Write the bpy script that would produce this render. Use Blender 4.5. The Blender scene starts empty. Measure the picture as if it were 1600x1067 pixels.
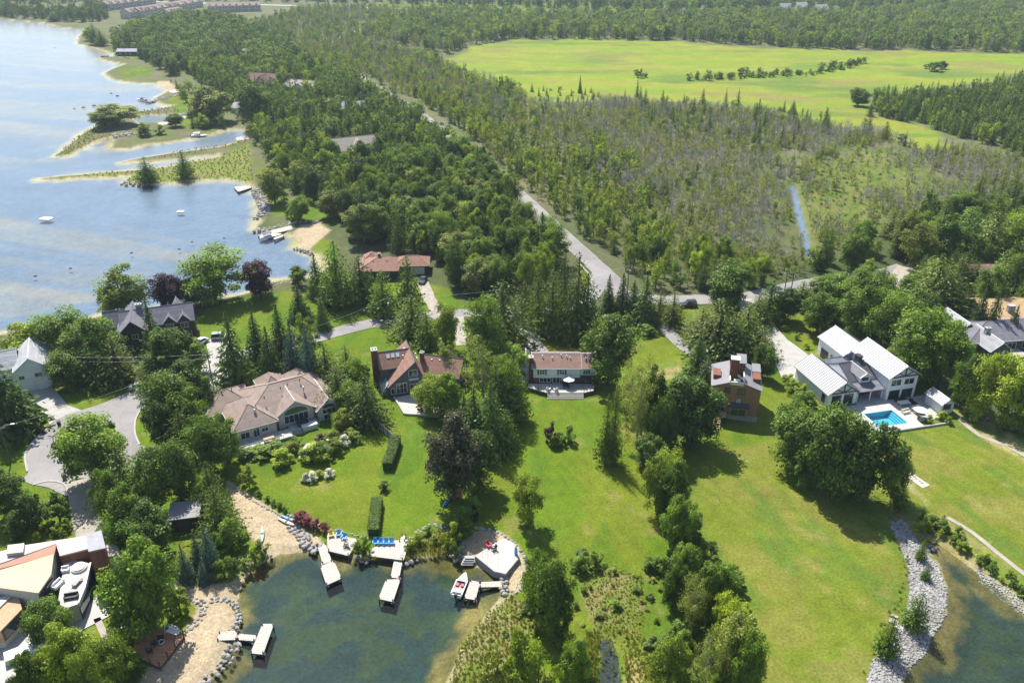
import bpy, math, random
import numpy as np
from mathutils import Vector, Matrix
R = math.radians
rng = np.random.default_rng(7)
random.seed(7)
SC = bpy.context.scene
COL = SC.collection
# ---------------------------------------------------------------- camera, sky, sun, exposure
F, PITCH, CAMH = 1280.0, R(27), 95.0          # focal length in pixels of a 1600 px wide frame
cam_data = bpy.data.cameras.new('camera')
cam_data.sensor_width = 36.0
cam_data.lens = 36.0 * F / 1600.0
cam_data.clip_start = 1.0
cam_data.clip_end = 9000.0
cam = bpy.data.objects.new('camera', cam_data)
COL.objects.link(cam)
cam.location = (0, 0, CAMH)
cam.rotation_euler = (R(90) - PITCH, 0, 0)
SC.camera = cam
SUN_DIR = Vector((-0.42, 0.907, 0)).normalized()
SUN_EL = R(54)
world = bpy.data.worlds.new('World')
SC.world = world
world.use_nodes = True
wn = world.node_tree
bg = wn.nodes['Background']
sky = wn.nodes.new('ShaderNodeTexSky')
sky.sky_type = 'NISHITA'
sky.sun_disc = False
sky.sun_elevation = SUN_EL
sky.sun_rotation = math.atan2(SUN_DIR.x, SUN_DIR.y)
sky.air_density = 1.0
sky.dust_density = 0.8
wn.links.new(sky.outputs[0], bg.inputs[0])
bg.inputs[1].default_value = 0.11
sun_data = bpy.data.lights.new('sun', 'SUN')
sun_data.energy = 5.0
sun_data.angle = R(0.5)
sun_data.color = (1.0, 0.955, 0.87)
sun = bpy.data.objects.new('sun', sun_data)
COL.objects.link(sun)
to_sun = Vector((SUN_DIR.x * math.cos(SUN_EL), SUN_DIR.y * math.cos(SUN_EL), math.sin(SUN_EL)))
sun.rotation_euler = (-to_sun).to_track_quat('-Z', 'Y').to_euler()
sun.location = (-60, 150, 200)
SC.view_settings.view_transform = 'Standard'
SC.view_settings.look = 'None'
SC.view_settings.gamma = 1.0
SC.view_settings.use_curve_mapping = False
SC.view_settings.exposure = 0.78
SC.cycles.max_bounces = 6
SC.cycles.diffuse_bounces = 2
SC.cycles.glossy_bounces = 2
SC.cycles.transmission_bounces = 3
SC.cycles.transparent_max_bounces = 8
SC.cycles.volume_bounces = 0

# ---------------------------------------------------------------- helpers
def G(x, y, z=0.0):
    """the point of the level z that a pixel of the 1600 x 1067 photograph looks at"""
    dx = (x - 800.0) / F
    dz = -(y - 533.5) / F
    d = (dx, math.cos(PITCH) + dz * math.sin(PITCH), -math.sin(PITCH) + dz * math.cos(PITCH))
    t = (z - CAMH) / d[2]
    return Vector((d[0] * t, d[1] * t, z))
def G2(x, y, z=0.0):
    p = G(x, y, z)
    return (p.x, p.y)
def proj(x, y, z):
    z = z - CAMH
    c = y * math.cos(PITCH) - z * math.sin(PITCH)
    u = y * math.sin(PITCH) + z * math.cos(PITCH)
    return 800 + F * x / c, 533.5 - F * u / c
def polyG(pts, z=0.0):
    return [G2(p[0], p[1], z) for p in pts]
def tag(o, label=None, cat=None, group=None, kind=None):
    if label: o['label'] = label
    if cat: o['category'] = cat
    if group: o['group'] = group
    if kind: o['kind'] = kind
    return o
def empty(name, loc, rz=0.0, label=None, cat=None, group=None):
    o = bpy.data.objects.new(name, None)
    COL.objects.link(o)
    o.location = loc
    o.rotation_euler = (0, 0, rz)
    o.empty_display_size = 0.3
    return tag(o, label, cat, group)
def copy_tree(o, parent=None):
    c = o.copy()
    COL.objects.link(c)
    c.parent = parent
    for ch in o.children:
        copy_tree(ch, c)
    return c

class MB:
    def __init__(s, xf=None):
        s.v, s.f, s.xf = [], [], xf
    def add(s, vs, fs):
        n = len(s.v)
        s.v += [tuple(p) for p in vs]
        s.f += [tuple(i + n for i in f) for f in fs]
        return s
    def box(s, x0, x1, y0, y1, z0, z1):
        return s.add([(x0, y0, z0), (x1, y0, z0), (x1, y1, z0), (x0, y1, z0), (x0, y0, z1), (x1, y0, z1), (x1, y1, z1), (x0, y1, z1)],
                     [(0, 3, 2, 1), (4, 5, 6, 7), (0, 1, 5, 4), (1, 2, 6, 5), (2, 3, 7, 6), (3, 0, 4, 7)])
    def obox(s, c, sx, sy, z0, z1, rz=0.0):
        ca, sa = math.cos(rz), math.sin(rz)
        P = [(c[0] + ca * a - sa * b, c[1] + sa * a + ca * b) for a, b in ((-sx / 2, -sy / 2), (sx / 2, -sy / 2), (sx / 2, sy / 2), (-sx / 2, sy / 2))]
        return s.prism(P, z0, z1)
    def prism(s, pts, z0, z1):
        """closed prism over a 2-D outline, anticlockwise or not"""
        a = sum(pts[i][0] * pts[(i + 1) % len(pts)][1] - pts[(i + 1) % len(pts)][0] * pts[i][1] for i in range(len(pts)))
        if a < 0: pts = pts[::-1]
        n = len(pts)
        vs = [(p[0], p[1], z0) for p in pts] + [(p[0], p[1], z1) for p in pts]
        fs = [tuple(range(n - 1, -1, -1)), tuple(range(n, 2 * n))] + [(i, (i + 1) % n, (i + 1) % n + n, i + n) for i in range(n)]
        return s.add(vs, fs)
    def slab(s, pts, t):
        """a sheet of 3-D points, thickened downwards by t"""
        n = len(pts)
        a = sum(pts[i][0] * pts[(i + 1) % n][1] - pts[(i + 1) % n][0] * pts[i][1] for i in range(n))
        if a < 0: pts = pts[::-1]
        vs = [tuple(p) for p in pts] + [(p[0], p[1], p[2] - t) for p in pts]
        fs = [tuple(range(n)), tuple(range(2 * n - 1, n - 1, -1))] + [(i, i + n, (i + 1) % n + n, (i + 1) % n) for i in range(n)]
        return s.add(vs, fs)
    def profile(s, prof, a0, a1, axis='y'):
        """a closed outline in (across, z) pushed along an axis"""
        n = len(prof)
        if axis == 'y':
            vs = [(p[0], a0, p[1]) for p in prof] + [(p[0], a1, p[1]) for p in prof]
        else:
            vs = [(a0, p[0], p[1]) for p in prof] + [(a1, p[0], p[1]) for p in prof]
        fs = [tuple(range(n)), tuple(range(2 * n - 1, n - 1, -1))] + [(i, i + n, (i + 1) % n + n, (i + 1) % n) for i in range(n)]
        return s.add(vs, fs)
    def tube(s, p0, p1, r0, r1=None, n=6):
        r1 = r0 if r1 is None else r1
        p0, p1 = Vector(p0), Vector(p1)
        d = (p1 - p0).normalized()
        u = d.orthogonal().normalized()
        w = d.cross(u)
        vs = []
        for p, r in ((p0, r0), (p1, r1)):
            for k in range(n):
                a = 2 * math.pi * k / n
                vs.append(p + u * (r * math.cos(a)) + w * (r * math.sin(a)))
        fs = [(k, (k + 1) % n, (k + 1) % n + n, k + n) for k in range(n)] + [tuple(range(n - 1, -1, -1)), tuple(range(n, 2 * n))]
        return s.add(vs, fs)
    def lathe(s, c, prof, n=12):
        vs, fs = [], []
        for r, z in prof:
            for k in range(n):
                a = 2 * math.pi * k / n
                vs.append((c[0] + r * math.cos(a), c[1] + r * math.sin(a), c[2] + z))
        for i in range(len(prof) - 1):
            for k in range(n):
                fs.append((i * n + k, i * n + (k + 1) % n, (i + 1) * n + (k + 1) % n, (i + 1) * n + k))
        fs.append(tuple(range(n - 1, -1, -1)))
        fs.append(tuple(range((len(prof) - 1) * n, len(prof) * n)))
        return s.add(vs, fs)
    def mesh(s, name, mat, smooth=False):
        v = s.v
        if s.xf:
            ox, oy, rz = s.xf
            ca, sa = math.cos(rz), math.sin(rz)
            v = [(ox + ca * p[0] - sa * p[1], oy + sa * p[0] + ca * p[1], p[2]) for p in v]
        me = bpy.data.meshes.new(name)
        me.from_pydata(v, [], s.f)
        if mat: me.materials.append(mat)
        if smooth: me.polygons.foreach_set('use_smooth', [True] * len(me.polygons))
        me.update()
        return me
    def build(s, name, mat, parent=None, smooth=False):
        o = bpy.data.objects.new(name, s.mesh(name, mat, smooth))
        COL.objects.link(o)
        o.parent = parent
        return o

# ---------------------------------------------------------------- materials
def new_mat(name):
    m = bpy.data.materials.new(name)
    m.use_nodes = True
    return m, m.node_tree.nodes, m.node_tree.links
def mat(name, col, rough=0.8, var=0.12, scale=1.5, metal=0.0, spec=0.3, bump=0.0, scale2=None):
    """a plain surface with two octaves of tonal wear"""
    m, N, L = new_mat(name)
    b = N['Principled BSDF']
    b.inputs['Roughness'].default_value = rough
    b.inputs['Metallic'].default_value = metal
    b.inputs['Specular IOR Level'].default_value = spec
    tc = N.new('ShaderNodeTexCoord')
    t = N.new('ShaderNodeTexNoise')
    t.inputs['Scale'].default_value = scale
    t.inputs['Detail'].default_value = 6
    t.inputs['Roughness'].default_value = 0.65
    L.new(tc.outputs['Object'], t.inputs['Vector'])
    r = N.new('ShaderNodeMapRange')
    r.inputs['From Min'].default_value = 0.3
    r.inputs['From Max'].default_value = 0.7
    r.inputs['To Min'].default_value = 1 - var
    r.inputs['To Max'].default_value = 1 + var
    L.new(t.outputs['Fac'], r.inputs['Value'])
    v = N.new('ShaderNodeVectorMath')
    v.operation = 'SCALE'
    v.inputs[0].default_value = col
    L.new(r.outputs[0], v.inputs['Scale'])
    L.new(v.outputs[0], b.inputs['Base Color'])
    if bump:
        t2 = N.new('ShaderNodeTexNoise')
        t2.inputs['Scale'].default_value = scale2 or scale * 8
        L.new(tc.outputs['Object'], t2.inputs['Vector'])
        bn = N.new('ShaderNodeBump')
        bn.inputs['Strength'].default_value = bump
        bn.inputs['Distance'].default_value = 0.05
        L.new(t2.outputs['Fac'], bn.inputs['Height'])
        L.new(bn.outputs[0], b.inputs['Normal'])
    return m
def band_mat(name, col, axis, period, dark=0.75, rough=0.8, var=0.12, scale=1.2):
    """boards, courses or shingle rows too fine to build: thin joints every `period` metres along an axis"""
    m = mat(name, col, rough, var, scale)
    N, L = m.node_tree.nodes, m.node_tree.links
    b = N['Principled BSDF']
    src = b.inputs['Base Color'].links[0].from_socket
    tc = N.new('ShaderNodeTexCoord')
    sp = N.new('ShaderNodeSeparateXYZ')
    L.new(tc.outputs['Object'], sp.inputs[0])
    mm = N.new('ShaderNodeMath'); mm.operation = 'DIVIDE'; mm.inputs[1].default_value = period
    L.new(sp.outputs[axis], mm.inputs[0])
    fr = N.new('ShaderNodeMath'); fr.operation = 'FRACT'
    L.new(mm.outputs[0], fr.inputs[0])
    lt = N.new('ShaderNodeMath'); lt.operation = 'LESS_THAN'; lt.inputs[1].default_value = 0.18
    L.new(fr.outputs[0], lt.inputs[0])
    # every course a slightly different tone
    fl = N.new('ShaderNodeMath'); fl.operation = 'FLOOR'
    L.new(mm.outputs[0], fl.inputs[0])
    wn_ = N.new('ShaderNodeTexWhiteNoise'); wn_.noise_dimensions = '1D'
    L.new(fl.outputs[0], wn_.inputs['W'])
    mr = N.new('ShaderNodeMapRange')
    mr.inputs['To Min'].default_value = 0.9; mr.inputs['To Max'].default_value = 1.1
    L.new(wn_.outputs['Value'], mr.inputs['Value'])
    ml = N.new('ShaderNodeMath'); ml.operation = 'MULTIPLY'; ml.inputs[1].default_value = 1 - dark
    L.new(lt.outputs[0], ml.inputs[0])
    su = N.new('ShaderNodeMath'); su.operation = 'SUBTRACT'
    L.new(mr.outputs[0], su.inputs[0]); L.new(ml.outputs[0], su.inputs[1])
    v = N.new('ShaderNodeVectorMath'); v.operation = 'SCALE'
    L.new(src, v.inputs[0]); L.new(su.outputs[0], v.inputs['Scale'])
    L.new(v.outputs[0], b.inputs['Base Color'])
    return m
def glass_mat(name, col=(0.02, 0.03, 0.035)):
    m, N, L = new_mat(name)
    b = N['Principled BSDF']
    b.inputs['Base Color'].default_value = (*col, 1)
    b.inputs['Roughness'].default_value = 0.06
    b.inputs['Specular IOR Level'].default_value = 0.7
    return m
M = {}
M['white'] = mat('white_paint', (0.74, 0.74, 0.73), 0.6, 0.05)
M['trim'] = mat('cream_trim', (0.62, 0.6, 0.55), 0.6, 0.05)
M['black'] = mat('black_metal', (0.02, 0.02, 0.022), 0.5, 0.2)
M['dark'] = mat('dark_paint', (0.045, 0.045, 0.05), 0.6, 0.2)
M['glass'] = glass_mat('window_glass')
M['glass_green'] = glass_mat('window_glass_green', (0.05, 0.075, 0.06))
M['glass_pale'] = mat('skylight_glass', (0.42, 0.47, 0.5), 0.1, 0.05, spec=0.8)
M['brick'] = band_mat('brown_brick', (0.16, 0.075, 0.05), 2, 0.16, 0.8)
M['brick_grey'] = band_mat('grey_stone', (0.27, 0.26, 0.25), 2, 0.3, 0.8)
M['concrete'] = mat('concrete', (0.36, 0.345, 0.32), 0.9, 0.14, 0.6)
M['paving'] = band_mat('pale_paving', (0.43, 0.41, 0.385), 0, 0.9, 0.88, 0.85, 0.08, 0.7)
M['flag'] = mat('flagstone', (0.47, 0.42, 0.36), 0.9, 0.2, 1.4)
M['asphalt'] = mat('old_asphalt', (0.255, 0.24, 0.235), 0.95, 0.13, 0.12)
M['gravel'] = mat('gravel_drive', (0.33, 0.295, 0.25), 0.95, 0.2, 0.6)
M['sand'] = mat('beach_sand', (0.47, 0.39, 0.28), 0.95, 0.16, 0.5)
M['wood_grey'] = band_mat('weathered_boards', (0.42, 0.39, 0.35), 1, 0.28, 0.72, 0.85, 0.12, 2.0)
M['wood_red'] = band_mat('red_cedar_boards', (0.42, 0.2, 0.11), 1, 0.25, 0.75, 0.8, 0.15, 2.0)
M['wood_tan'] = mat('tan_wood', (0.42, 0.29, 0.17), 0.8, 0.15)
M['timber'] = mat('dark_timber', (0.09, 0.065, 0.05), 0.85, 0.2)
M['pole'] = mat('utility_pole_wood', (0.14, 0.11, 0.085), 0.9, 0.2, 2)
M['stone'] = mat('boulder_stone', (0.31, 0.3, 0.285), 0.9, 0.3, 0.35, bump=0.4)
M['stone_dark'] = mat('boulder_stone_warm', (0.3, 0.27, 0.24), 0.9, 0.3, 0.35, bump=0.4)
M['metal'] = mat('galvanised_metal', (0.5, 0.51, 0.52), 0.45, 0.1, metal=0.6)
M['rubber'] = mat('tyre_rubber', (0.015, 0.015, 0.016), 0.9, 0.1)
for n_, c_ in dict(blue=(0.02, 0.18, 0.55), blue_pale=(0.1, 0.32, 0.6), yellow=(0.65, 0.45, 0.04), red=(0.5, 0.03, 0.05), green_pale=(0.35, 0.62, 0.45), navy=(0.02, 0.03, 0.09), cream=(0.7, 0.66, 0.55), orange=(0.7, 0.25, 0.03)).items():
    M[n_] = mat(n_ + '_paint', c_, 0.45, 0.06, spec=0.5)
def car_paint(name, col):
    m = mat(name, col, 0.25, 0.03, 3, spec=0.6)
    m.node_tree.nodes['Principled BSDF'].inputs['Coat Weight'].default_value = 0.6
    return m
M['car_blue'] = car_paint('car_paint_blue', (0.02, 0.12, 0.4))
M['car_white'] = car_paint('car_paint_white', (0.72, 0.73, 0.74))
M['car_silver'] = car_paint('car_paint_silver', (0.35, 0.42, 0.46))
M['car_black'] = car_paint('car_paint_black', (0.012, 0.012, 0.015))
M['lamp'] = mat('lamp_lens', (0.8, 0.8, 0.75), 0.2, 0.02, spec=0.8)
M['lamp_red'] = mat('tail_lamp_lens', (0.4, 0.01, 0.01), 0.3, 0.02, spec=0.8)
def weather(m):
    """fine cracks, tar patches and wheel-worn streaks on a road surface"""
    N, L = m.node_tree.nodes, m.node_tree.links
    b = N['Principled BSDF']; src = b.inputs['Base Color'].links[0].from_socket
    tc = N.new('ShaderNodeTexCoord')
    nz = N.new('ShaderNodeTexNoise'); nz.inputs['Scale'].default_value = .5; L.new(tc.outputs['Object'], nz.inputs['Vector'])
    mxv = N.new('ShaderNodeVectorMath'); mxv.operation = 'MULTIPLY_ADD'; mxv.inputs[1].default_value = (2.5, 2.5, 0)
    L.new(nz.outputs['Color'], mxv.inputs[0]); L.new(tc.outputs['Object'], mxv.inputs[2])
    vo = N.new('ShaderNodeTexVoronoi'); vo.feature = 'DISTANCE_TO_EDGE'; vo.inputs['Scale'].default_value = .22; L.new(mxv.outputs[0], vo.inputs['Vector'])
    cr = N.new('ShaderNodeMapRange'); cr.inputs['From Min'].default_value = 0; cr.inputs['From Max'].default_value = .022; cr.inputs['To Min'].default_value = .8; cr.inputs['To Max'].default_value = 1; L.new(vo.outputs['Distance'], cr.inputs['Value'])
    v2 = N.new('ShaderNodeTexVoronoi'); v2.inputs['Scale'].default_value = .09; L.new(tc.outputs['Object'], v2.inputs['Vector'])
    sp = N.new('ShaderNodeSeparateColor'); L.new(v2.outputs['Color'], sp.inputs[0])
    pr = N.new('ShaderNodeMapRange'); pr.inputs['To Min'].default_value = .88; pr.inputs['To Max'].default_value = 1.08; L.new(sp.outputs[0], pr.inputs['Value'])
    mu = N.new('ShaderNodeMath'); mu.operation = 'MULTIPLY'; L.new(cr.outputs[0], mu.inputs[0]); L.new(pr.outputs[0], mu.inputs[1])
    v = N.new('ShaderNodeVectorMath'); v.operation = 'SCALE'; L.new(src, v.inputs[0]); L.new(mu.outputs[0], v.inputs['Scale']); L.new(v.outputs[0], b.inputs['Base Color'])
weather(M['asphalt'])
# roofs and walls
def roof_mat(name, col): return band_mat(name, col, 2, 0.17, 0.86, 0.9, 0.16, 0.8)
M['roof_taupe'] = roof_mat('taupe_shingles', (0.28, 0.215, 0.18))
M['roof_brown'] = roof_mat('brown_shingles', (0.27, 0.155, 0.115))
M['roof_redbrown'] = roof_mat('red_brown_shingles', (0.225, 0.14, 0.115))
M['roof_slate'] = roof_mat('slate_grey_shingles', (0.17, 0.165, 0.19))
M['roof_dark'] = roof_mat('charcoal_shingles', (0.075, 0.075, 0.085))
M['roof_pale'] = roof_mat('pale_grey_shingles', (0.36, 0.375, 0.39))
M['roof_grey'] = roof_mat('mid_grey_shingles', (0.3, 0.3, 0.32))
M['roof_tan'] = roof_mat('tan_shingles', (0.42, 0.285, 0.155))
M['roof_beige'] = roof_mat('beige_shingles', (0.34, 0.3, 0.25))
M['roof_butter'] = mat('butter_membrane', (0.5, 0.41, 0.29), 0.85, 0.06, 0.8)
M['roof_rust'] = mat('rust_membrane', (0.36, 0.2, 0.14), 0.85, 0.08, 0.8)
M['roof_white'] = mat('white_membrane', (0.47, 0.43, 0.39), 0.85, 0.1, 0.5)
M['roof_metal'] = mat('standing_seam_metal', (0.31, 0.32, 0.345), 0.5, 0.05, 0.5, metal=0.0, spec=0.5)
M['seam'] = mat('roof_seam_metal', (0.2, 0.2, 0.22), 0.5, 0.05)
M['wall_white'] = band_mat('white_siding', (0.68, 0.7, 0.72), 2, 0.25, 0.9, 0.7, 0.05)
M['wall_cream'] = mat('cream_stucco', (0.5, 0.44, 0.39), 0.9, 0.08)
M['wall_grey'] = band_mat('blue_grey_siding', (0.1, 0.115, 0.135), 2, 0.25, 0.85)
M['wall_dark'] = band_mat('charcoal_siding', (0.055, 0.045, 0.045), 2, 0.25, 0.85)
M['wall_orange'] = band_mat('cedar_siding', (0.31, 0.17, 0.092), 0, 0.3, 0.88, 0.8, 0.1)
M['wall_rust'] = band_mat('rust_cladding', (0.2, 0.085, 0.05), 0, 0.4, 0.8)
M['wall_stone'] = mat('grey_render', (0.48, 0.46, 0.43), 0.9, 0.12)
M['wood_green'] = mat('green_shutter', (0.09, 0.12, 0.1), 0.7, 0.1)
M['blue_bright'] = mat('bright_blue_paint', (0.04, 0.3, 0.75), 0.5, 0.06)
# ---------------------------------------------------------------- the ground: one sheet, shaped by the shorelines
def vnoise(x, y, seed=0):
    xi, yi = np.floor(x).astype(np.int64), np.floor(y).astype(np.int64)
    xf, yf = x - xi, y - yi
    def h(a, b):
        n = (a * 374761393 + b * 668265263 + seed * 974634777) & 0xffffffff
        n = ((n ^ (n >> 13)) * 1274126177) & 0xffffffff
        return ((n ^ (n >> 16)) & 0xffff) / 65535.0
    u, v = xf * xf * (3 - 2 * xf), yf * yf * (3 - 2 * yf)
    return (h(xi, yi) * (1 - u) + h(xi + 1, yi) * u) * (1 - v) + (h(xi, yi + 1) * (1 - u) + h(xi + 1, yi + 1) * u) * v
def fbm(x, y, s, oct=4, seed=0):
    r, a, t = 0.0, 1.0, 0.0
    for k in range(oct):
        r = r + a * vnoise(x / s * 2 ** k + 17.3 * k, y / s * 2 ** k - 9.1 * k, seed + k)
        t += a
        a *= 0.55
    return r / t
def sdist(X, Y, poly):
    """distance to a polygon's outline, positive inside"""
    d2 = np.full(X.shape, 1e18)
    ins = np.zeros(X.shape, bool)
    n = len(poly)
    for i in range(n):
        x0, y0 = poly[i]; x1, y1 = poly[(i + 1) % n]
        ex, ey = x1 - x0, y1 - y0
        t = np.clip(((X - x0) * ex + (Y - y0) * ey) / max(ex * ex + ey * ey, 1e-9), 0, 1)
        d2 = np.minimum(d2, (X - x0 - ex * t) ** 2 + (Y - y0 - ey * t) ** 2)
        c = ((y0 > Y) != (y1 > Y)) & (X < (x1 - x0) * (Y - y0) / ((y1 - y0) if abs(y1 - y0) > 1e-12 else 1e-12) + x0)
        ins ^= c
    d = np.sqrt(d2)
    return np.where(ins, d, -d)
WL = -0.5                                        # water level
LAKE_PX = [(-500, 22), (0, 31), (72, 37), (95, 44), (135, 46), (124, 56), (120, 68), (150, 76), (187, 88), (152, 91), (170, 96), (195, 101), (176, 108),
  (162, 115), (175, 125), (200, 129), (250, 132), (262, 142), (240, 156), (250, 163), (272, 166), (240, 172), (207, 175), (150, 197), (125, 212), (92, 240), (85, 246),
  (112, 242), (140, 224), (160, 218), (178, 214), (171, 234), (200, 233), (225, 227), (275, 221), (320, 212), (360, 202), (384, 202), (392, 210), (372, 222), (345, 230), (280, 238), (220, 247), (188, 254),
  (250, 252), (300, 246), (342, 241), (344, 246), (300, 253), (262, 261), (215, 266), (150, 271), (62, 279), (62, 281.5), (170, 277), (205, 274), (191, 286), (222, 289), (250, 287), (300, 283), (345, 280), (385, 286),
  (398, 296), (404, 308), (410, 334), (400, 358), (455, 366), (467, 379), (464, 387), (482, 393), (497, 400), (511, 418), (490, 432), (462, 436), (432, 438), (415, 450), (375, 460), (312, 473), (250, 482), (162, 492), (60, 518), (0, 522), (-500, 575)]
COVE_PX = [(400, 887), (437, 866), (482, 863), (500, 862), (555, 874), (575, 876), (635, 877), (650, 873), (700, 868), (715, 877), (738, 884), (785, 903), (786, 922), (775, 940), (750, 970),
  (722, 1000), (710, 1037), (695, 1067), (660, 1140), (620, 1300), (300, 1300), (300, 1110), (325, 1067), (350, 1030), (365, 1005), (370, 980), (375, 962), (372, 940), (378, 913)]
POND_PX = [(1438, 841), (1465, 850), (1500, 875), (1532, 900), (1570, 930), (1600, 962), (1680, 1030), (1800, 1200), (1800, 1400), (1390, 1400), (1385, 1120), (1412, 1067), (1425, 1040), (1450, 1020), (1455, 997), (1472, 975), (1480, 960), (1482, 917), (1470, 882), (1452, 858)]
MUD_PX = [(938, 1010), (944, 998), (956, 1002), (964, 1025), (970, 1067), (970, 1150), (940, 1150), (936, 1060), (942, 1035)]
DITCH_PX = [(1233, 290), (1242, 290), (1256, 345), (1271, 404), (1262, 407), (1247, 350)]
INLET_PX = [(207, 187), (215, 181), (262, 178), (276, 182), (255, 190), (215, 194)]
LAKE, COVE, POND, MUD, DITCH, INLET = [polyG(p, WL) for p in (LAKE_PX, COVE_PX, POND_PX, MUD_PX, DITCH_PX, INLET_PX)]
WATERS = [LAKE, COVE, POND, MUD, DITCH, INLET]
FIELD_PX = [(690, 98), (715, 82), (745, 70), (800, 62), (1000, 64), (1200, 75), (1290, 80), (1430, 80), (1600, 86), (2100, 95), (2100, 118), (1600, 114), (1540, 130), (1440, 143), (1370, 150), (1352, 172), (1440, 200), (1490, 222), (1440, 235), (1370, 205), (1290, 195), (1200, 168), (1080, 160), (960, 150), (900, 190), (830, 175), (800, 140), (760, 128), (715, 115)]
MARSH_PX = [(1225, 255), (1330, 238), (1430, 235), (1440, 270), (1400, 320), (1370, 350), (1290, 380), (1265, 390), (1240, 300)]
LAWN_PX = [(-500, 1600), (-500, 600), (0, 600), (100, 600), (205, 600), (310, 515), (330, 480), (440, 458), (500, 455), (530, 490), (640, 492), (740, 500), (830, 490), (925, 500), (990, 480), (1080, 478), (1180, 490), (1260, 490), (1310, 530), (1400, 560), (1480, 610), (1600, 670), (2100, 800), (2100, 1600)]
SAND = [polyG(p) for p in ([(355, 752), (385, 768), (420, 790), (450, 812), (500, 838), (512, 862), (485, 864), (438, 866), (420, 868), (400, 850), (375, 820), (358, 780)],
  [(255, 908), (300, 915), (360, 908), (400, 888), (392, 915), (372, 940), (376, 965), (365, 1005), (350, 1030), (325, 1067), (290, 1110), (200, 1110), (215, 1067), (230, 1040), (290, 985), (310, 950), (285, 925)],
  [(720, 850), (740, 828), (780, 830), (815, 855), (822, 890), (815, 925), (786, 922), (784, 905), (738, 884)],
  [(455, 366), (470, 352), (500, 348), (517, 360), (500, 375), (480, 392), (464, 386), (467, 378)],
  [(320, 205), (384, 202), (400, 208), (392, 214), (360, 205)], [(230, 130), (262, 126), (282, 140), (262, 143)])]
RIP_PX = [(1388, 815), (1412, 812), (1425, 832), (1450, 862), (1468, 888), (1480, 920), (1478, 960), (1456, 994), (1446, 1020), (1420, 1040), (1408, 1067), (1400, 1110), (1345, 1110), (1355, 1067), (1362, 1035), (1388, 1000), (1415, 975), (1422, 920), (1418, 880), (1405, 850)]
def smooth(a, lo, hi):
    t = np.clip((a - lo) / (hi - lo), 0, 1)
    return t * t * (3 - 2 * t)
def mix(A, B, w):
    return A * (1 - w[:, None]) + np.array(B)[None, :] * w[:, None] if np.ndim(B) == 1 else A * (1 - w[:, None]) + B * w[:, None]
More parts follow.
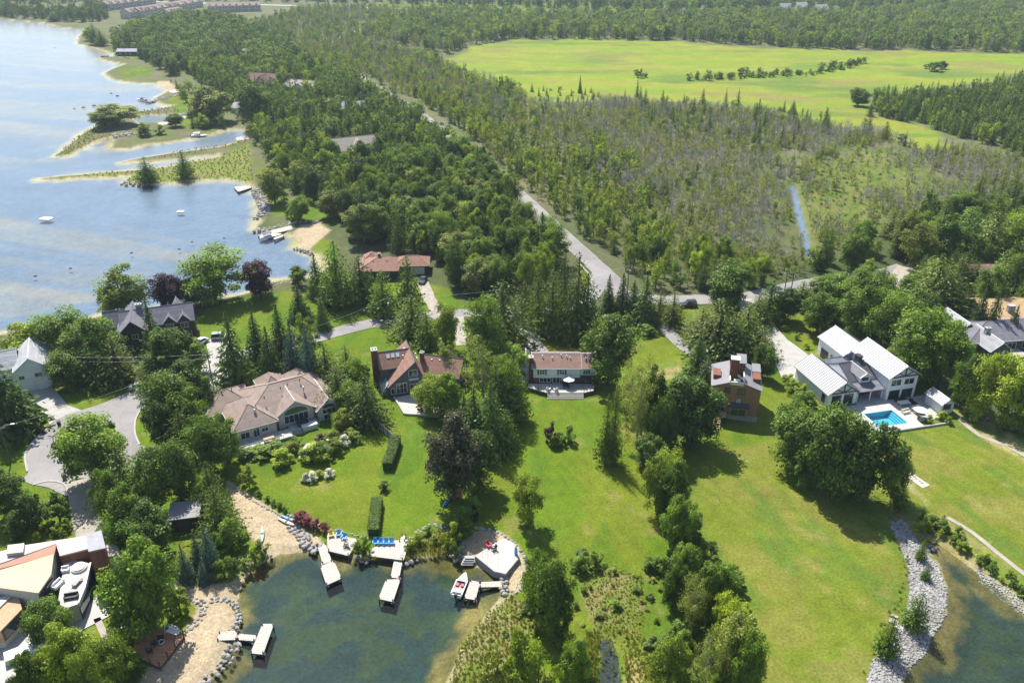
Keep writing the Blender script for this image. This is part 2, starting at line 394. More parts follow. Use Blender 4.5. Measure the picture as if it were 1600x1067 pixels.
def ground_colour(X, Y, wd, PXY, lake_d):
    """the plain colour of what grows or lies at a spot, plus painted depth darkening under water"""
    n1, n2, n3 = fbm(X, Y, 6, 4, 1), fbm(X, Y, 25, 4, 2), fbm(X, Y, 2.2, 3, 3)
    wx, wy = X + (fbm(X, Y, 5, 3, 11) - .5) * 3.0, Y + (fbm(X, Y, 5, 3, 12) - .5) * 3.0
    C = np.tile(np.array([0.065, 0.09, 0.028]), (len(X), 1))
    C = mix(C, (0.105, 0.115, 0.05), smooth(n2, .35, .65))
    C = mix(C, mix(np.tile(np.array([0.12, 0.15, 0.045]), (len(X), 1)), (0.165, 0.155, 0.085), smooth(fbm(X, Y, 11, 4, 71), .4, .6)), smooth(Y, 240, 330) * .8)
    fd = sdist(X + (n2 - .5) * 26, Y + (fbm(X, Y, 30, 3, 19) - .5) * 45, polyG(FIELD_PX))
    fc = mix(np.tile(np.array([0.185, 0.265, 0.02]), (len(X), 1)), (0.24, 0.265, 0.032), smooth(fbm(X * .35, Y, 16, 4, 5), .42, .62))
    fc = mix(fc, (0.22, 0.2, 0.055), smooth(fbm(X * .3, Y, 22, 4, 6), .56, .72) * .85)
    fc = mix(fc, (0.12, 0.19, 0.03), smooth(fbm(X * .3, Y, 18, 4, 8), .55, .75) * .9)
    C = mix(C, fc, smooth(fd, -4, 6))
    md = sdist(wx, wy, polyG(MARSH_PX))
    mc = mix(np.tile(np.array([0.105, 0.155, 0.022]), (len(X), 1)), (0.16, 0.17, 0.045), smooth(fbm(X, Y, 4, 4, 75), .4, .62))
    C = mix(C, mc, smooth(md, -10, 8))
    # lawns
    ld = sdist(wx, wy, polyG(LAWN_PX))
    lc = mix(np.tile(np.array([0.108, 0.172, 0.011]), (len(X), 1)), (0.14, 0.178, 0.015), smooth(fbm(X, Y, 9, 4, 21), .38, .62))
    east = smooth(sdist(X, Y, polyG([(1040, 670), (1120, 700), (1200, 690), (1210, 600), (1240, 610), (1420, 650), (1700, 600), (1900, 1300), (1130, 1300), (1180, 1000), (1090, 850), (1060, 760)])), -1.5, 2.0)
    lc = mix(lc, mix(np.tile(np.array([0.14, 0.18, 0.018]), (len(X), 1)), (0.18, 0.185, 0.034), smooth(fbm(X, Y, 7, 4, 23), .4, .66)), east)
    lc = mix(lc, (0.11, 0.165, 0.022), east * smooth(fbm(X * 1.6 + Y * .5, Y * .5, 9, 4, 24), .52, .68))
    lc = mix(lc, (0.082, 0.152, 0.012), (1 - east) * smooth(fbm(X * 1.5, Y * .6, 8, 3, 25), .5, .68) * .8)
    lc = mix(lc, (0.24, 0.21, 0.07), smooth(fbm(X, Y, 4.5, 4, 26), .64, .78) * .45)
    for ang, per, amp in ((R(118), 2.6, .05), (R(97), 3.4, .035)):                  # mowing lines
        ph = X * math.cos(ang + math.pi / 2) + Y * math.sin(ang + math.pi / 2) + (fbm(X, Y, 25, 2, 61) - .5) * 5
        lc = lc * (1 + amp * np.sin(ph * 2 * math.pi / per) * smooth(fbm(X, Y, 18, 3, 62 + int(per)), .35, .65))[:, None]
    C = mix(C, lc, smooth(ld, -1, 1))
    # clearings and verges beyond the road
    for p in ([(300, 500), (330, 478), (440, 455), (500, 452), (620, 490), (600, 505), (520, 520), (470, 500), (400, 500), (320, 530)], [(430, 335), (455, 315), (520, 318), (540, 330), (480, 345)], [(400, 262), (425, 260), (455, 315), (430, 335), (415, 300)],
              [(480, 372), (520, 375), (525, 420), (500, 415), (485, 395)], [(1210, 490), (1250, 488), (1290, 520), (1280, 548), (1225, 520)], [(185, 108), (235, 104), (240, 118), (195, 125)], [(170, 82), (210, 78), (215, 90), (185, 90)], [(905, 415), (915, 425), (926, 440), (920, 452), (905, 440)],
              [(1060, 480), (1090, 485), (1130, 540), (1110, 555), (1080, 530)], [(262, 150), (300, 148), (320, 190), (290, 200), (270, 170)], [(845, 525), (920, 528), (930, 560), (850, 556)], [(590, 4), (1010, 10), (1010, 26), (590, 20)], [(600, 438), (690, 446), (725, 470), (720, 490), (640, 490), (585, 470), (560, 455)], [(500, 425), (560, 440), (590, 470), (520, 480)]):
        C = mix(C, lc, smooth(sdist(wx, wy, polyG(p)), -1.2, 1.2))
    # rough tan and brown growth on the points
    for p, c in (([(780, 940), (800, 930), (830, 950), (830, 1000), (790, 1067), (770, 1200), (690, 1200), (700, 1067), (720, 1015), (750, 975)], (0.2, 0.2, 0.075)), ([(905, 900), (960, 885), (1005, 900), (1010, 950), (1000, 1000), (960, 990), (930, 990), (915, 940)], (0.2, 0.185, 0.07)),
                 ([(635, 872), (650, 840), (690, 828), (705, 850), (700, 868)], (0.34, 0.28, 0.14)), ([(62, 281), (150, 271), (215, 266), (344, 245), (390, 222), (395, 285), (345, 280), (250, 287), (192, 286), (205, 274)], (0.2, 0.2, 0.06)), ([(985, 990), (1010, 1000), (1020, 1100), (980, 1100)], (0.3, 0.26, 0.1)),
                 ([(850, 546), (920, 546), (915, 556), (850, 556)], (0.3, 0.25, 0.08)), ([(1000, 570), (1060, 565), (1065, 590), (1010, 600)], (0.3, 0.25, 0.1)), ([(1370, 640), (1385, 730), (1450, 790), (1440, 770), (1400, 720)], (0.3, 0.27, 0.12)), ([(1470, 640), (1520, 640), (1610, 700), (1620, 740)], (0.33, 0.29, 0.12)),
                 ([(1405, 780), (1460, 800), (1620, 905), (1620, 960), (1530, 900), (1440, 842), (1400, 815)], (0.25, 0.23, 0.08))):
        C = mix(C, mix(np.tile(np.array(c), (len(X), 1)), (0.14, 0.19, 0.03), smooth(n3 * .5 + n1 * .5, .42, .58)), smooth(sdist(wx, wy, polyG(p)), -.8, .8))
    for s_ in SAND:
        C = mix(C, (0.42, 0.335, 0.22), smooth(sdist(X, Y, s_) + (n1 - .5) * 1.2, -.3, .3))
    C = mix(C, (0.2, 0.19, 0.185), smooth(sdist(X, Y, polyG(RIP_PX)) + (n1 - .5) * .8, -.4, .4))
    # shore strip and lake bed
    small = np.maximum(sdist(X, Y, DITCH), sdist(X, Y, MUD)) > -4
    shore = smooth(-wd, 2.6, .2) * smooth(n1, .25, .5) * np.where(small, .1, 1)
    C = mix(C, (0.36, 0.31, 0.19), shore * .8 * (1 - smooth(lake_d, -1e3, -3) * 0))
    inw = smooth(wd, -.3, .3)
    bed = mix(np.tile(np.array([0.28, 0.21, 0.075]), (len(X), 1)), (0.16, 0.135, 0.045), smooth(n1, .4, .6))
    weeds_depth_dark = mix(np.tile(np.array([0.03, 0.062, 0.062]), (len(X), 1)), (0.05, 0.08, 0.045), smooth(fbm(X, Y, 3.5, 4, 31), .42, .62))
    bed = mix(bed, weeds_depth_dark, smooth(wd + (fbm(X, Y, 5, 4, 33) - .5) * 8, .9, 3.4))  # weed colour offshore also paints in the light lost in deeper water
    # the big lake: pale sand flats broken by channels along the shore, bed painted blue for deep water's tint
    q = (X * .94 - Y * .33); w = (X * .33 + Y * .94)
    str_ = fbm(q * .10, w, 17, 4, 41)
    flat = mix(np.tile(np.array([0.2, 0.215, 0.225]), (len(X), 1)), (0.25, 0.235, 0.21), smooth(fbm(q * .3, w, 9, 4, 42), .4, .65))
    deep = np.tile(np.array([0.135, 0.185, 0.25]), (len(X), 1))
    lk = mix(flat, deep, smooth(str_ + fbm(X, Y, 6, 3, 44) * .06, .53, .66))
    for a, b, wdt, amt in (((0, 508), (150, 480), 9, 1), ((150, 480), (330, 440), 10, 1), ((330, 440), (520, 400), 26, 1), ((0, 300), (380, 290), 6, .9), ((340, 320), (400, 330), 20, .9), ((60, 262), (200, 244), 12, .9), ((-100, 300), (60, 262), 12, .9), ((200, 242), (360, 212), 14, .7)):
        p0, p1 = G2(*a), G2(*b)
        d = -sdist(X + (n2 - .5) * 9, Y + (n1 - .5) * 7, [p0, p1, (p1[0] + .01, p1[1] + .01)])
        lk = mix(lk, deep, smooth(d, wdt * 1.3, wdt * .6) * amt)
    lk = mix(lk, (0.45, 0.36, 0.17), smooth(lake_d + (n1 - .5) * 6, 5, .5) * smooth(lake_d, -1, 0))
    bed = mix(bed, lk, smooth(lake_d, -1, 0))
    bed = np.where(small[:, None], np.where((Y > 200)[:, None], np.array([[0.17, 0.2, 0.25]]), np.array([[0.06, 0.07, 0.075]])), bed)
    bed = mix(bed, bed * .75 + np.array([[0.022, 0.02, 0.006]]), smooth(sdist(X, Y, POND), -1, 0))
    C = C * .86
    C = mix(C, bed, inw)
    return C
gx = np.concatenate([np.arange(-520, -40, 40), np.arange(-40, 1640, 4), np.arange(1640, 2160, 40)])
gy = np.concatenate([np.arange(-72, 420, 2), np.arange(420, 1125, 3), np.arange(1125, 1560, 35)])
PX, PY = np.meshgrid(gx.astype(float), gy.astype(float))
dzv = -(PY - 533.5) / F
ddy, ddz = math.cos(PITCH) + dzv * math.sin(PITCH), -math.sin(PITCH) + dzv * math.cos(PITCH)
tt = -CAMH / ddz
GX, GY = ((PX - 800) / F * tt).ravel(), (ddy * tt).ravel()
def water_dist(X, Y):
    ds = [sdist(X, Y, p) for p in WATERS]
    return np.max(np.array(ds), axis=0), ds[0]
WD, LD = water_dist(GX, GY)
GZ = np.where(WD < 0, WL * smooth(-WD, 2.2, 0.0) * (0.96), WL - np.minimum(np.where(LD > -1, 0.10, 0.22) * WD + .03, np.where(LD > -1, 1.3, 1.1)))
GZ = GZ + np.where(WD < -3, (fbm(GX, GY, 14, 3, 51) - .5) * .10, 0)
def _hp(x, y): return (69.3 + math.cos(R(14)) * x - math.sin(R(14)) * y, 154.4 + math.sin(R(14)) * x + math.cos(R(14)) * y)
GZ = np.where(sdist(GX, GY, [_hp(6.2, -10), _hp(13.2, -10), _hp(13.2, -4.5), _hp(6.2, -4.5)]) > -.8, -1.6, GZ)   # the pool's pit
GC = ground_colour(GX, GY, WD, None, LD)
nr, nc = PX.shape
idx = np.arange(nr * nc).reshape(nr, nc)
quads = np.stack([idx[1:, :-1], idx[1:, 1:], idx[:-1, 1:], idx[:-1, :-1]], -1).reshape(-1, 4)
def np_mesh(name, V, Q, mat_=None):
    me = bpy.data.meshes.new(name)
    k = Q.shape[1]
    me.vertices.add(len(V)); me.vertices.foreach_set('co', np.ascontiguousarray(V, dtype=np.float32).ravel())
    me.loops.add(Q.size); me.loops.foreach_set('vertex_index', np.ascontiguousarray(Q, dtype=np.int32).ravel())
    me.polygons.add(len(Q)); me.polygons.foreach_set('loop_start', np.arange(0, Q.size, k, dtype=np.int32))
    me.polygons.foreach_set('loop_total', np.full(len(Q), k, dtype=np.int32))
    if mat_: me.materials.append(mat_)
    me.update(calc_edges=True)
    return me
def ground_mat():
    m, N, L = new_mat('ground_cover')
    b = N['Principled BSDF']
    b.inputs['Roughness'].default_value = 0.95
    b.inputs['Specular IOR Level'].default_value = 0.1
    at = N.new('ShaderNodeAttribute'); at.attribute_name = 'cover'
    tc = N.new('ShaderNodeTexCoord')
    cur = at.outputs['Color']
    for sc_, lo, hi, det in ((0.07, .86, 1.14, 5), (0.45, .82, 1.18, 6), (2.2, .6, 1.4, 7)):
        t = N.new('ShaderNodeTexNoise'); t.inputs['Scale'].default_value = sc_; t.inputs['Detail'].default_value = det; t.inputs['Roughness'].default_value = .7
        L.new(tc.outputs['Object'], t.inputs['Vector'])
        r = N.new('ShaderNodeMapRange'); r.inputs['From Min'].default_value = .3; r.inputs['From Max'].default_value = .7; r.inputs['To Min'].default_value = lo; r.inputs['To Max'].default_value = hi
        L.new(t.outputs['Fac'], r.inputs['Value'])
        v = N.new('ShaderNodeVectorMath'); v.operation = 'SCALE'
        L.new(cur, v.inputs[0]); L.new(r.outputs[0], v.inputs['Scale'])
        cur = v.outputs[0]
    # faint hue drift between greener and yellower growth
    t = N.new('ShaderNodeTexNoise'); t.inputs['Scale'].default_value = 0.9; t.inputs['Detail'].default_value = 6
    L.new(tc.outputs['Object'], t.inputs['Vector'])
    r = N.new('ShaderNodeMapRange'); r.inputs['From Min'].default_value = .3; r.inputs['From Max'].default_value = .7; r.inputs['To Min'].default_value = .485; r.inputs['To Max'].default_value = .515
    L.new(t.outputs['Fac'], r.inputs['Value'])
    hs = N.new('ShaderNodeHueSaturation')
    L.new(r.outputs[0], hs.inputs['Hue']); L.new(cur, hs.inputs['Color'])
    L.new(hs.outputs[0], b.inputs['Base Color'])
    bt = N.new('ShaderNodeTexNoise'); bt.inputs['Scale'].default_value = 2.5; bt.inputs['Detail'].default_value = 4
    L.new(tc.outputs['Object'], bt.inputs['Vector'])
    bn = N.new('ShaderNodeBump'); bn.inputs['Strength'].default_value = .5; bn.inputs['Distance'].default_value = .12
    L.new(bt.outputs['Fac'], bn.inputs['Height']); L.new(bn.outputs[0], b.inputs['Normal'])
    return m
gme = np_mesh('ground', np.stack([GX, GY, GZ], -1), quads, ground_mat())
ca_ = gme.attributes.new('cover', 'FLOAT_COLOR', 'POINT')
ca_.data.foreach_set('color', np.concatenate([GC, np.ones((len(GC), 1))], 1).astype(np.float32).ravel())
gme.polygons.foreach_set('use_smooth', np.ones(len(quads), bool))
ground = bpy.data.objects.new('ground', gme)
COL.objects.link(ground)
tag(ground, 'grassy lakeside land with lawns, woodland floor, marsh and yellow-green field', None, None, 'structure')

# ---------------------------------------------------------------- water
def water_mat(name, tint, rough, wave, wscale, refl=1.33):
    m, N, L = new_mat(name)
    N.remove(N['Principled BSDF'])
    out = N['Material Output']
    tr = N.new('ShaderNodeBsdfTransparent'); tr.inputs[0].default_value = (*tint, 1)
    gl = N.new('ShaderNodeBsdfGlossy'); gl.inputs['Roughness'].default_value = rough
    fr = N.new('ShaderNodeFresnel'); fr.inputs['IOR'].default_value = refl
    tc = N.new('ShaderNodeTexCoord')
    n = N.new('ShaderNodeTexNoise'); n.inputs['Scale'].default_value = wscale; n.inputs['Detail'].default_value = 4
    mp = N.new('ShaderNodeMapping'); mp.inputs['Rotation'].default_value = (0, 0, R(-20)); mp.inputs['Scale'].default_value = (.45, 1.3, 1)
    L.new(tc.outputs['Object'], mp.inputs[0]); L.new(mp.outputs[0], n.inputs['Vector'])
    bn = N.new('ShaderNodeBump'); bn.inputs['Strength'].default_value = wave; bn.inputs['Distance'].default_value = .1
    L.new(n.outputs['Fac'], bn.inputs['Height'])
    L.new(bn.outputs[0], gl.inputs['Normal']); L.new(bn.outputs[0], fr.inputs['Normal'])
    mx = N.new('ShaderNodeMixShader')
    L.new(fr.outputs[0], mx.inputs[0]); L.new(tr.outputs[0], mx.inputs[1]); L.new(gl.outputs[0], mx.inputs[2])
    L.new(mx.outputs[0], out.inputs['Surface'])
    return m
M['lake'] = water_mat('lake_water', (0.86, 0.92, 0.95), 0.2, 0.3, 0.9)
M['cove'] = water_mat('cove_water', (0.76, 0.82, 0.79), 0.05, 0.1, 1.6)
def sheet(name, pts, z, m, label=None, kind='structure'):
    me = bpy.data.meshes.new(name)
    a = sum(pts[i][0] * pts[(i + 1) % len(pts)][1] - pts[(i + 1) % len(pts)][0] * pts[i][1] for i in range(len(pts)))
    if a < 0: pts = pts[::-1]
    me.from_pydata([(p[0], p[1], z) for p in pts], [], [tuple(range(len(pts)))])
    me.materials.append(m)
    o = bpy.data.objects.new(name, me); COL.objects.link(o)
    return tag(o, label, None, None, kind)
def grow(poly, d):
    """push an outline outwards a little so that the water ends inside the bank"""
    a = sum(poly[i][0] * poly[(i + 1) % len(poly)][1] - poly[(i + 1) % len(poly)][0] * poly[i][1] for i in range(len(poly)))
    s = 1 if a > 0 else -1
    out = []
    n = len(poly)
    for i in range(n):
        p, q, r_ = Vector(poly[i - 1]), Vector(poly[i]), Vector(poly[(i + 1) % n])
        e = ((q - p).normalized() + (r_ - q).normalized())
        e = e.normalized() if e.length > 1e-6 else (q - p).normalized()
        out.append((q.x + s * e.y * d, q.y - s * e.x * d))
    return out
sheet('lake_water', [(-1300, 160), (-60, 160), (-20, 215), (-20, 470), (-150, 700), (-330, 1050), (-1700, 1400)], WL, M['lake'], 'broad shallow blue lake with pale sand flats')
sheet('cove_water', [(-75, 60), (4, 60), (4, 113), (-75, 113)], WL + .004, M['cove'], 'dark green sheltered cove with docks')
sheet('pond_water', [(48, 60), (130, 60), (130, 118), (48, 118)], WL + .008, M['cove'], 'dark pond edged with grey riprap')
sheet('ditch_water', [G2(1215, 280), G2(1260, 280), G2(1290, 415), G2(1245, 415)], WL + .012, M['lake'], 'straight narrow ditch of bright water through the marsh')
sheet('puddle_water', [G2(915, 975), G2(1000, 975), G2(1010, 1150), G2(905, 1150)], WL + .016, M['cove'], 'muddy inlet between reedy points')

# ---------------------------------------------------------------- roads, drives, paths
def smooth_line(pts, step=2.5):
    P = [Vector(p) for p in pts]
    P = [2 * P[0] - P[1]] + P + [2 * P[-1] - P[-2]]
    out = []
    for i in range(1, len(P) - 2):
        a, b, c, d = P[i - 1:i + 3]
        n = max(2, int((c - b).length / step))
        for k in range(n):
            t = k / n
            out.append(0.5 * ((2 * b) + (c - a) * t + (2 * a - 5 * b + 4 * c - d) * t * t + (3 * b - a - 3 * c + d) * t ** 3))
    out.append(P[-2])
    return out
ROADS = []
def ribbon(name, px, w, z, m, label=None, world=False, keep=True):
    L_ = smooth_line(px if world else [G2(*p) for p in px])
    if keep: ROADS.append(([(p.x, p.y) for p in L_], w / 2))
    vs, fs = [], []
    for i, p in enumerate(L_):
        d = (L_[min(i + 1, len(L_) - 1)] - L_[max(i - 1, 0)]).normalized()
        ww = w[i] if isinstance(w, list) else w
        for s in (1, -1):
            e_ = ww / 2 + (random.uniform(-.14, .14) if ww > 1.5 else 0)
            vs.append((p.x - d.y * s * e_, p.y + d.x * s * e_, z))
        if i: fs.append((2 * i - 2, 2 * i - 1, 2 * i + 1, 2 * i))
    me = bpy.data.meshes.new(name); me.from_pydata(vs, [], fs); me.materials.append(m)
    o = bpy.data.objects.new(name, me); COL.objects.link(o)
    return tag(o, label, None, None, 'structure')
ribbon('road', [(560, 120), (640, 168), (698, 211), (748, 255), (806, 300), (838, 329), (886, 374), (930, 414), (957, 441), (968, 458), (1000, 466), (1042, 469), (1090, 468), (1150, 467), (1200, 458), (1245, 447), (1300, 438), (1370, 430), (1415, 418)], 6.4, .070, M['asphalt'], 'grey shore road running back through the woods')
ribbon('side_road', [(940, 420), (934, 445), (915, 470), (870, 485), (810, 491), (740, 489), (690, 492), (620, 500), (560, 510), (505, 525), (440, 541), (385, 553), (350, 572), (325, 595), (280, 606), (235, 616), (190, 636)], 5.2, .082, M['asphalt'], 'grey lane curving past the houses to the turning circle')
CIRCLE_PX = [(127, 641), (162, 630), (212, 609), (240, 606), (262, 612), (250, 619), (226, 634), (213, 652), (212, 676), (219, 696), (257, 699), (258, 720), (228, 722), (214, 742), (185, 758), (150, 752), (140, 748), (112, 750), (108, 775), (75, 762), (50, 757), (36, 749), (44, 738), (40, 714), (43, 703), (57, 684), (75, 669), (95, 652)]
def dense(px, n=4):
    pts = [Vector(G2(*p)) for p in px]
    P = pts + pts[:3]
    out = []
    for i in range(len(pts)):
        a, b, c, d = pts[i - 1], pts[i], pts[(i + 1) % len(pts)], pts[(i + 2) % len(pts)]
        for k in range(n):
            t = k / n
            q = 0.5 * ((2 * b) + (c - a) * t + (2 * a - 5 * b + 4 * c - d) * t * t + (3 * b - a - 3 * c + d) * t ** 3)
            out.append((q.x, q.y))
    return out
sheet('turning_circle_road', dense(CIRCLE_PX), .094, M['asphalt'], 'pale asphalt turning circle with grass verges')
def kerb(name, px, label):
    L_ = smooth_line([G2(*p) for p in px], 1.5)
    m = MB()
    for i in range(len(L_) - 1):
        a, b = L_[i], L_[i + 1]
        d = (b - a).normalized() * .18
        m.prism([(a.x - d.y, a.y + d.x), (a.x + d.y, a.y - d.x), (b.x + d.y, b.y - d.x), (b.x - d.y, b.y + d.x)], 0, .2)
    o = m.build(name, M['concrete'])
    return tag(o, label, None, None, 'structure')
kerb('kerb', [(252, 620), (226, 635), (213, 653), (211, 676), (218, 695)], 'pale kerb round the inner lawn of the turning circle')
kerb('kerb', [(76, 669), (57, 685), (43, 704), (39, 715), (43, 737)], 'pale kerb along the outer verge of the turning circle')
kerb('kerb', [(52, 758), (76, 752), (100, 756), (109, 774)], 'pale kerb round the small grass apron by the drive')
kerb('kerb', [(905, 412), (921, 430), (925, 440), (921, 455)], 'pale kerb on the bend where the roads meet')
ribbon('driveway', [(125, 750), (130, 790), (140, 830), (150, 848)], 4.6, .106, M['gravel'], 'paved drive leading down to the flat-roofed modern house')
sheet('driveway', polyG([(127, 641), (90, 655), (78, 664), (60, 634), (50, 617), (44, 610), (80, 603), (107, 634)]), .110, M['concrete'], 'pale concrete drive of the white gabled house')
ribbon('driveway', [(660, 440), (668, 460), (680, 482), (695, 493)], 3.4, .114, M['gravel'], 'sandy drive of the brown-roofed bungalow')
ribbon('driveway', [(715, 495), (718, 515), (722, 540)], 3.0, .118, M['gravel'], 'sandy drive beside the large pine')
ribbon('driveway', [(815, 490), (822, 512), (830, 535), (845, 555), (860, 560)], 5.0, .122, M['asphalt'], 'grey drive behind the white two-storey house')
ribbon('driveway', [(1018, 480), (1035, 508), (1060, 535), (1090, 558), (1118, 580)], 3.6, .126, M['asphalt'], 'long grey drive to the cedar-clad house')
ribbon('driveway', [(1160, 468), (1178, 488), (1196, 512), (1220, 540), (1245, 566), (1258, 580)], 6.0, .130, M['concrete'], 'pale drive to the white metal-roofed house')
ribbon('driveway', [(330, 585), (345, 555), (345, 538), (338, 527)], 6.5, .134, M['concrete'], 'pale concrete drive of the charcoal house')
ribbon('driveway', [(345, 575), (335, 610), (340, 640)], 4.6, .138, M['concrete'], 'drive down the side of the taupe-roofed bungalow')
ribbon('driveway', [(1415, 418), (1400, 440), (1412, 455), (1460, 462), (1520, 468)], 4.4, .142, M['gravel'], 'gravel drive looping to the tan-roofed house')
sheet('driveway', polyG([(1490, 458), (1530, 452), (1545, 478), (1500, 482)]), .146, M['concrete'], 'parking pad beside the tan-roofed house')
sheet('driveway', polyG([(1198, 512), (1216, 522), (1240, 538), (1264, 556), (1276, 566), (1242, 598), (1222, 592), (1208, 562)]), .136, M['concrete'], 'broad pale forecourt beside the white metal-roofed house')
ribbon('highway', [(200, 2), (480, 10), (600, 13), (695, 17), (800, 20), (900, 23.5), (990, 26), (1100, 24), (1300, 22)], 11, .09, M['concrete'], 'distant highway crossing the plain')
ribbon('track', [(500, 72), (532, 60), (575, 42), (605, 34), (645, 26)], 6, .1, M['gravel'], 'pale track through the far scrub')
ribbon('footpath', [(1500, 655), (1530, 680), (1570, 695), (1620, 722)], 1.1, .05, M['gravel'], 'thin gravel path past the pool house')
ribbon('footpath', [(1480, 808), (1520, 832), (1560, 865), (1620, 912)], .9, .055, M['gravel'], 'thin pale path along the pond hedge')
ribbon('footpath', [(1392, 715), (1410, 735), (1448, 760)], 2.0, .06, M['flag'], 'stone path beside the big dark trees')
# ---------------------------------------------------------------- building kit (local frame of a house: x along the front, y away from the viewer)
def gable(parent, x0, x1, y0, y1, ze, zr, axis, wm, rm, z0=-.3, oh=.45, t=.2, ridge=None, trim=None, wall='wall', seams=None, xf=None):
    """walls with gable ends and a two-sided roof; axis = direction of the ridge"""
    w = MB(xf)
    if axis == 'y':
        c = (x0 + x1) / 2 if ridge is None else ridge
        w.profile([(x0, z0), (x1, z0), (x1, ze), (c, zr - .02), (x0, ze)], y0, y1, 'y')
        sl, sr = (zr - ze) / (c - x0), (zr - ze) / (x1 - c)
        A = [(x0 - oh, y0 - oh, ze - oh * sl), (c, y0 - oh, zr), (c, y1 + oh, zr), (x0 - oh, y1 + oh, ze - oh * sl)]
        B = [(c, y0 - oh, zr), (x1 + oh, y0 - oh, ze - oh * sr), (x1 + oh, y1 + oh, ze - oh * sr), (c, y1 + oh, zr)]
    else:
        c = (y0 + y1) / 2 if ridge is None else ridge
        w.profile([(y0, z0), (y1, z0), (y1, ze), (c, zr - .02), (y0, ze)], x0, x1, 'x')
        sl, sr = (zr - ze) / (c - y0), (zr - ze) / (y1 - c)
        A = [(x0 - oh, y0 - oh, ze - oh * sl), (x1 + oh, y0 - oh, ze - oh * sl), (x1 + oh, c, zr), (x0 - oh, c, zr)]
        B = [(x0 - oh, c, zr), (x1 + oh, c, zr), (x1 + oh, y1 + oh, ze - oh * sr), (x0 - oh, y1 + oh, ze - oh * sr)]
    if wm: w.build(wall, wm, parent)
    r = MB(xf)
    up = lambda P: [(p[0], p[1], p[2] + t) for p in P]
    r.slab(up(A), t); r.slab(up(B), t)
    ro = r.build('roof', rm, parent)
    rc = MB(xf)
    if axis == 'y': rc.tube((c, y0 - oh - .01, zr + t), (c, y1 + oh + .01, zr + t), .11)
    else: rc.tube((x0 - oh - .01, c, zr + t), (x1 + oh + .01, c, zr + t), .11)
    rc.build('ridge_cap', trim or rm, ro)
    if trim:
        e = MB(xf)
        for P in (up(A), up(B)):
            n = 4
            for i in range(n):
                a, b = Vector(P[i]), Vector(P[(i + 1) % n])
                if abs(a.z - zr - t) < .01 and abs(b.z - zr - t) < .01: continue
                e.tube((a.x, a.y, a.z - t * .5), (b.x, b.y, b.z - t * .5), .1, None, 4)
        e.build('fascia', trim, ro)
    if seams:
        s = MB(xf)
        for P in (up(A), up(B)):
            P = [Vector(p) for p in P]
            if axis == 'y':
                lo, hi = (P[0], P[1]) if abs(P[1].x - c) < .01 else (P[1], P[0])
                n = int((y1 - y0 + 2 * oh) / seams)
                for k in range(n + 1):
                    yy = y0 - oh + .05 + k * (y1 - y0 + 2 * oh - .1) / n
                    s.tube((lo.x, yy, lo.z + .02), (hi.x, yy, hi.z + .02), .06, None, 4)
        so = s.build('roof_seams', M['seam'], ro)
        so['kind'] = 'stuff'
    return ro
def hip(parent, x0, x1, y0, y1, ze, zr, i0, i1, wm, rm, axis='x', z0=-.3, oh=.5, t=.2, trim=None, xf=None, wall='wall'):
    """walls under a hipped roof; the ridge runs along axis, i0 and i1 in from the two ends"""
    if wm: MB(xf).box(x0, x1, y0, y1, z0, ze).build(wall, wm, parent)
    X0, X1, Y0, Y1 = x0 - oh, x1 + oh, y0 - oh, y1 + oh
    z = ze + t - .12
    if axis == 'x':
        c = (y0 + y1) / 2
        a, b = (x0 + i0, c, zr + t), (x1 - i1, c, zr + t)
        faces = [[(X0, Y0, z), (X1, Y0, z), b, a], [(X1, Y1, z), (X0, Y1, z), a, b], [(X0, Y1, z), (X0, Y0, z), a], [(X1, Y0, z), (X1, Y1, z), b]]
    else:
        c = (x0 + x1) / 2
        a, b = (c, y0 + i0, zr + t), (c, y1 - i1, zr + t)
        faces = [[(X0, Y1, z), (X0, Y0, z), a, b], [(X1, Y0, z), (X1, Y1, z), b, a], [(X0, Y0, z), (X1, Y0, z), a], [(X1, Y1, z), (X0, Y1, z), b]]
    r = MB(xf)
    for f in faces: r.slab(f, t)
    ro = r.build('roof', rm, parent)
    rc = MB(xf)
    for p, q in ((a, b), (a, (X0, Y0, z)), ((b if axis == 'x' else a), (X1, Y0, z)), (b, (X1, Y1, z)), ((a if axis == 'x' else b), (X0, Y1, z))):
        rc.tube(p, q, .1, None, 4)
    rc.build('ridge_cap', rm, ro)
    if trim:
        e = MB(xf)
        for p, q in (((X0, Y0), (X1, Y0)), ((X1, Y0), (X1, Y1)), ((X1, Y1), (X0, Y1)), ((X0, Y1), (X0, Y0))):
            e.tube((*p, z - t * .55), (*q, z - t * .55), .11, None, 4)
        e.build('fascia', trim, ro)
    return ro
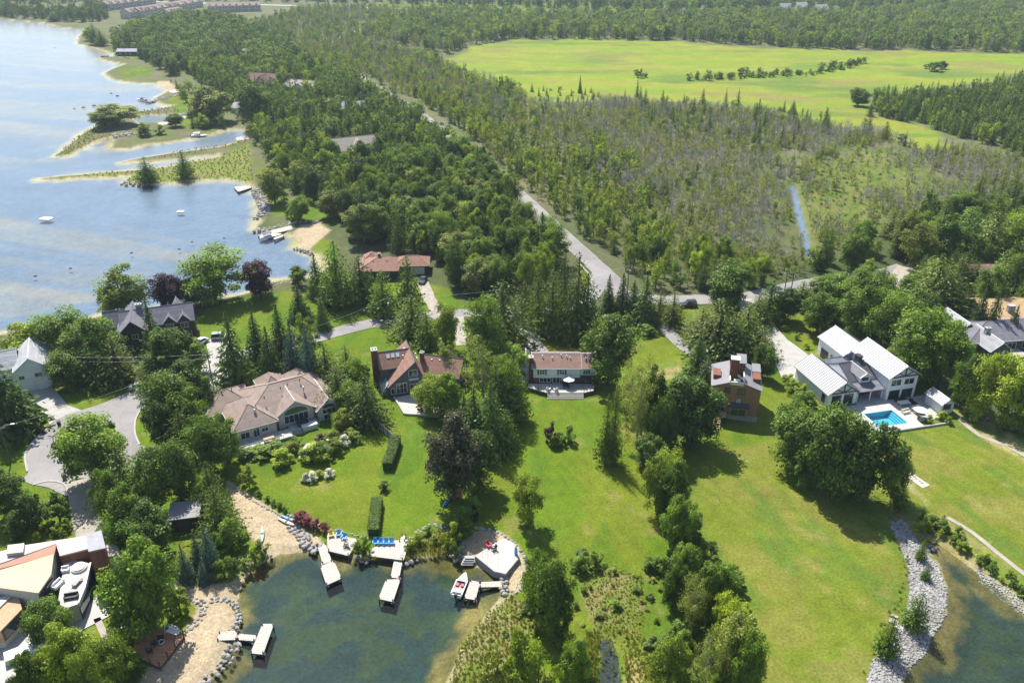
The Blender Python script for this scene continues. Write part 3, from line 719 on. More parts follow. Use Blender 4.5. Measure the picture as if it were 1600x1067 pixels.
def opening(parent, side, at, u, z, w, h, nx=2, nz=1, fm=None, gm=None, name='window', xf=None, bar=.09, sill=False):
    """a window or glazed door on a wall plane; side f/b/l/r, at = the plane, u,z = lower corner"""
    fm = fm or M['white']; gm = gm or M['glass']
    def bx(m, u0, u1, z0, z1, d0, d1):
        if side == 'f': m.box(u0, u1, at - d1, at - d0, z0, z1)
        elif side == 'b': m.box(u0, u1, at + d0, at + d1, z0, z1)
        elif side == 'l': m.box(at - d1, at - d0, u0, u1, z0, z1)
        else: m.box(at + d0, at + d1, u0, u1, z0, z1)
    f = MB(xf)
    bx(f, u, u + bar, z, z + h, -.02, .075); bx(f, u + w - bar, u + w, z, z + h, -.02, .075)
    bx(f, u + bar, u + w - bar, z, z + bar, -.02, .075); bx(f, u + bar, u + w - bar, z + h - bar, z + h, -.02, .075)
    for k in range(1, nx):
        c = u + w * k / nx
        bx(f, c - bar * .4, c + bar * .4, z + bar, z + h - bar, -.02, .06)
    for k in range(1, nz):
        c = z + h * k / nz
        bx(f, u + bar, u + w - bar, c - bar * .35, c + bar * .35, -.02, .055)
    o = f.build(name, fm, parent)
    for k in range(nx):
        g = MB(xf)
        a, b = u + bar + (w - 2 * bar) * k / nx, u + bar + (w - 2 * bar) * (k + 1) / nx
        bx(g, a, b, z + bar, z + h - bar, -.01, .025)
        g.build('pane', gm, o)
    if sill:
        s = MB(xf); bx(s, u - .08, u + w + .08, z - .1, z, -.02, .12); s.build('sill', fm, o)
    return o
def garage_door(parent, side, at, u, z, w, h, m, xf=None):
    def bx(mm, u0, u1, z0, z1, d0, d1):
        if side == 'f': mm.box(u0, u1, at - d1, at - d0, z0, z1)
        elif side == 'l': mm.box(at - d1, at - d0, u0, u1, z0, z1)
        else: mm.box(at + d0, at + d1, u0, u1, z0, z1)
    f = MB(xf); bx(f, u - .12, u + w + .12, z, z + h + .12, -.02, .03)
    o = f.build('garage_door', M['trim'], parent)
    for k in range(4):
        p = MB(xf); bx(p, u, u + w, z + h * k / 4 + .02, z + h * (k + 1) / 4 - .02, .03, .06); p.build('door_panel', m, o)
    return o
def chimney(parent, x, y, sx, sy, z0, z1, m, cap=None, xf=None, pots=2):
    c = MB(xf); c.box(x - sx / 2, x + sx / 2, y - sy / 2, y + sy / 2, z0, z1)
    o = c.build('chimney', m, parent)
    k = MB(xf); k.box(x - sx / 2 - .1, x + sx / 2 + .1, y - sy / 2 - .1, y + sy / 2 + .1, z1, z1 + .16)
    k.build('chimney_cap', cap or M['concrete'], o)
    for i in range(pots):
        p = MB(xf); p.lathe((x + (i - (pots - 1) / 2) * sx * .5, y, z1 + .16), [(.14, 0), (.16, .1), (.12, .35)], 8); p.build('chimney_pot', M['metal'], o)
    return o
def vents(parent, pts, xf=None, m=None):
    for x, y, z in pts:
        MB(xf).lathe((x, y, z - .2), [(.09, 0), (.09, .5), (.17, .5), (.17, .62)], 7).build('roof_vent', m or M['black'], parent)
def deck(parent, pts, z0, z1, m, name='deck_floor', skirt=None, xf=None):
    d = MB(xf); d.prism(pts, z1 - .18, z1); o = d.build(name, m, parent)
    if skirt:
        c = (sum(p[0] for p in pts) / len(pts), sum(p[1] for p in pts) / len(pts))
        q = [(c[0] + (p[0] - c[0]) * .985, c[1] + (p[1] - c[1]) * .985) for p in pts]
        MB(xf).prism(q, z0, z1 - .18).build('deck_skirt', skirt, parent)
    return o
def railing(parent, pts, z, h, m, xf=None, step=1.2):
    for a, b in zip(pts[:-1], pts[1:]):
        a, b = Vector(a), Vector(b)
        r = MB(xf); r.tube((a.x, a.y, z + h), (b.x, b.y, z + h), .045, None, 5); r.tube((a.x, a.y, z + h * .5), (b.x, b.y, z + h * .5), .025, None, 4)
        r.build('rail', m, parent)
        n = max(1, int((b - a).length / step))
        for k in range(n + 1):
            p = a.lerp(b, k / n)
            MB(xf).tube((p.x, p.y, z), (p.x, p.y, z + h), .05, None, 5).build('post', m, parent)
def stairs(parent, x, y0, w, z0, z1, n, m, run=.32, xf=None, dirn=-1):
    """steps that go down towards -y"""
    for k in range(n):
        z = z1 - (z1 - z0) * (k + 1) / (n + 1)
        ya = y0 + dirn * run * k; yb = y0 + dirn * run * (k + 1)
        MB(xf).box(x, x + w, min(ya, yb), max(ya, yb) - .01, z - .12, z).build('step', m, parent)
def house(name, at, rz, label):
    return empty(name, (at[0], at[1], 0), rz, label, 'house')

# ---- taupe hip-roofed bungalow with arched gable windows
h = house('hip_roof_bungalow', (-55.6, 141.0), R(30), 'large taupe-roofed stucco bungalow with two front gables and arched windows')
T, W_ = M['roof_taupe'], M['wall_cream']
hip(h, 1.5, 20.3, 1.5, 15.5, 3.3, 6.7, 7.2, 4.5, W_, T, 'x', trim=M['trim'])
hip(h, -1.2, 7.2, -.6, 10.5, 3.25, 6.0, 4.4, 3.5, W_, T, 'y', trim=M['trim'])
hip(h, -4.6, 4.8, 8.2, 17.5, 3.1, 5.7, 4.2, 4.0, W_, T, 'x', trim=M['trim'])
hip(h, 8, 13, 11, 18.5, 3.1, 5.6, 3, 2.5, W_, T, 'y', trim=M['trim'])
hip(h, 14, 19, 10, 17.5, 3.1, 5.4, 3, 2.5, W_, T, 'y', trim=M['trim'])
gable(h, 8.0, 15.6, .6, 7.5, 3.5, 6.0, 'y', W_, T, trim=M['trim'], oh=.5)
gable(h, 16.2, 20.9, -.6, 8, 3.1, 5.2, 'y', W_, T, trim=M['trim'], oh=.5)
for x0, x1, yy, zb, zs, rise in ((9.2, 14.4, .6, .9, 3.0, 1.5), (17.1, 20.0, -.6, 1.6, 3.0, .9)):
    c, rr = (x0 + x1) / 2, (x1 - x0) / 2
    arc = [(c + rr * math.cos(math.pi * k / 12), zs + rise * math.sin(math.pi * k / 12)) for k in range(13)]
    MB().profile([(c + (p[0] - c) * 1.12, zs + (p[1] - zs) * 1.15 + .02) for p in arc] + [(x0 - .3, zs - .12), (x1 + .3, zs - .12)], yy - .09, yy - .001, 'y').build('arch_frame', M['trim'], h)
    MB().profile(arc, yy - .13, yy - .02, 'y').build('arch_window', M['glass_green'], h)
    opening(h, 'f', yy, x0, zb, x1 - x0, zs - zb - .15, 5 if x1 - x0 > 4 else 3, 1, M['white'])
opening(h, 'f', -.6, -.2, .8, 1.9, 1.6, 2); opening(h, 'f', -.6, 4.1, 1.3, 1.4, 1.0, 2); opening(h, 'f', -.6, 2.4, 0.62, 1.3, 2.1, 2, name='door')
opening(h, 'f', -.6, 17.3, .1, 2.6, 1.3, 3, 1, M['trim'], name='door')
vents(h, [(6.6, 4.5, 6.1), (2.6, 3.6, 5.7), (4.4, 3.2, 5.5), (10.5, 5.9, 6.6), (12.2, 6.4, 6.7), (15.0, 7.0, 6.7), (1.6, 12.4, 5.7), (-.5, 12.2, 5.6)])
for x, y, z in ((15.0, 4.6, 5.6), (3.8, 1.8, 4.9)):
    MB().lathe((x, y, z - .3), [(.16, 0), (.16, .8), (.28, .8), (.28, 1.0), (.12, 1.15)], 8).build('flue', M['metal'], h)
gdk = empty('garden_terrace', (-55.6, 141.0, 0), R(30), 'pale raised terrace with railing along the taupe-roofed bungalow', 'terrace')
deck(gdk, [(-1.2, -4.0), (9.6, -4.0), (9.6, -.8), (7.4, -.8), (7.4, -.72), (-1.2, -.72)], 0, .62, M['paving'], skirt=M['concrete'])
deck(gdk, [(9.7, -2.2), (15.9, -2.2), (15.9, .5), (9.7, .5)], 0, .6, M['paving'], 'upper_floor', M['concrete'])
deck(gdk, [(12.0, -2.9), (15.2, -2.9), (15.2, -1.3), (12.0, -1.3)], 0, 1.15, M['trim'], 'planter_top', M['trim'])
railing(gdk, [(-1.1, -3.9), (9.4, -3.9)], .62, .8, M['metal'], step=1.6)
stairs(gdk, 9.8, -2.2, 2.0, 0, .6, 3, M['concrete'])
hot = empty('hot_tub', (0, 0, 0), 0, 'dark square spa on the terrace of the taupe-roofed bungalow', 'spa')
p_ = Matrix.Rotation(R(30), 3, 'Z') @ Vector((12.6, -.7, .61)); hot.location = (-55.6 + p_.x, 141 + p_.y, .61); hot.rotation_euler = (0, 0, R(30))
MB().box(-1.1, 1.1, -.9, .9, 0, .8).build('cabinet', M['timber'], hot); MB().box(-1.15, 1.15, -.95, .95, .8, .9).build('cover', M['dark'], hot)
sheet('flagstone_path', polyG([(478, 694), (500, 688), (535, 682), (540, 690), (512, 700), (488, 705), (480, 716), (466, 716), (470, 706)]), .1, M['flag'], 'flagstone steps winding down through rounded shrubs', 'structure')
# ---- grey gabled house with a long sloping roof
h = house('gabled_house', (-27.5, 159.0), R(17), 'blue-grey house with steep rusty brown roof, tall chimney and glass lean-to')
T, W_ = M['roof_brown'], M['wall_grey']
gable(h, 0, 8.2, 0, 10.5, 2.7, 8.0, 'y', W_, T, ridge=6.1, trim=M['wall_grey'], oh=.35)
gable(h, -1.2, 6.2, 3.8, 9.6, 5.3, 7.9, 'x', W_, T, trim=M['wall_grey'], oh=.3)
for k in range(3): MB().slab([(.6 + k * 1.1, 5.35, 7.03), (1.35 + k * 1.1, 5.35, 7.03), (1.35 + k * 1.1, 6.15, 7.66), (.6 + k * 1.1, 6.15, 7.66)], .12).build('skylight', M['glass_pale'], h)
chimney(h, -2.0, 6.6, 1.3, 1.6, 0, 9.0, M['brick'], pots=2)
opening(h, 'f', 0, 4.5, 4.3, 2.0, 1.7, 2); MB().box(4.4, 6.6, -.9, -.08, 3.9, 4.0).build('balcony', M['white'], h)
opening(h, 'f', 0, 1.5, .5, 2.5, 2.6, 3, 2); opening(h, 'f', 0, 4.6, .25, 2.6, 2.2, 3, name='door'); opening(h, 'f', 0, .3, .5, .9, 1.6, 1)
opening(h, 'f', 0, 7.4, 1.3, .7, 1.1, 1)
lean = MB(); lean.profile([(-1.5, -.2), (-.01, -.2), (-.01, 3.1), (-1.5, 1.2)], .3, 5.2, 'y'); lo = lean.build('sunroom', M['wall_grey'], h)
for k in range(6):
    y0 = .42 + k * .8
    MB().slab([(-1.56, y0, 1.24), (-.1, y0, 3.1), (-.1, y0 + .7, 3.1), (-1.56, y0 + .7, 1.24)], .06).build('roof_pane', M['glass_pale'], lo)
    opening(h, 'l', -1.5, y0, .3, .72, .8, 1)
wx = (7.2, 3.6, R(-31))          # the right-hand wing turns away
gable(h, 0, 9.6, 0, 7.0, 3.2, 6.0, 'x', W_, T, trim=M['wall_grey'], oh=.4, xf=wx)
gable(h, 2.8, 6.0, 5, 9.5, 3.0, 5.6, 'y', W_, T, oh=.3, xf=wx)
chimney(h, .4, 2.3, .8, .9, 2, 7.2, M['brick'], xf=wx)
vents(h, [(2.6, 2.6, 5.2), (4.5, 2.7, 5.25), (6.8, 2.8, 5.3)], wx, M['metal']); vents(h, [(4.3, 5.2, 6.9), (5.0, 7.6, 7.4), (7.1, 4.8, 7.2), (7.0, 2.6, 7.2)], None, M['metal'])
opening(h, 'f', 0, 3.0, .9, 1.6, 1.4, 2, xf=wx); opening(h, 'f', 0, 6.2, .9, 1.6, 1.4, 2, xf=wx); opening(h, 'r', 9.6, 2.4, .8, 1.6, 1.6, 2, xf=wx)
tr = empty('stone_terrace', (0, 0, 0), 0, 'sandy terrace with pale kerb in front of the blue-grey gabled house', 'terrace')
deck(tr, polyG([(616, 622), (632, 648), (690, 651), (712, 636), (700, 610), (660, 614)]), 0, .16, M['flag'], 'terrace_floor')
kk = MB()
for a, b in (((616, 622), (632, 648)), ((632, 648), (690, 652))):
    a, b = G(*a), G(*b); d = (b - a).normalized() * .2
    kk.prism([(a.x - d.y, a.y + d.x), (a.x + d.y, a.y - d.x), (b.x + d.y, b.y - d.x), (b.x - d.y, b.y + d.x)], 0, .45)
kk.build('terrace_edge', M['concrete'], tr)
# ---- white two-storey house with deck
h = house('two_storey_house', (4.9, 163.3), 0, 'white and brick two-storey house with red-brown roof facing its wide deck')
T = M['roof_redbrown']
MB().box(0, 10.6, .25, 7.6, -.3, 2.55).build('brick_wall', M['brick'], h)
gable(h, 0, 10.6, 0, 7.6, 5.0, 6.7, 'x', M['wall_white'], T, z0=2.5, oh=.35, trim=M['white'])
MB().box(10.65, 14.0, .65, 7.4, -.3, 2.5).build('brick_wall', M['brick'], h)
gable(h, 10.7, 14.0, .3, 7.4, 4.9, 6.5, 'x', M['wall_white'], T, z0=2.45, oh=.3, trim=M['white'])
gable(h, -3.2, -.1, 2.5, 8.5, 3.4, 5.4, 'y', M['wall_white'], T, oh=.3, trim=M['white'])
chimney(h, -.55, 1.6, .95, 1.3, 0, 7.0, M['brick'], pots=1)
for x in (.9, 5.4):
    opening(h, 'f', 0, x + .45, 3.35, 1.25, 1.25, 2, 2, M['white'], M['glass_green'])
    for s in (x, x + 1.75): MB().box(s, s + .38, -.07, -.005, 3.3, 4.65).build('shutter', M['wood_green'] if 'wood_green' in M else M['dark'], h)
opening(h, 'f', .3, 11.3, 3.2, 1.8, 1.2, 3, 1, M['white'], M['glass_green']); MB().box(10.8, 13.9, -.9, .28, 2.3, 2.9).build('awning', M['dark'], h)
opening(h, 'f', .25, 1.4, 1.2, 2.6, 1.2, 3, 1); opening(h, 'f', .25, 4.4, 1.0, 1.7, 1.5, 2, name='door'); opening(h, 'f', .25, 6.4, 1.6, 2.1, .8, 3); opening(h, 'f', .65, 12.0, 1.0, .8, 1.5, 1, name='door')
vents(h, [(2.1, 2.6, 6.5), (4.3, 2.2, 6.3), (6.4, 2.9, 6.6), (7.6, 2.6, 6.5), (8.4, 2.3, 6.3), (12, 2.3, 6.1)], None, M['metal'])
dk = empty('wooden_deck', (4.9, 163.3, 0), 0, 'pale many-sided deck with broad front steps at the white two-storey house', 'deck')
P = [(-1.4, -1.6), (3.0, -4.2), (11.2, -4.2), (13.6, -3.2), (14.0, -.1), (-1.0, -.1)]
deck(dk, P, 0, 1.0, M['paving'], skirt=M['timber'])
for k in range(3): MB().box(3.0, 11.2, -4.22 - .42 * (k + 1), -4.22 - .42 * k - .01, .55 - .25 * k, .72 - .25 * k).build('step', M['wood_grey'], dk)
railing(dk, [(-1.4, -1.6), (2.9, -4.15)], 1.0, .75, M['timber'], step=.7); railing(dk, [(11.3, -4.15), (13.6, -3.2), (13.95, -.4)], 1.0, .75, M['timber'], step=.7)
# ---- cedar-clad tower house
h = house('cedar_house', (42.6, 150.9), R(-13), 'tall orange cedar-clad house with split roof and square chimney tower')
W_, T = M['wall_orange'], M['roof_grey']
b = MB(); b.profile([(0, -.3), (10, -.3), (10, 7.6), (6.4, 8.9), (6.4, 8.3), (3.5, 8.3), (3.5, 8.9), (0, 7.6)], 0, 9.5, 'y'); b.build('wall', W_, h)
M['roof_lilac'] = mat('pale_metal_roof', (0.2, 0.195, 0.205), 0.6, 0.06, 0.6)
MB().slab([(-.3, -.3, 7.66), (3.5, -.3, 9.04), (3.5, 9.7, 9.04), (-.3, 9.7, 7.66)], .14).build('roof', M['roof_lilac'], h)
MB().slab([(6.4, -.3, 9.04), (10.3, -.3, 7.66), (10.3, 9.7, 7.66), (6.4, 9.7, 9.04)], .14).build('roof', M['roof_lilac'], h)
MB().box(0.1, 1.6, 2.6, 5.6, 7.6, 8.9).build('dormer', M['wall_rust'], h); MB().box(8.3, 9.9, 2.6, 5.6, 7.6, 8.9).build('dormer', M['wall_rust'], h)
MB().box(8.2, 10.0, 5.7, 9.5, 7.6, 9.0).build('rear_dormer', M['roof_lilac'], h)
MB().box(3.5, 6.4, -.05, .2, 8.3, 9.05).build('parapet', M['cream'], h); MB().box(3.4, 3.6, .2, 5, 8.9, 9.3).build('parapet', M['cream'], h); MB().box(6.3, 6.5, .2, 5, 8.9, 9.3).build('parapet', M['cream'], h)
MB().box(3.62, 6.28, .25, 5.4, 8.31, 8.36).build('roof_terrace', M['dark'], h)
MB().box(4.3, 5.6, .5, 1.2, 8.4, 9.2).build('terrace_bench', M['cream'], h)
MB().box(4.9, 6.6, 5.5, 8.6, 8, 10.9).build('stair_tower', M['wall_rust'], h); MB().slab([(4.7, 5.3, 10.9), (6.8, 5.3, 10.9), (6.8, 8.8, 11.4), (4.7, 8.8, 11.4)], .16).build('tower_roof', M['roof_lilac'], h)
chimney(h, 4.2, 3.2, 1.7, 1.6, 8, 13.0, M['wall_rust'], M['white'], pots=1)
G_ = M['glass_green']
opening(h, 'f', 0, 2.6, 6.2, 1.2, 1.4, 2, 1, M['timber'], G_); opening(h, 'f', 0, 5.2, 6.1, 1.7, 1.5, 2, 1, M['timber'], G_)
opening(h, 'f', 0, 1.9, 4.4, 1.2, 1.1, 2, 1, M['dark'], G_); opening(h, 'f', 0, 5.2, 4.0, 1.1, 1.3, 2, 1, M['dark'], M['glass_pale'])
opening(h, 'f', 0, .8, 1.7, 2.2, 1.8, 3, 1, M['dark'], M['glass'], 'door')
MB().box(3.9, 10.0, -.3, -.002, -.3, 1.1).build('foundation', M['concrete'], h)
MB().slab([(3.8, -1.0, 3.4), (8.0, -1.0, 3.4), (8.0, 0, 4.2), (3.8, 0, 4.2)], .12).build('bay_roof', M['roof_dark'], h)
MB().box(4.0, 7.8, -.7, 0, 1.15, 3.35).build('bay', M['wall_orange'], h); opening(h, 'f', -.7, 4.3, 1.3, 3.2, 1.8, 2, 1, M['wood_tan'], G_)
dk = empty('raised_deck', (42.6, 150.9, 0), R(-13), 'small tan raised deck with ladder stairs at the cedar-clad house', 'deck')
deck(dk, [(.3, -2.3), (3.6, -2.3), (3.6, -.05), (.3, -.05)], 0, 1.6, M['wood_tan'])
for x, y in ((.45, -2.15), (3.45, -2.15), (.45, -.2), (3.45, -.2)): MB().box(x - .08, x + .08, y - .08, y + .08, -.2, 1.42).build('post', M['timber'], dk)
railing(dk, [(.35, -.1), (.35, -2.25), (1.0, -2.25)], 1.6, .8, M['wood_tan'], step=.9); railing(dk, [(2.4, -2.25), (3.55, -2.25)], 1.6, .8, M['wood_tan'])
stairs(dk, 1.05, -2.31, 1.3, 0, 1.6, 7, M['wood_tan'], .36)
for x in (1.0, 2.36): MB().add([(x, -2.3, 1.6), (x + .06, -2.3, 1.6), (x + .06, -2.3, 1.35), (x, -2.3, 1.35), (x, -5.0, .22), (x + .06, -5.0, .22), (x + .06, -5.0, -.05), (x, -5.0, -.05)], [(0, 1, 2, 3), (4, 7, 6, 5), (0, 4, 5, 1), (1, 5, 6, 2), (2, 6, 7, 3), (3, 7, 4, 0)]).build('stringer', M['wood_tan'], dk)
# ---- white farmhouse with standing seam roofs
h = house('metal_roof_farmhouse', (69.3, 154.4), R(14), 'white board farmhouse with pale ribbed metal roofs beside the swimming pool')
W_, T = M['wall_white'], M['roof_metal']
def truss(x0, x1, y, ze, zr):
    c = (x0 + x1) / 2
    m = MB()
    m.tube((x0 + .2, y, ze + .05), (x1 - .2, y, ze + .05), .13, None, 4); m.tube((c, y, ze), (c, y, zr - .1), .12, None, 4)
    for s in (-1, 1):
        m.tube((c + s * (x1 - x0) * .47, y, ze + .08), (c, y, zr - .12), .12, None, 4); m.tube((c, y, ze + .1), (c + s * (x1 - x0) * .25, y, (ze + zr) / 2 - .1), .1, None, 4)
    m.build('gable_truss', M['dark'], h)
gable(h, 0, 7.2, 0, 13, 3.5, 5.9, 'y', W_, T, trim=M['metal'], seams=.75, oh=.45); truss(0, 7.2, -.3, 3.35, 5.7)
opening(h, 'f', 0, 1.0, .15, 2.3, 2.6, 2, 1, M['dark']); opening(h, 'f', 0, 4.0, .15, 2.3, 2.6, 2, 1, M['dark']); opening(h, 'l', 0, 1.0, .6, 1.2, 1.9, 2, 1, M['dark'])
gable(h, 14.2, 21.6, -.7, 13, 6.0, 8.4, 'y', W_, T, trim=M['metal'], seams=.75, oh=.45); truss(14.2, 21.6, -1.0, 5.9, 8.2)
for x in (14.9, 18.2):
    opening(h, 'f', -.7, x, .2, 2.7, 2.3, 2, 1, M['dark']); opening(h, 'f', -.7, x, 3.6, 2.6, 1.6, 2, 1, M['white'])
opening(h, 'r', 21.6, 2, 3.6, 1.6, 1.5, 2, 1, M['dark']); opening(h, 'r', 21.6, 2, .6, 1.6, 1.8, 2, 1, M['dark'])
gable(h, 12.2, 20.2, 13.2, 23, 4.7, 7.0, 'y', W_, T, trim=M['metal'], seams=.75, oh=.4)
garage_door(h, 'l', 12.2, 14.6, 0, 3.0, 2.6, M['timber']); garage_door(h, 'l', 12.2, 18.6, 0, 3.0, 2.6, M['timber'])
gable(h, 7.3, 14.1, 3.0, 12, 3.5, 5.7, 'x', W_, M['roof_dark'], oh=.05, ridge=8.0)
MB().slab([(7.2, -.2, 2.85), (14.15, -.2, 2.85), (14.15, 3.1, 3.58), (7.2, 3.1, 3.58)], .14).build('porch_roof', M['roof_slate'], h)
for x in (7.5, 10.8, 13.8): MB().box(x - .1, x + .1, .05, .25, 0, 2.8).build('porch_post', M['white'], h)
opening(h, 'f', 3.0, 8.2, .15, 4.6, 2.2, 4, 1, M['dark'], name='door')
gable(h, 9.3, 12.0, 2.6, 8.0, 4.9, 5.75, 'y', W_, M['roof_slate'], z0=3.3, oh=.25, trim=M['metal']); opening(h, 'f', 2.6, 9.8, 3.95, 1.7, .8, 2, 1, M['dark'])
gable(h, 8.6, 13.0, 11, 15, 3.0, 4.4, 'x', W_, T, oh=.2)
chimney(h, 12.7, 8.6, 1.0, 1.4, 4.5, 6.9, M['dark'], M['dark'], pots=1)
def hp(x, y, z=0.0, o=(69.3, 154.4), r=R(14)):
    return Vector((o[0] + math.cos(r) * x - math.sin(r) * y, o[1] + math.sin(r) * x + math.cos(r) * y, z))
pt = empty('pool_terrace', (69.3, 154.4, 0), R(14), 'pale paved terrace round the blue swimming pool', 'terrace')
for q in ([(3.5, -12.0), (15.8, -12.0), (15.8, -10.0), (3.5, -10.0)], [(3.5, -10), (6.2, -10), (6.2, -4.5), (3.5, -4.5)], [(13.2, -10), (21.9, -10), (21.9, -4.5), (13.2, -4.5)], [(3.5, -4.5), (26.5, -4.5), (26.5, -.8), (3.5, -.8)], [(7.3, -.8), (14.1, -.8), (14.1, 2.9), (7.3, 2.9)]):
    MB().prism(q, -.2, .16).build('paving', M['paving'], pt)
MB().box(3.4, 22.0, -12.35, -12.02, -.2, .4).build('edge_wall', M['concrete'], pt)
pool = empty('swimming_pool', (69.3, 154.4, 0), R(14), 'rectangular blue swimming pool with corner steps', 'pool')
M['pool'] = mat('pool_liner', (0.16, 0.46, 0.56), 0.5, 0.06, 1)
M['pool_water'] = water_mat('pool_water', (0.62, 0.9, 0.97), 0.03, 0.2, 3)
MB().box(6.2, 13.2, -10, -4.5, -1.3, -1.2).build('basin_floor', M['pool'], pool)
for q in ((6.2, 6.3, -10, -4.5), (13.1, 13.2, -10, -4.5), (6.3, 13.1, -10, -9.9), (6.3, 13.1, -4.6, -4.5)): MB().box(*q, -1.2, .14).build('basin_wall', M['pool'], pool)
for k in range(3): MB().box(12.0 + .36 * k, 13.1, -9.9, -4.6, -1.2, -.9 + .3 * k).build('pool_step', M['pool'], pool)
me_ = MB().add([(6.3, -9.9, .05), (13.1, -9.9, .05), (13.1, -4.6, .05), (6.3, -4.6, .05)], [(0, 1, 2, 3)]).build('pool_surface', M['pool_water'], pool)
# keep the lawn out of the basin
cab = house('pool_house', hp(22.2, -8.5)[:2], R(14), 'small open-sided pool house with pale ribbed roof')
cab['category'] = 'pool house'
MB().box(0, .15, 0, 5, 0, 2.4).build('side_post', M['white'], cab); MB().box(0, 3.2, 4.85, 5, 0, 2.4).build('rear_wall', M['wood_tan'], cab); MB().box(3.05, 3.2, 0, 4.85, 0, 2.4).build('side_wall', W_, cab)
MB().box(.15, 3.05, 0, .15, 0, .9).build('front_wall', W_, cab); MB().box(.15, .6, 0, .15, .9, 2.4).build('front_pier', W_, cab); MB().box(2.6, 3.05, 0, .15, .9, 2.4).build('front_pier', W_, cab)
MB().profile([(0, 2.4), (3.2, 2.4), (1.6, 3.4)], 0, .15, 'y').build('gable_wall', W_, cab)
gable(cab, 0, 3.2, 0, 5, 2.45, 3.5, 'y', None, T, trim=M['metal'], seams=.6, oh=.25)
MB().box(.8, 2.4, .3, .9, .0, .9).build('counter', M['wood_tan'], cab)
# ---- charcoal house
h = house('charcoal_house', (-96.4, 179.4), R(20), 'charcoal-sided house with slate roof, front gable and twin garage dormers')
W_, T = M['wall_dark'], M['roof_slate']
gable(h, 0, 6.6, 0, 12, 5.4, 8.5, 'y', W_, T, oh=.5, trim=M['roof_slate'])
gable(h, .5, 17.4, 3.6, 11, 5.2, 8.2, 'x', W_, T, oh=.4)
gable(h, -3.5, 1, 7, 13, 4.6, 7.6, 'x', W_, T, oh=.4)
for x in (10.3, 13.7):
    gable(h, x, x + 2.9, 3.3, 7, 5.3, 6.9, 'y', W_, T, oh=.3, z0=2.4)
    opening(h, 'f', 3.3, x + .5, 3.4, 1.8, 1.4, 2, 1, M['trim'])
    garage_door(h, 'f', 3.6, x + .1, 0, 2.6, 2.3, M['timber'])
opening(h, 'f', 0, 2.9, 3.6, 1.5, 1.3, 2, 1, M['trim']); opening(h, 'f', 0, .4, 3.5, 1.2, 1.3, 2, 1, M['trim']); opening(h, 'f', 0, 1.0, .7, 1.6, 1.4, 2, 1, M['trim'])
gable(h, 12.5, 15, 8, 12, 6.4, 8.4, 'y', W_, T, oh=.2)
chimney(h, 5.0, 8.0, 1.4, 1.0, 6, 9.4, M['brick_grey'], pots=2)
# ---- white gabled house at the edge
h = house('white_gabled_house', (-111.6, 160.6), R(26), 'white-sided gabled house with pale grey roof and double garage doors')
W_, T = M['wall_white'], M['roof_pale']
gable(h, 0, 6.6, 0, 11, 5.6, 8.2, 'y', W_, T, oh=.4, trim=M['white'])
gable(h, -9, 0.2, 3.0, 10.5, 5.4, 8.0, 'x', W_, T, oh=.4, trim=M['white'])
opening(h, 'f', 0, 3.6, 3.2, 1.7, 1.1, 2, 1, M['trim']); opening(h, 'f', 0, .4, 3.2, 1.2, 1.0, 2, 1, M['trim'])
garage_door(h, 'f', 0, .4, 0, 2.6, 2.3, M['white']); garage_door(h, 'f', 0, 3.6, 0, 2.6, 2.3, M['white'])
# ---- brown bungalow behind the spruces
h = house('brown_bungalow', (-45.5, 227.0), R(3), 'low bungalow with broad brown hip roof behind dark spruces')
W_, T = M['wall_dark'], M['roof_brown']
hip(h, 0, 11, 0, 10, 2.9, 5.3, 5.5, 2.5, W_, T, 'x', oh=.8); hip(h, .6, 5, 7, 13, 2.9, 4.9, 2.4, 2.4, W_, T, 'y', oh=.7)
hip(h, 10.5, 20, 3.6, 10.4, 2.8, 4.7, 3, 3, W_, T, 'x', oh=.7)
chimney(h, 5.6, 5.4, .8, .7, 4, 6.2, M['brick'], pots=1); vents(h, [(4, 3, 4.6), (8, 3, 4.6)])
opening(h, 'f', 0, 1.2, .8, 2.4, 1.4, 2); opening(h, 'f', 0, 6.5, .8, 2.4, 1.4, 2); garage_door(h, 'f', 3.6, 15.2, 0, 3.8, 2.2, M['trim'])
# ---- small garden shed
h = house('garden_shed', G2(504, 480), R(-20), 'small dark garden shed with pale gable roof on the lakeside lawn'); h['category'] = 'shed'
gable(h, -1.6, 1.6, 0, 3.4, 2.0, 3.0, 'y', M['wall_dark'], M['roof_grey'], oh=.3); opening(h, 'f', 0, -.5, .2, 1.0, 1.6, 1, 1, M['trim'], name='door')
# ---- dark shed by the beach
h = house('timber_shed', G2(270, 832), R(12), 'dark timber shed with pale flat roof among the cedars'); h['category'] = 'shed'
MB().box(0, 4.6, 0, 3.8, -.2, 2.9).build('wall', M['wall_dark'], h); MB().slab([(-.4, -.4, 3.05), (5.0, -.4, 3.05), (5.0, 4.2, 3.35), (-.4, 4.2, 3.35)], .18).build('roof', M['roof_lilac'], h); MB().box(1.2, 3.0, -.06, -.002, 0, 2.2).build('door', M['timber'], h)
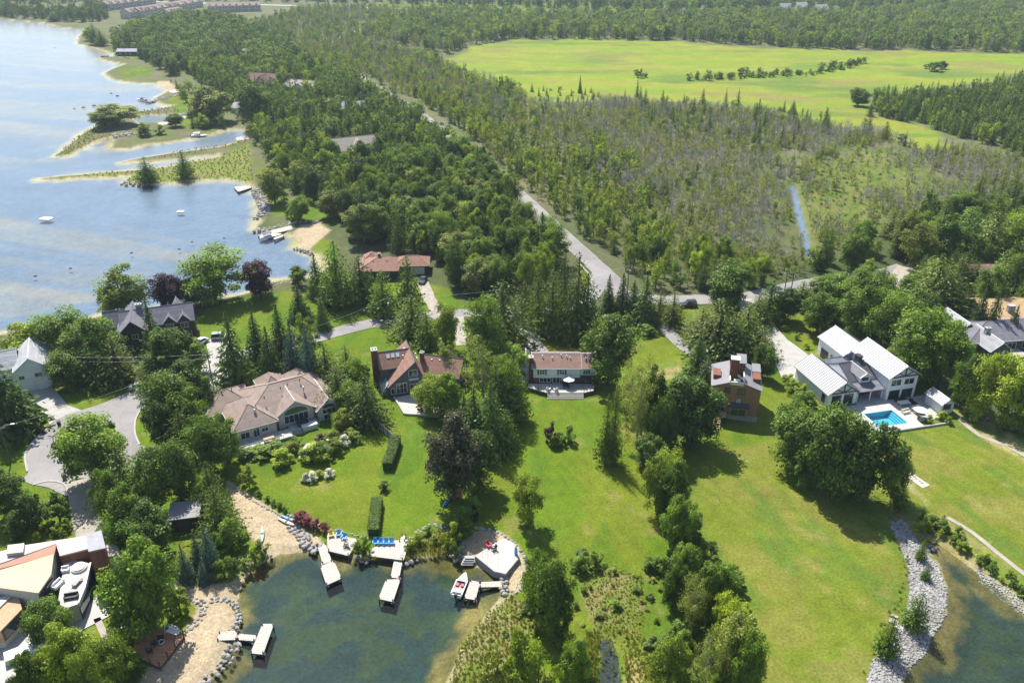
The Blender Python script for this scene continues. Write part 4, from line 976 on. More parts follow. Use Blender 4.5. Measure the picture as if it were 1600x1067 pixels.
# ---- grey house on the right
h = house('grey_roof_house', (110.5, 176.0), R(8), 'sprawling house with slate and pale grey roofs behind leafy trees')
W_ = M['wall_grey']
hip(h, 2.0, 26, 3, 14, 3.2, 5.8, 8, 3, W_, M['roof_slate'], 'x', trim=M['white'])
gable(h, 5.0, 10.2, -1.5, 8, 3.2, 5.2, 'y', W_, M['roof_grey'], oh=.4, trim=M['white'])
gable(h, 3.0, 9.0, 9, 18, 3.1, 5.4, 'y', W_, M['roof_pale'], oh=.4, trim=M['white'])
chimney(h, 7.4, 4.2, 1.2, .9, 4, 6.4, M['concrete'], pots=1); vents(h, [(14, 6, 5), (17, 6.2, 5), (20, 6, 5)])
opening(h, 'f', -1.5, 6.2, .8, 2.6, 1.6, 2); opening(h, 'f', 3, 12, .5, 3.4, 2.0, 3); opening(h, 'f', 3, 17, .8, 2.4, 1.6, 2)
MB().box(10.4, 16, -1.5, 2.9, 0, .9).build('deck', M['wood_grey'], h)
# ---- tan roof on the right
h = house('tan_roof_house', (125.5, 192.5), R(2), 'low house with broad tan shingle roof beyond two narrow spruces')
gable(h, 0, 22, 0, 14, 3.0, 5.0, 'x', M['wall_cream'], M['roof_tan'], oh=.8, ridge=9)
chimney(h, 6.0, 3.4, 1.8, 1.0, 3, 5.6, M['brick_grey'], pots=0); opening(h, 'f', 0, 2, .8, 2.2, 1.5, 2); opening(h, 'f', 0, 9, .8, 2.2, 1.5, 2)
h = house('roadside_house', (135.0, 222.0), R(0), 'low house with grey-brown roof half hidden at the wood edge')
gable(h, 0, 16, 0, 9, 3.0, 5.2, 'x', M['wall_cream'], M['roof_redbrown'], oh=.6); opening(h, 'f', 0, 2, .8, 2.0, 1.4, 2)
# ---- modern house in the near corner
h = house('modern_house', (-72.0, 97.0), 0, 'modern angular house with butter-coloured roof, rust cladding and white roof terrace')
def loc(px, z=0.0):
    return [(G2(p[0], p[1], z)[0] + 72.0, G2(p[0], p[1], z)[1] - 97.0) for p in px]
r1 = loc([(-60, 918), (0, 918), (60, 926), (80, 893), (88, 852), (60, 866), (0, 890), (-60, 905)], 5.2)
MB().prism([(p[0] * .96 - .2, p[1] * .96) for p in r1], -.3, 4.9).build('wall', M['wall_stone'], h)
but = loc([(-60, 918), (0, 918), (60, 926), (80, 897), (85, 868), (0, 890), (-60, 906)], 5.2)
MB().slab([(p[0], p[1], 5.2 + (.35 if i in (4,) else 0)) for i, p in enumerate(but)], .3).build('roof', M['roof_butter'], h)
red = loc([(-60, 905), (0, 888.5), (85, 867), (88, 850), (60, 866 - 2), (0, 888 - 2)], 5.2)
MB().slab([(p[0], p[1], 5.24) for p in loc([(-60, 905), (0, 888.5), (85, 866), (88, 850), (40, 868), (0, 882)], 5.2)], .3).build('upper_roof', M['roof_rust'], h)
bk = loc([(-80, 880), (0, 863), (40, 853), (138, 838), (141, 858), (94, 870), (88, 851), (40, 868), (0, 882), (-80, 902)], 4.6)
MB().prism(bk, -.3, 4.6).build('rear_wall', M['wall_rust'], h)
MB().slab([(p[0], p[1], 4.85) for p in bk], .25).build('rear_roof', M['roof_white'], h)
MB().slab([(p[0], p[1], 5.5) for p in loc([(12, 851), (38, 848), (36, 862), (10, 865)], 5.5)], .6).build('roof_hatch', M['roof_white'], h)
tw = loc([(136, 842), (160, 834), (167, 862), (140, 868)], 6.6)
MB().prism(tw, -.3, 7.2).build('tower_wall', M['wall_rust'], h); MB().slab([(p[0] * 1.0, p[1], 7.45) for p in tw], .24).build('tower_roof', M['roof_grey'], h)
an = loc([(160, 852), (185, 850), (186, 866), (166, 870)], 3.6)
MB().prism(an, -.3, 3.4).build('annex_wall', M['wall_stone'], h); MB().slab([(p[0], p[1], 3.6) for p in an], .2).build('annex_roof', M['roof_white'], h)
pod = loc([(88, 955), (96, 908), (100, 872), (142, 880), (133, 918), (123, 943)], 3.2)
MB().prism(pod, -.3, 3.0).build('pod_wall', M['wall_stone'], h)
MB().slab([(p[0], p[1], 3.22) for p in pod], .22).build('roof_terrace', M['paving'], h)
for a, b in zip(pod[3:], pod[4:]):
    MB().tube((a[0], a[1], 3.35), (b[0], b[1], 3.35), .14, None, 4).build('terrace_edge', M['white'], h)
    for k in range(4):
        p = Vector(a).lerp(Vector(b), (k + .5) / 4); d = (Vector(b) - Vector(a)).normalized()
        MB((p.x, p.y, math.atan2(d.y, d.x))).box(-.6, .6, -.05, .12, .3, 2.4).build('window', M['glass'], h)
a, b = Vector(loc([(80, 897)], 5.2)[0]), Vector(loc([(60, 926)], 5.2)[0])
for k in range(5):
    p = a.lerp(b, (k + .5) / 5); d = (b - a).normalized()
    o_ = MB((p.x, p.y, math.atan2(d.y, d.x))).box(-.45, .45, -.08, .1, 1.0, 4.6).build('window', M['timber'], h)
    MB((p.x, p.y, math.atan2(d.y, d.x))).box(-.36, .36, -.11, .13, 1.1, 4.5).build('pane', M['glass'], o_)
wg = loc([(-60, 925), (0, 932), (26, 922), (34, 950), (0, 985), (-60, 990)], 3.6)
MB().prism(wg, 1.2, 3.5).build('wing_wall', M['wood_tan'], h); MB().prism([(p[0] - .15, p[1] + .15) for p in wg], -.3, 1.2).build('wing_base', M['wall_stone'], h)
MB().slab([(p[0], p[1], 3.75) for p in loc([(-60, 925), (0, 932), (27, 922), (0, 948), (-60, 965)], 3.75)] , .2).build('wing_roof', M['roof_white'], h)
a, b = Vector(wg[3]), Vector(wg[4]); d = (b - a).normalized(); p = a.lerp(b, .5)
MB((p.x, p.y, math.atan2(d.y, d.x))).box(-1.8, 1.8, -.1, .1, 1.5, 3.1).build('window', M['glass'], h)
MB((p.x, p.y, math.atan2(d.y, d.x))).box(-2.0, 2.0, -.05, .07, 1.35, 3.25).build('window_frame', M['timber'], h)
ter = sheet('patio', polyG([(-80, 1000), (60, 975), (110, 960), (124, 970), (150, 930), (178, 900), (196, 905), (172, 962), (128, 985), (75, 1010), (65, 1067), (60, 1110), (-80, 1110)]), .12, M['paving'], 'white paved patio of the modern house')
sheet('garden_path', polyG([(146, 968), (157, 964), (173, 1000), (163, 1007)]), .12, M['gravel'], 'grey stepping path across the small lawn', 'structure')
ok_ = empty('outdoor_kitchen', (G2(50, 1020)[0], G2(50, 1020)[1], .12), R(33), 'long white outdoor counter block on the patio', 'counter')
MB().box(-3.2, 3.2, -.9, .9, 0, 1.0).build('cabinet', M['wall_stone'], ok_); MB().box(-3.3, 3.3, -1.0, 1.0, 1.0, 1.1).build('worktop', M['white'], ok_)
# ---- houses in the woods and far off
def simple_house(name, px, w, d, ze, zr, rz, wm, rm, label, cross=True, cat='house'):
    o = G2(*px); hh = empty(name, (o[0], o[1], 0), rz, label, cat)
    gable(hh, -w / 2, w / 2, 0, d, ze, zr, 'x', M[wm], M[rm], oh=.6)
    if cross: gable(hh, -w * .12, w * .3, -3, d * .6, ze, zr - .3, 'y', M[wm], M[rm], oh=.6); yy = -3
    else: yy = 0
    for k in range(3):
        opening(hh, 'f', 0 if not cross or k == 0 else -3, -w * .4 if k == 0 else -w * .1 + (k - 1) * w * .2, 1, w * .1, ze * .4, 2, 1)
    return hh
simple_house('woodland_house', (558, 246), 20, 12, 3.6, 8.0, R(25), 'wall_cream', 'roof_beige', 'pale beige-roofed house half hidden in the dense wood')
simple_house('woodland_house', (408, 140), 20, 13, 4.0, 9.0, R(-15), 'wall_cream', 'roof_redbrown', 'brown-roofed house deep in the lakeside trees')
simple_house('woodland_house', (468, 146), 26, 13, 3.4, 6.8, R(-25), 'wall_white', 'roof_beige', 'white house with pale beige roof beside a bright tree')
simple_house('woodland_house', (553, 178), 13, 9, 3.0, 6.0, R(10), 'wall_white', 'roof_pale', 'small pale-roofed house peeping between tall trees', False)
simple_house('boathouse', (199, 88), 16, 7, 3.5, 5.2, 0, 'wall_dark', 'roof_pale', 'low boathouse with pale roof on the far shore', False, 'boathouse')
simple_house('woodland_house', (390, 90), 16, 10, 3, 6, R(20), 'wall_white', 'roof_pale', 'pale-roofed house showing above the northern trees', False)
simple_house('woodland_house', (352, 106), 14, 10, 3, 6, R(-20), 'wall_white', 'roof_pale', 'white cottage among trees near the far lawn', False)
simple_house('woodland_house', (378, 178), 14, 9, 3, 5, R(-20), 'wall_white', 'roof_grey', 'grey-roofed cottage behind the big willow', False)
for k, (x, y, w) in enumerate(((1229, 22, 13), (1254, 20, 13), (1285, 24, 14))):
    simple_house('suburban_house', (x, y), w, 14, 6, 11, R(8), 'wall_cream', 'roof_grey', ['grey suburban house in the far woods, first of three', 'grey suburban house in the far woods, middle of three', 'pale suburban house in the far woods, last of three'][k], False)
def terrace_row(px0, px1, n, depth, ze, zr, label):
    """a row of attached houses; every unit has its own gable and windows"""
    a, b = Vector(G2(*px0)), Vector(G2(*px1))
    L_ = (b - a).length; d = (b - a) / L_
    hh = empty('terraced_block', (a.x, a.y, 0), math.atan2(d.y, d.x), label, 'building')
    gable(hh, 0, L_, 0, depth, ze, zr, 'x', M['wall_cream'], M['roof_taupe'], oh=.5)
    u = L_ / n
    for k in range(n):
        x = u * k
        gable(hh, x + u * .2, x + u * .62, -1.6, depth * .5, ze, zr - .8, 'y', M['wall_cream'], M['roof_taupe'], oh=.4)
        for z in (1.0, 4.0):
            opening(hh, 'f', -1.6, x + u * .28, z, u * .26, 1.8, 2, 1, M['white'])
            opening(hh, 'f', 0, x + u * .7, z, u * .2, 1.8, 2, 1, M['white'])
terrace_row((205, 30), (280, 18), 7, 13, 7, 10.5, 'long tan-roofed terraced block left of the car park')
terrace_row((222, 28), (318, 11), 8, 14, 7, 10.5, 'tan-roofed terraced block behind the first row')
terrace_row((268, 30), (290, 26), 3, 14, 7, 10, 'short terraced block beside the car park')
terrace_row((325, 20), (408, 18), 8, 14, 7, 10.5, 'tan-roofed terraced block nearest the scrub')
terrace_row((170, 17), (245, 8), 7, 14, 7, 10.5, 'terraced block behind the shore trees')
sheet('car_park', polyG([(285, 33), (300, 27), (330, 17), (345, 12), (355, 12), (335, 20), (322, 30)]), .1, M['concrete'], 'pale car park between terraced blocks')
# ---------------------------------------------------------------- docks
def dock(name, sections, label, z=.1, floats=True):
    """sections: outlines (pixels) of the decks, each carried on piles"""
    c0 = G2(*sections[0][0])
    d = empty(name, (c0[0], c0[1], z), 0, label, 'dock')
    for s in sections:
        P = [(G2(*p, z)[0] - c0[0], G2(*p, z)[1] - c0[1]) for p in s]
        n = len(P)
        a, b = Vector(P[0]), Vector(P[1])
        MB().prism(P, -.3, -.07).build('dock_frame', M['timber'], d)
        if n == 4:                                   # planks laid across, with gaps
            e0, e1, f0, f1 = Vector(P[0]), Vector(P[3]), Vector(P[1]), Vector(P[2])
            k = max(4, int(((e1 - e0).length + (f1 - f0).length) / 2 / .24))
            bd = MB()
            for i in range(k):
                t0, t1 = i / k, (i + .9) / k
                j = random.uniform(-.012, .012)
                q = [e0.lerp(e1, t0), f0.lerp(f1, t0), f0.lerp(f1, t1), e0.lerp(e1, t1)]
                bd.prism([tuple(p) for p in q], -.07, j)
            o = bd.build('deck_boards', M['wood_dock'], d); o['kind'] = 'stuff'
        else:
            MB().prism(P, -.07, 0).build('deck_top', M['wood_dock'], d)
        for p in P:
            c = Vector((sum(q[0] for q in P) / n, sum(q[1] for q in P) / n))
            q = Vector(p).lerp(c, .08)
            MB().tube((q.x, q.y, -2.2), (q.x, q.y, .35), .1, None, 7).build('pile', M['timber'], d)
        if floats:
            for p in (P[2], P[3]) if n == 4 else ():
                c = Vector((sum(q[0] for q in P) / n, sum(q[1] for q in P) / n)); q = Vector(p).lerp(c, .2)
                MB().lathe((q.x, q.y, -.75), [(.28, 0), (.32, .2), (.28, .42)], 9).build('float', M['white'], d)
    return d
M['wood_dock'] = mat('weathered_dock_boards', (0.45, 0.415, 0.37), 0.9, 0.16, 2.5)
dock('platform_dock', [[(512, 860), (511, 832), (560, 842), (545, 868)]], 'square grey dock platform with yellow and blue chairs', .45, False)
dock('floating_dock', [[(496, 852), (508, 848), (519, 877), (504, 881)], [(500, 884), (522, 876), (534, 903), (510, 914)]], 'angled floating dock below the square platform')
dock('platform_dock', [[(575, 868), (589, 846), (641, 842), (631, 875)], [(624, 846), (628, 836), (634, 836), (632, 845)]], 'wide grey dock platform with four blue chairs', .45, False)
dock('floating_dock', [[(610, 902), (616, 874), (629, 876), (624, 903)], [(603, 905), (626, 904), (614, 940), (591, 935)]], 'straight floating dock below the four blue chairs')
dock('floating_dock', [[(735, 906), (750, 909), (743, 937), (725, 934)], [(749, 917), (749, 909), (787, 907), (787, 916)]], 'L-shaped dock with the moored white motorboat')
dock('floating_dock', [[(339, 1000), (342, 988), (370, 984), (370, 999)], [(371, 999), (371, 989), (402, 992), (398, 1001)], [(410, 974), (428, 974), (411, 1022), (391, 1020)]], 'T-shaped dock reaching out from the sandy point')
dock('lake_dock', [[(413, 363), (455, 352), (458, 358), (418, 368)]], 'long straight dock by the moored cabin boat', .1, False)
dock('lake_dock', [[(365, 292), (388, 290), (394, 293), (372, 300)]], 'pale dock at the rocky point on the lake', .1, False)
dock('lake_dock', [[(427, 372), (443, 366), (444, 369), (428, 375)]], 'short jetty inside the small lake harbour', .1, False)
dock('lake_dock', [[(368, 215), (388, 212), (391, 217), (370, 221)]], 'pale jetty at the head of the narrow inlet', .1, False)
for px, l in (((262, 184), 'grey dock in the small upper inlet'), ((262, 142), 'dock with canopy on the far shore'), ((245, 192), 'dock below the small round tree')):
    x, y = px
    dock('lake_dock', [[(x, y), (x + 26, y - 3), (x + 32, y), (x + 6, y + 4)]], l, .1, False)
# stone-faced patio with steps beside the moored boat
sp = empty('stone_patio', (G2(770, 870)[0], G2(770, 870)[1], 0), 0, 'pale raised stone patio with steps down to the cove', 'patio')
def lp(px, o, z=0.0): return [(G2(*p, z)[0] - o[0], G2(*p, z)[1] - o[1]) for p in px]
o_ = G2(770, 870)
P = lp([(742, 868), (786, 840), (806, 850), (812, 870), (790, 896), (772, 892)], o_, .9)
MB().prism(P, -.6, .72).build('patio_wall', M['brick_grey'], sp); MB().prism(P, .72, .9).build('patio_floor', M['paving'], sp)
for k in range(4): MB().prism(lp([(726 - k * 2, 868 + 3.5 * k), (742 - k, 868 + 3.5 * k), (742 - k, 872 + 3.5 * k), (726 - k * 2, 872 + 3.5 * k)], o_, .6 - .25 * k), .45 - .25 * k, .62 - .25 * k).build('step', M['concrete'], sp)
cv = empty('folded_parasol', (G2(806, 872)[0], G2(806, 872)[1], .05), 0, 'blue covered parasol standing at the stone patio edge', 'parasol')
MB().tube((0, 0, 0), (0, 0, 2.6), .05).build('pole', M['metal'], cv); MB().lathe((0, 0, .7), [(.12, 0), (.3, .4), (.22, 1.3), (.04, 1.9)], 8).build('canopy', M['blue_pale'], cv)
# red cedar deck of the modern house
rd = empty('cedar_deck', (G2(245, 1000)[0], G2(245, 1000)[1], 0), 0, 'red cedar deck with posts and lounge seats near the beach', 'deck')
o_ = G2(245, 1000)
P = lp([(206, 1022), (250, 1042), (287, 994), (236, 975), (215, 985)], o_, .6)
MB().prism(P, 0, .5).build('deck_skirt', M['timber'], rd); MB().prism(P, .5, .6).build('deck_floor', M['wood_red'], rd)
for px in ((206, 1022), (221, 1029), (235, 1036), (250, 1042), (262, 1026), (274, 1010), (287, 994), (216, 1005)):
    q = lp([px], o_, .6)[0]; MB().box(q[0] - .09, q[0] + .09, q[1] - .09, q[1] + .09, 0, 1.6).build('post', M['timber'], rd)
# ---------------------------------------------------------------- boats
def hull_mesh(m, L_, W_, h, n=9, flare=.75):
    ring = []
    for i in range(n + 1):
        t = i / n
        w = W_ / 2 * (1.0 if t < .45 else math.cos((t - .45) / .55 * math.pi / 2) ** .8)
        w = max(w, .02)
        z = h * (1 + .25 * max(0, t - .4))
        ring.append([(-w, t * L_, z), (-w * flare, t * L_, h * .25 * (1 + t)), (0, t * L_ * .97, h * .35 * t * t), (w * flare, t * L_, h * .25 * (1 + t)), (w, t * L_, z)])
    vs = [p for r_ in ring for p in r_]
    fs = []
    for i in range(n):
        for k in range(4): fs.append((i * 5 + k, i * 5 + k + 1, (i + 1) * 5 + k + 1, (i + 1) * 5 + k))
    fs.append((4, 3, 2, 1, 0))
    for i in range(n): fs.append((i * 5, (i + 1) * 5, (i + 1) * 5 + 4, i * 5 + 4))       # sole and foredeck
    m.add(vs, fs)
    return m
def motorboat(px, rz, L_, W_, label, hullc='white', top=None, z=WL):
    p = G2(*px, z); b = empty('motorboat', (p[0], p[1], z - .15), rz, label, 'boat')
    hull_mesh(MB(), L_, W_, .8).build('hull', M[hullc], b)
    MB().box(-W_ * .4, W_ * .4, L_ * .04, L_ * .5, .81, .84).build('cockpit_floor', M['wood_grey'], b)
    for s in (-1, 1): MB().box(s * W_ * .46 - .08, s * W_ * .46 + .08, .1, L_ * .62, .8, 1.0).build('gunwale', M[hullc], b)
    MB().add([(-W_ * .4, L_ * .56, .85), (W_ * .4, L_ * .56, .85), (W_ * .32, L_ * .5, 1.4), (-W_ * .32, L_ * .5, 1.4), (-W_ * .4, L_ * .54, .85), (W_ * .4, L_ * .54, .85), (W_ * .32, L_ * .49, 1.4), (-W_ * .32, L_ * .49, 1.4)], [(0, 1, 2, 3), (7, 6, 5, 4), (0, 4, 5, 1), (1, 5, 6, 2), (2, 6, 7, 3), (3, 7, 4, 0)]).build('windshield', M['glass'], b)
    for s in (-1, 1): MB().box(s * W_ * .22 - .25, s * W_ * .22 + .25, L_ * .34, L_ * .44, .84, 1.15).build('seat', M['red' if hullc == 'white' and not top else 'cream'], b)
    MB().box(-W_ * .38, W_ * .38, L_ * .06, L_ * .16, .84, 1.15).build('bench', M['cream'], b)
    mo = MB().box(-.2, .2, -.45, .02, .5, 1.25).build('outboard_motor', M['black'], b)
    MB().box(-.07, .07, -.3, -.15, -.3, .5).build('motor_leg', M['black'], mo)
    if top:
        for s in (-1, 1):
            for yy in (L_ * .2, L_ * .5): MB().tube((s * W_ * .4, yy, .8), (s * W_ * .36, yy, 2.0), .03).build('frame_post', M['metal'], b)
        MB().box(-W_ * .42, W_ * .42, L_ * .16, L_ * .54, 2.0, 2.08).build('canopy', M[top], b)
    return b
motorboat((713, 934), R(-14), 5.2, 1.9, 'white open motorboat with outboard moored at the L-shaped dock')
motorboat((406, 374), R(-62), 7.5, 2.6, 'white cabin boat with blue canopy moored by the long lake dock', 'white', 'navy')
motorboat((299, 214), R(-80), 8, 2.8, 'small white motorboat moored in the narrow inlet', 'white', 'white')
motorboat((228, 158), R(60), 8, 2.8, 'dark-canopied boat at the far stone harbour', 'white', 'navy')
def raft(px, w, d, label):
    p = G2(*px, WL); b = empty('swim_raft', (p[0], p[1], WL - .4), R(-8), label, 'raft')
    MB().prism([(-w / 2, -d / 2), (w / 2 - .4, -d / 2), (w / 2, 0), (w / 2 - .4, d / 2), (-w / 2, d / 2), (-w / 2 - .5, 0)], 0, .5).build('float', M['cream'], b); MB().prism([(-w / 2 + .1, -d / 2 + .1), (w / 2 - .5, -d / 2 + .1), (w / 2 - .2, 0), (w / 2 - .5, d / 2 - .1), (-w / 2 + .1, d / 2 - .1), (-w / 2 - .3, 0)], .5, .6).build('deck_top', M['white'], b)
raft((73, 342), 4.2, 3.0, 'larger white raft floating alone on the lake'); raft((283, 331), 2.4, 2, 'smaller white raft floating near the lake channel')
def kayak(px, rz, L_, colour, label, z=.02):
    p = G2(*px); b = empty('kayak', (p[0], p[1], z), rz, label, 'kayak')
    vs, fs, n = [], [], 10
    for i in range(n + 1):
        t = i / n; w = .38 * math.sin(math.pi * min(max(t, .02), .98)) ** .7 + .01
        for k in range(6):
            a = 2 * math.pi * k / 6
            vs.append((w * math.cos(a), (t - .5) * L_, .22 + .2 * math.sin(a) * (w / .39) ** .5 + .1 * abs(2 * t - 1) ** 3))
    for i in range(n):
        for k in range(6): fs.append((i * 6 + k, i * 6 + (k + 1) % 6, (i + 1) * 6 + (k + 1) % 6, (i + 1) * 6 + k))
    MB().add(vs, fs).build('hull', M[colour], b, True); MB().lathe((0, 0, .36), [(.24, 0), (.28, .08), (.2, .09)], 10).build('cockpit_rim', M['black'], b)
kayak((410, 836), R(15), 4.2, 'green_pale', 'pale green kayak lying on the sandy beach'); kayak((452, 812), R(62), 4.4, 'blue_pale', 'blue kayak beside the red flower bed'); kayak((448, 817), R(60), 4.4, 'cream', 'cream kayak lying next to the blue one')
kayak((699, 784), R(-22), 4.0, 'blue_pale', 'slim blue kayak in the shade of the purple maple')
# ---------------------------------------------------------------- vehicles
def car(px, rz, paint, label, kind='car', cat='car'):
    p = G2(*px); c = empty('parked_car', (p[0], p[1], .11), rz, label, cat)
    L_, W_ = (4.6, 1.84) if kind == 'car' else (4.9, 1.95)
    hh = 1.45 if kind == 'car' else 1.8
    prof = [(-2.3, .35), (-2.28, .75), (-2.05, .88), (-.95, .95), (1.75, .95), (2.2, .9), (2.3, .7), (2.28, .35)]
    k = L_ / 4.6
    vs, fs = [], []
    for s, f in ((-1, .94), (-1, 1.0), (1, 1.0), (1, .94)):
        pass
    m = MB()
    n = len(prof)
    rows = [(-W_ / 2 * .93, .97), (-W_ / 2, 1.0), (W_ / 2, 1.0), (W_ / 2 * .93, .97)]
    for j, (yy, sc) in enumerate(rows):
        for x, z in prof:
            vs.append((x * k * (.985 if j in (0, 3) else 1), yy, z if j in (1, 2) and z < .8 else min(z, .95)))
    for j in range(3):
        for i in range(n): fs.append((j * n + i, j * n + (i + 1) % n, (j + 1) * n + (i + 1) % n, (j + 1) * n + i))
    fs.append(tuple(range(n - 1, -1, -1))); fs.append(tuple(range(3 * n, 4 * n)))
    m.add(vs, fs); body = m.build('body', M[paint], c)
    r0, r1 = (-.9, 1.7) if kind == 'car' else (-.9, 2.2)
    a, b = W_ / 2 * .9, W_ / 2 * .7
    g = MB(); g.add([(r0 * k, -a, .94), (r1 * k, -a, .94), (r1 * k, a, .94), (r0 * k, a, .94), ((r0 + .75) * k, -b, hh - .04), ((r1 - (.6 if kind == 'car' else .25)) * k, -b, hh - .04), ((r1 - (.6 if kind == 'car' else .25)) * k, b, hh - .04), ((r0 + .75) * k, b, hh - .04)],
                  [(0, 3, 2, 1), (4, 5, 6, 7), (0, 1, 5, 4), (1, 2, 6, 5), (2, 3, 7, 6), (3, 0, 4, 7)]); g.build('windows', M['glass'], c)
    MB().box((r0 + .72) * k, (r1 - (.57 if kind == 'car' else .22)) * k, -b - .03, b + .03, hh - .05, hh).build('roof', M[paint], c)
    for x in (-1.45, 1.4):
        for s in (-1, 1):
            w = MB(); w.tube((x * k, s * (W_ / 2 - .2), .34), (x * k, s * (W_ / 2 + .02), .34), .34, None, 12); wo = w.build('wheel', M['rubber'], c)
            MB().tube((x * k, s * (W_ / 2 - .1), .34), (x * k, s * (W_ / 2 + .035), .34), .2, None, 8).build('rim', M['metal'], wo)
    for s in (-1, 1):
        MB().box(-2.3 * k - .01, -2.2 * k, s * .65 - .2, s * .65 + .2, .62, .76).build('headlight', M['lamp'], c)
        MB().box(2.2 * k, 2.3 * k + .01, s * .68 - .16, s * .68 + .16, .7, .86).build('tail_light', M['lamp_red'], c)
    return c
car((246, 711), R(10), 'car_blue', 'bright blue car parked on the short drive under trees')
car((220, 607), R(195), 'car_white', 'white car at the mouth of the turning circle')
car((325, 659), R(75), 'car_white', 'white car beside the taupe-roofed bungalow wall')
car((313, 538), R(60), 'car_white', 'white car in front of the charcoal garage')
car((346, 530), R(190), 'car_silver', 'pale blue-grey van on the charcoal house drive', 'suv', 'van')
car((661, 441), R(80), 'car_black', 'black car on the sandy drive of the brown bungalow')
car((1075, 479), R(8), 'car_black', 'black car on the lane behind the round tree', 'suv')
car((1514, 468), R(5), 'car_black', 'black car on the parking pad, nearer the spruces')
car((1526, 463), R(185), 'car_black', 'dark car parked close to the tan roof')
# ---------------------------------------------------------------- furniture
def adirondack(p, z, rz, colour, label, group=None):
    c = empty('garden_chair', (p[0], p[1], z), rz, label, 'chair', group)
    MB().add([(-.33, -.35, .4), (.33, -.35, .4), (.33, .25, .28), (-.33, .25, .28), (-.33, -.35, .35), (.33, -.35, .35), (.33, .25, .23), (-.33, .25, .23)], [(0, 1, 2, 3), (7, 6, 5, 4), (0, 4, 5, 1), (1, 5, 6, 2), (2, 6, 7, 3), (3, 7, 4, 0)]).build('seat', M[colour], c)
    for k in range(5):
        x = -.28 + .14 * k; t = .95 + .12 * math.cos((k - 2) * .6)
        MB().add([(x - .06, .2, .28), (x + .06, .2, .28), (x + .06, .5, t), (x - .06, .5, t), (x - .06, .24, .28), (x + .06, .24, .28), (x + .06, .54, t), (x - .06, .54, t)], [(3, 2, 1, 0), (4, 5, 6, 7), (0, 1, 5, 4), (1, 2, 6, 5), (2, 3, 7, 6), (3, 0, 4, 7)]).build('back_slat', M[colour], c)
    for s in (-1, 1):
        MB().box(s * .4 - .07, s * .4 + .07, -.42, .35, .54, .58).build('arm', M[colour], c)
        MB().box(s * .36 - .04, s * .36 + .04, -.38, -.3, 0, .54).build('leg', M[colour], c); MB().box(s * .36 - .04, s * .36 + .04, .28, .36, 0, .54).build('leg', M[colour], c)
    return c
for k, x in enumerate((587, 595.5, 604, 612.5)):
    adirondack(G2(x, 853), .45, R(4), 'blue_bright' if 'blue_bright' in M else 'blue_pale', ['blue garden chair on the wide dock, end nearest the square platform', 'blue garden chair on the wide dock, second in the row', 'blue garden chair on the wide dock, third in the row', 'blue garden chair on the wide dock, end nearest the stepped ramp'][k], 'blue chairs in a row on the wide dock')
adirondack(G2(518, 841), .45, R(20), 'yellow', 'yellow garden chair on the square dock'); adirondack(G2(530, 840), .45, R(5), 'blue_pale', 'blue garden chair beside the yellow one'); adirondack(G2(538, 845), .45, R(-20), 'blue_pale', 'blue garden chair at the square dock edge'); adirondack(G2(541, 857), .45, R(-90), 'dark', 'dark low chair on the square dock')
adirondack(G2(764, 860), .9, R(40), 'red', 'red garden chair on the stone patio by the cove'); adirondack(G2(772, 866), .9, R(-60), 'dark', 'dark chair beside the red one on the stone patio')
adirondack(G2(711, 779), .03, R(30), 'red', 'red chair in the maple shade, nearer the kayak'); adirondack(G2(718, 777), .03, R(-10), 'red', 'red chair in the maple shade, farther from the kayak')
adirondack(G2(243, 1012), .6, R(150), 'dark', 'dark chair on the cedar deck, by the fire bowl'); adirondack(G2(236, 1024), .6, R(120), 'dark', 'dark chair on the cedar deck, near the front posts'); adirondack(G2(253, 1002), .6, R(200), 'dark', 'dark chair on the cedar deck, near the swing seat')
adirondack((8.2, 160.2), 1.0, R(160), 'white', 'white chair on the deck of the two-storey house, next to the steps'); adirondack((9.9, 160.0), 1.0, R(200), 'white', 'white chair on the two-storey house deck, nearest the parasol')
def table(p, z, w, d, hgt, m, label, rz=0.0):
    t = empty('patio_table', (p[0], p[1], z), rz, label, 'table')
    MB().box(-w / 2, w / 2, -d / 2, d / 2, hgt - .07, hgt).build('table_top', M[m], t)
    for sx in (-1, 1):
        for sy in (-1, 1): MB().box(sx * (w / 2 - .12) - .05, sx * (w / 2 - .12) + .05, sy * (d / 2 - .12) - .05, sy * (d / 2 - .12) + .05, 0, hgt - .07).build('leg', M[m], t)
    return t
table(G2(421, 689, .6), .62, 2.2, 1.0, .75, 'wood_tan', 'tan table on the terrace of the taupe-roofed bungalow', R(30))
table(hp(17.0, -3.4), .17, 2.6, 1.4, .75, 'cream', 'pale dining table on the pool terrace', R(14)); table(hp(17.9, -6.9), .17, 2.2, 1.6, .9, 'wood_grey', 'grey bar table at the pool terrace corner', R(14))
table(G2(220, 985), .6, 2.0, .9, .7, 'dark', 'dark table on the cedar deck', R(10)); table((12.2, 161.4), 1.0, 1.4, 1.4, .72, 'dark', 'dark table under the white parasol')
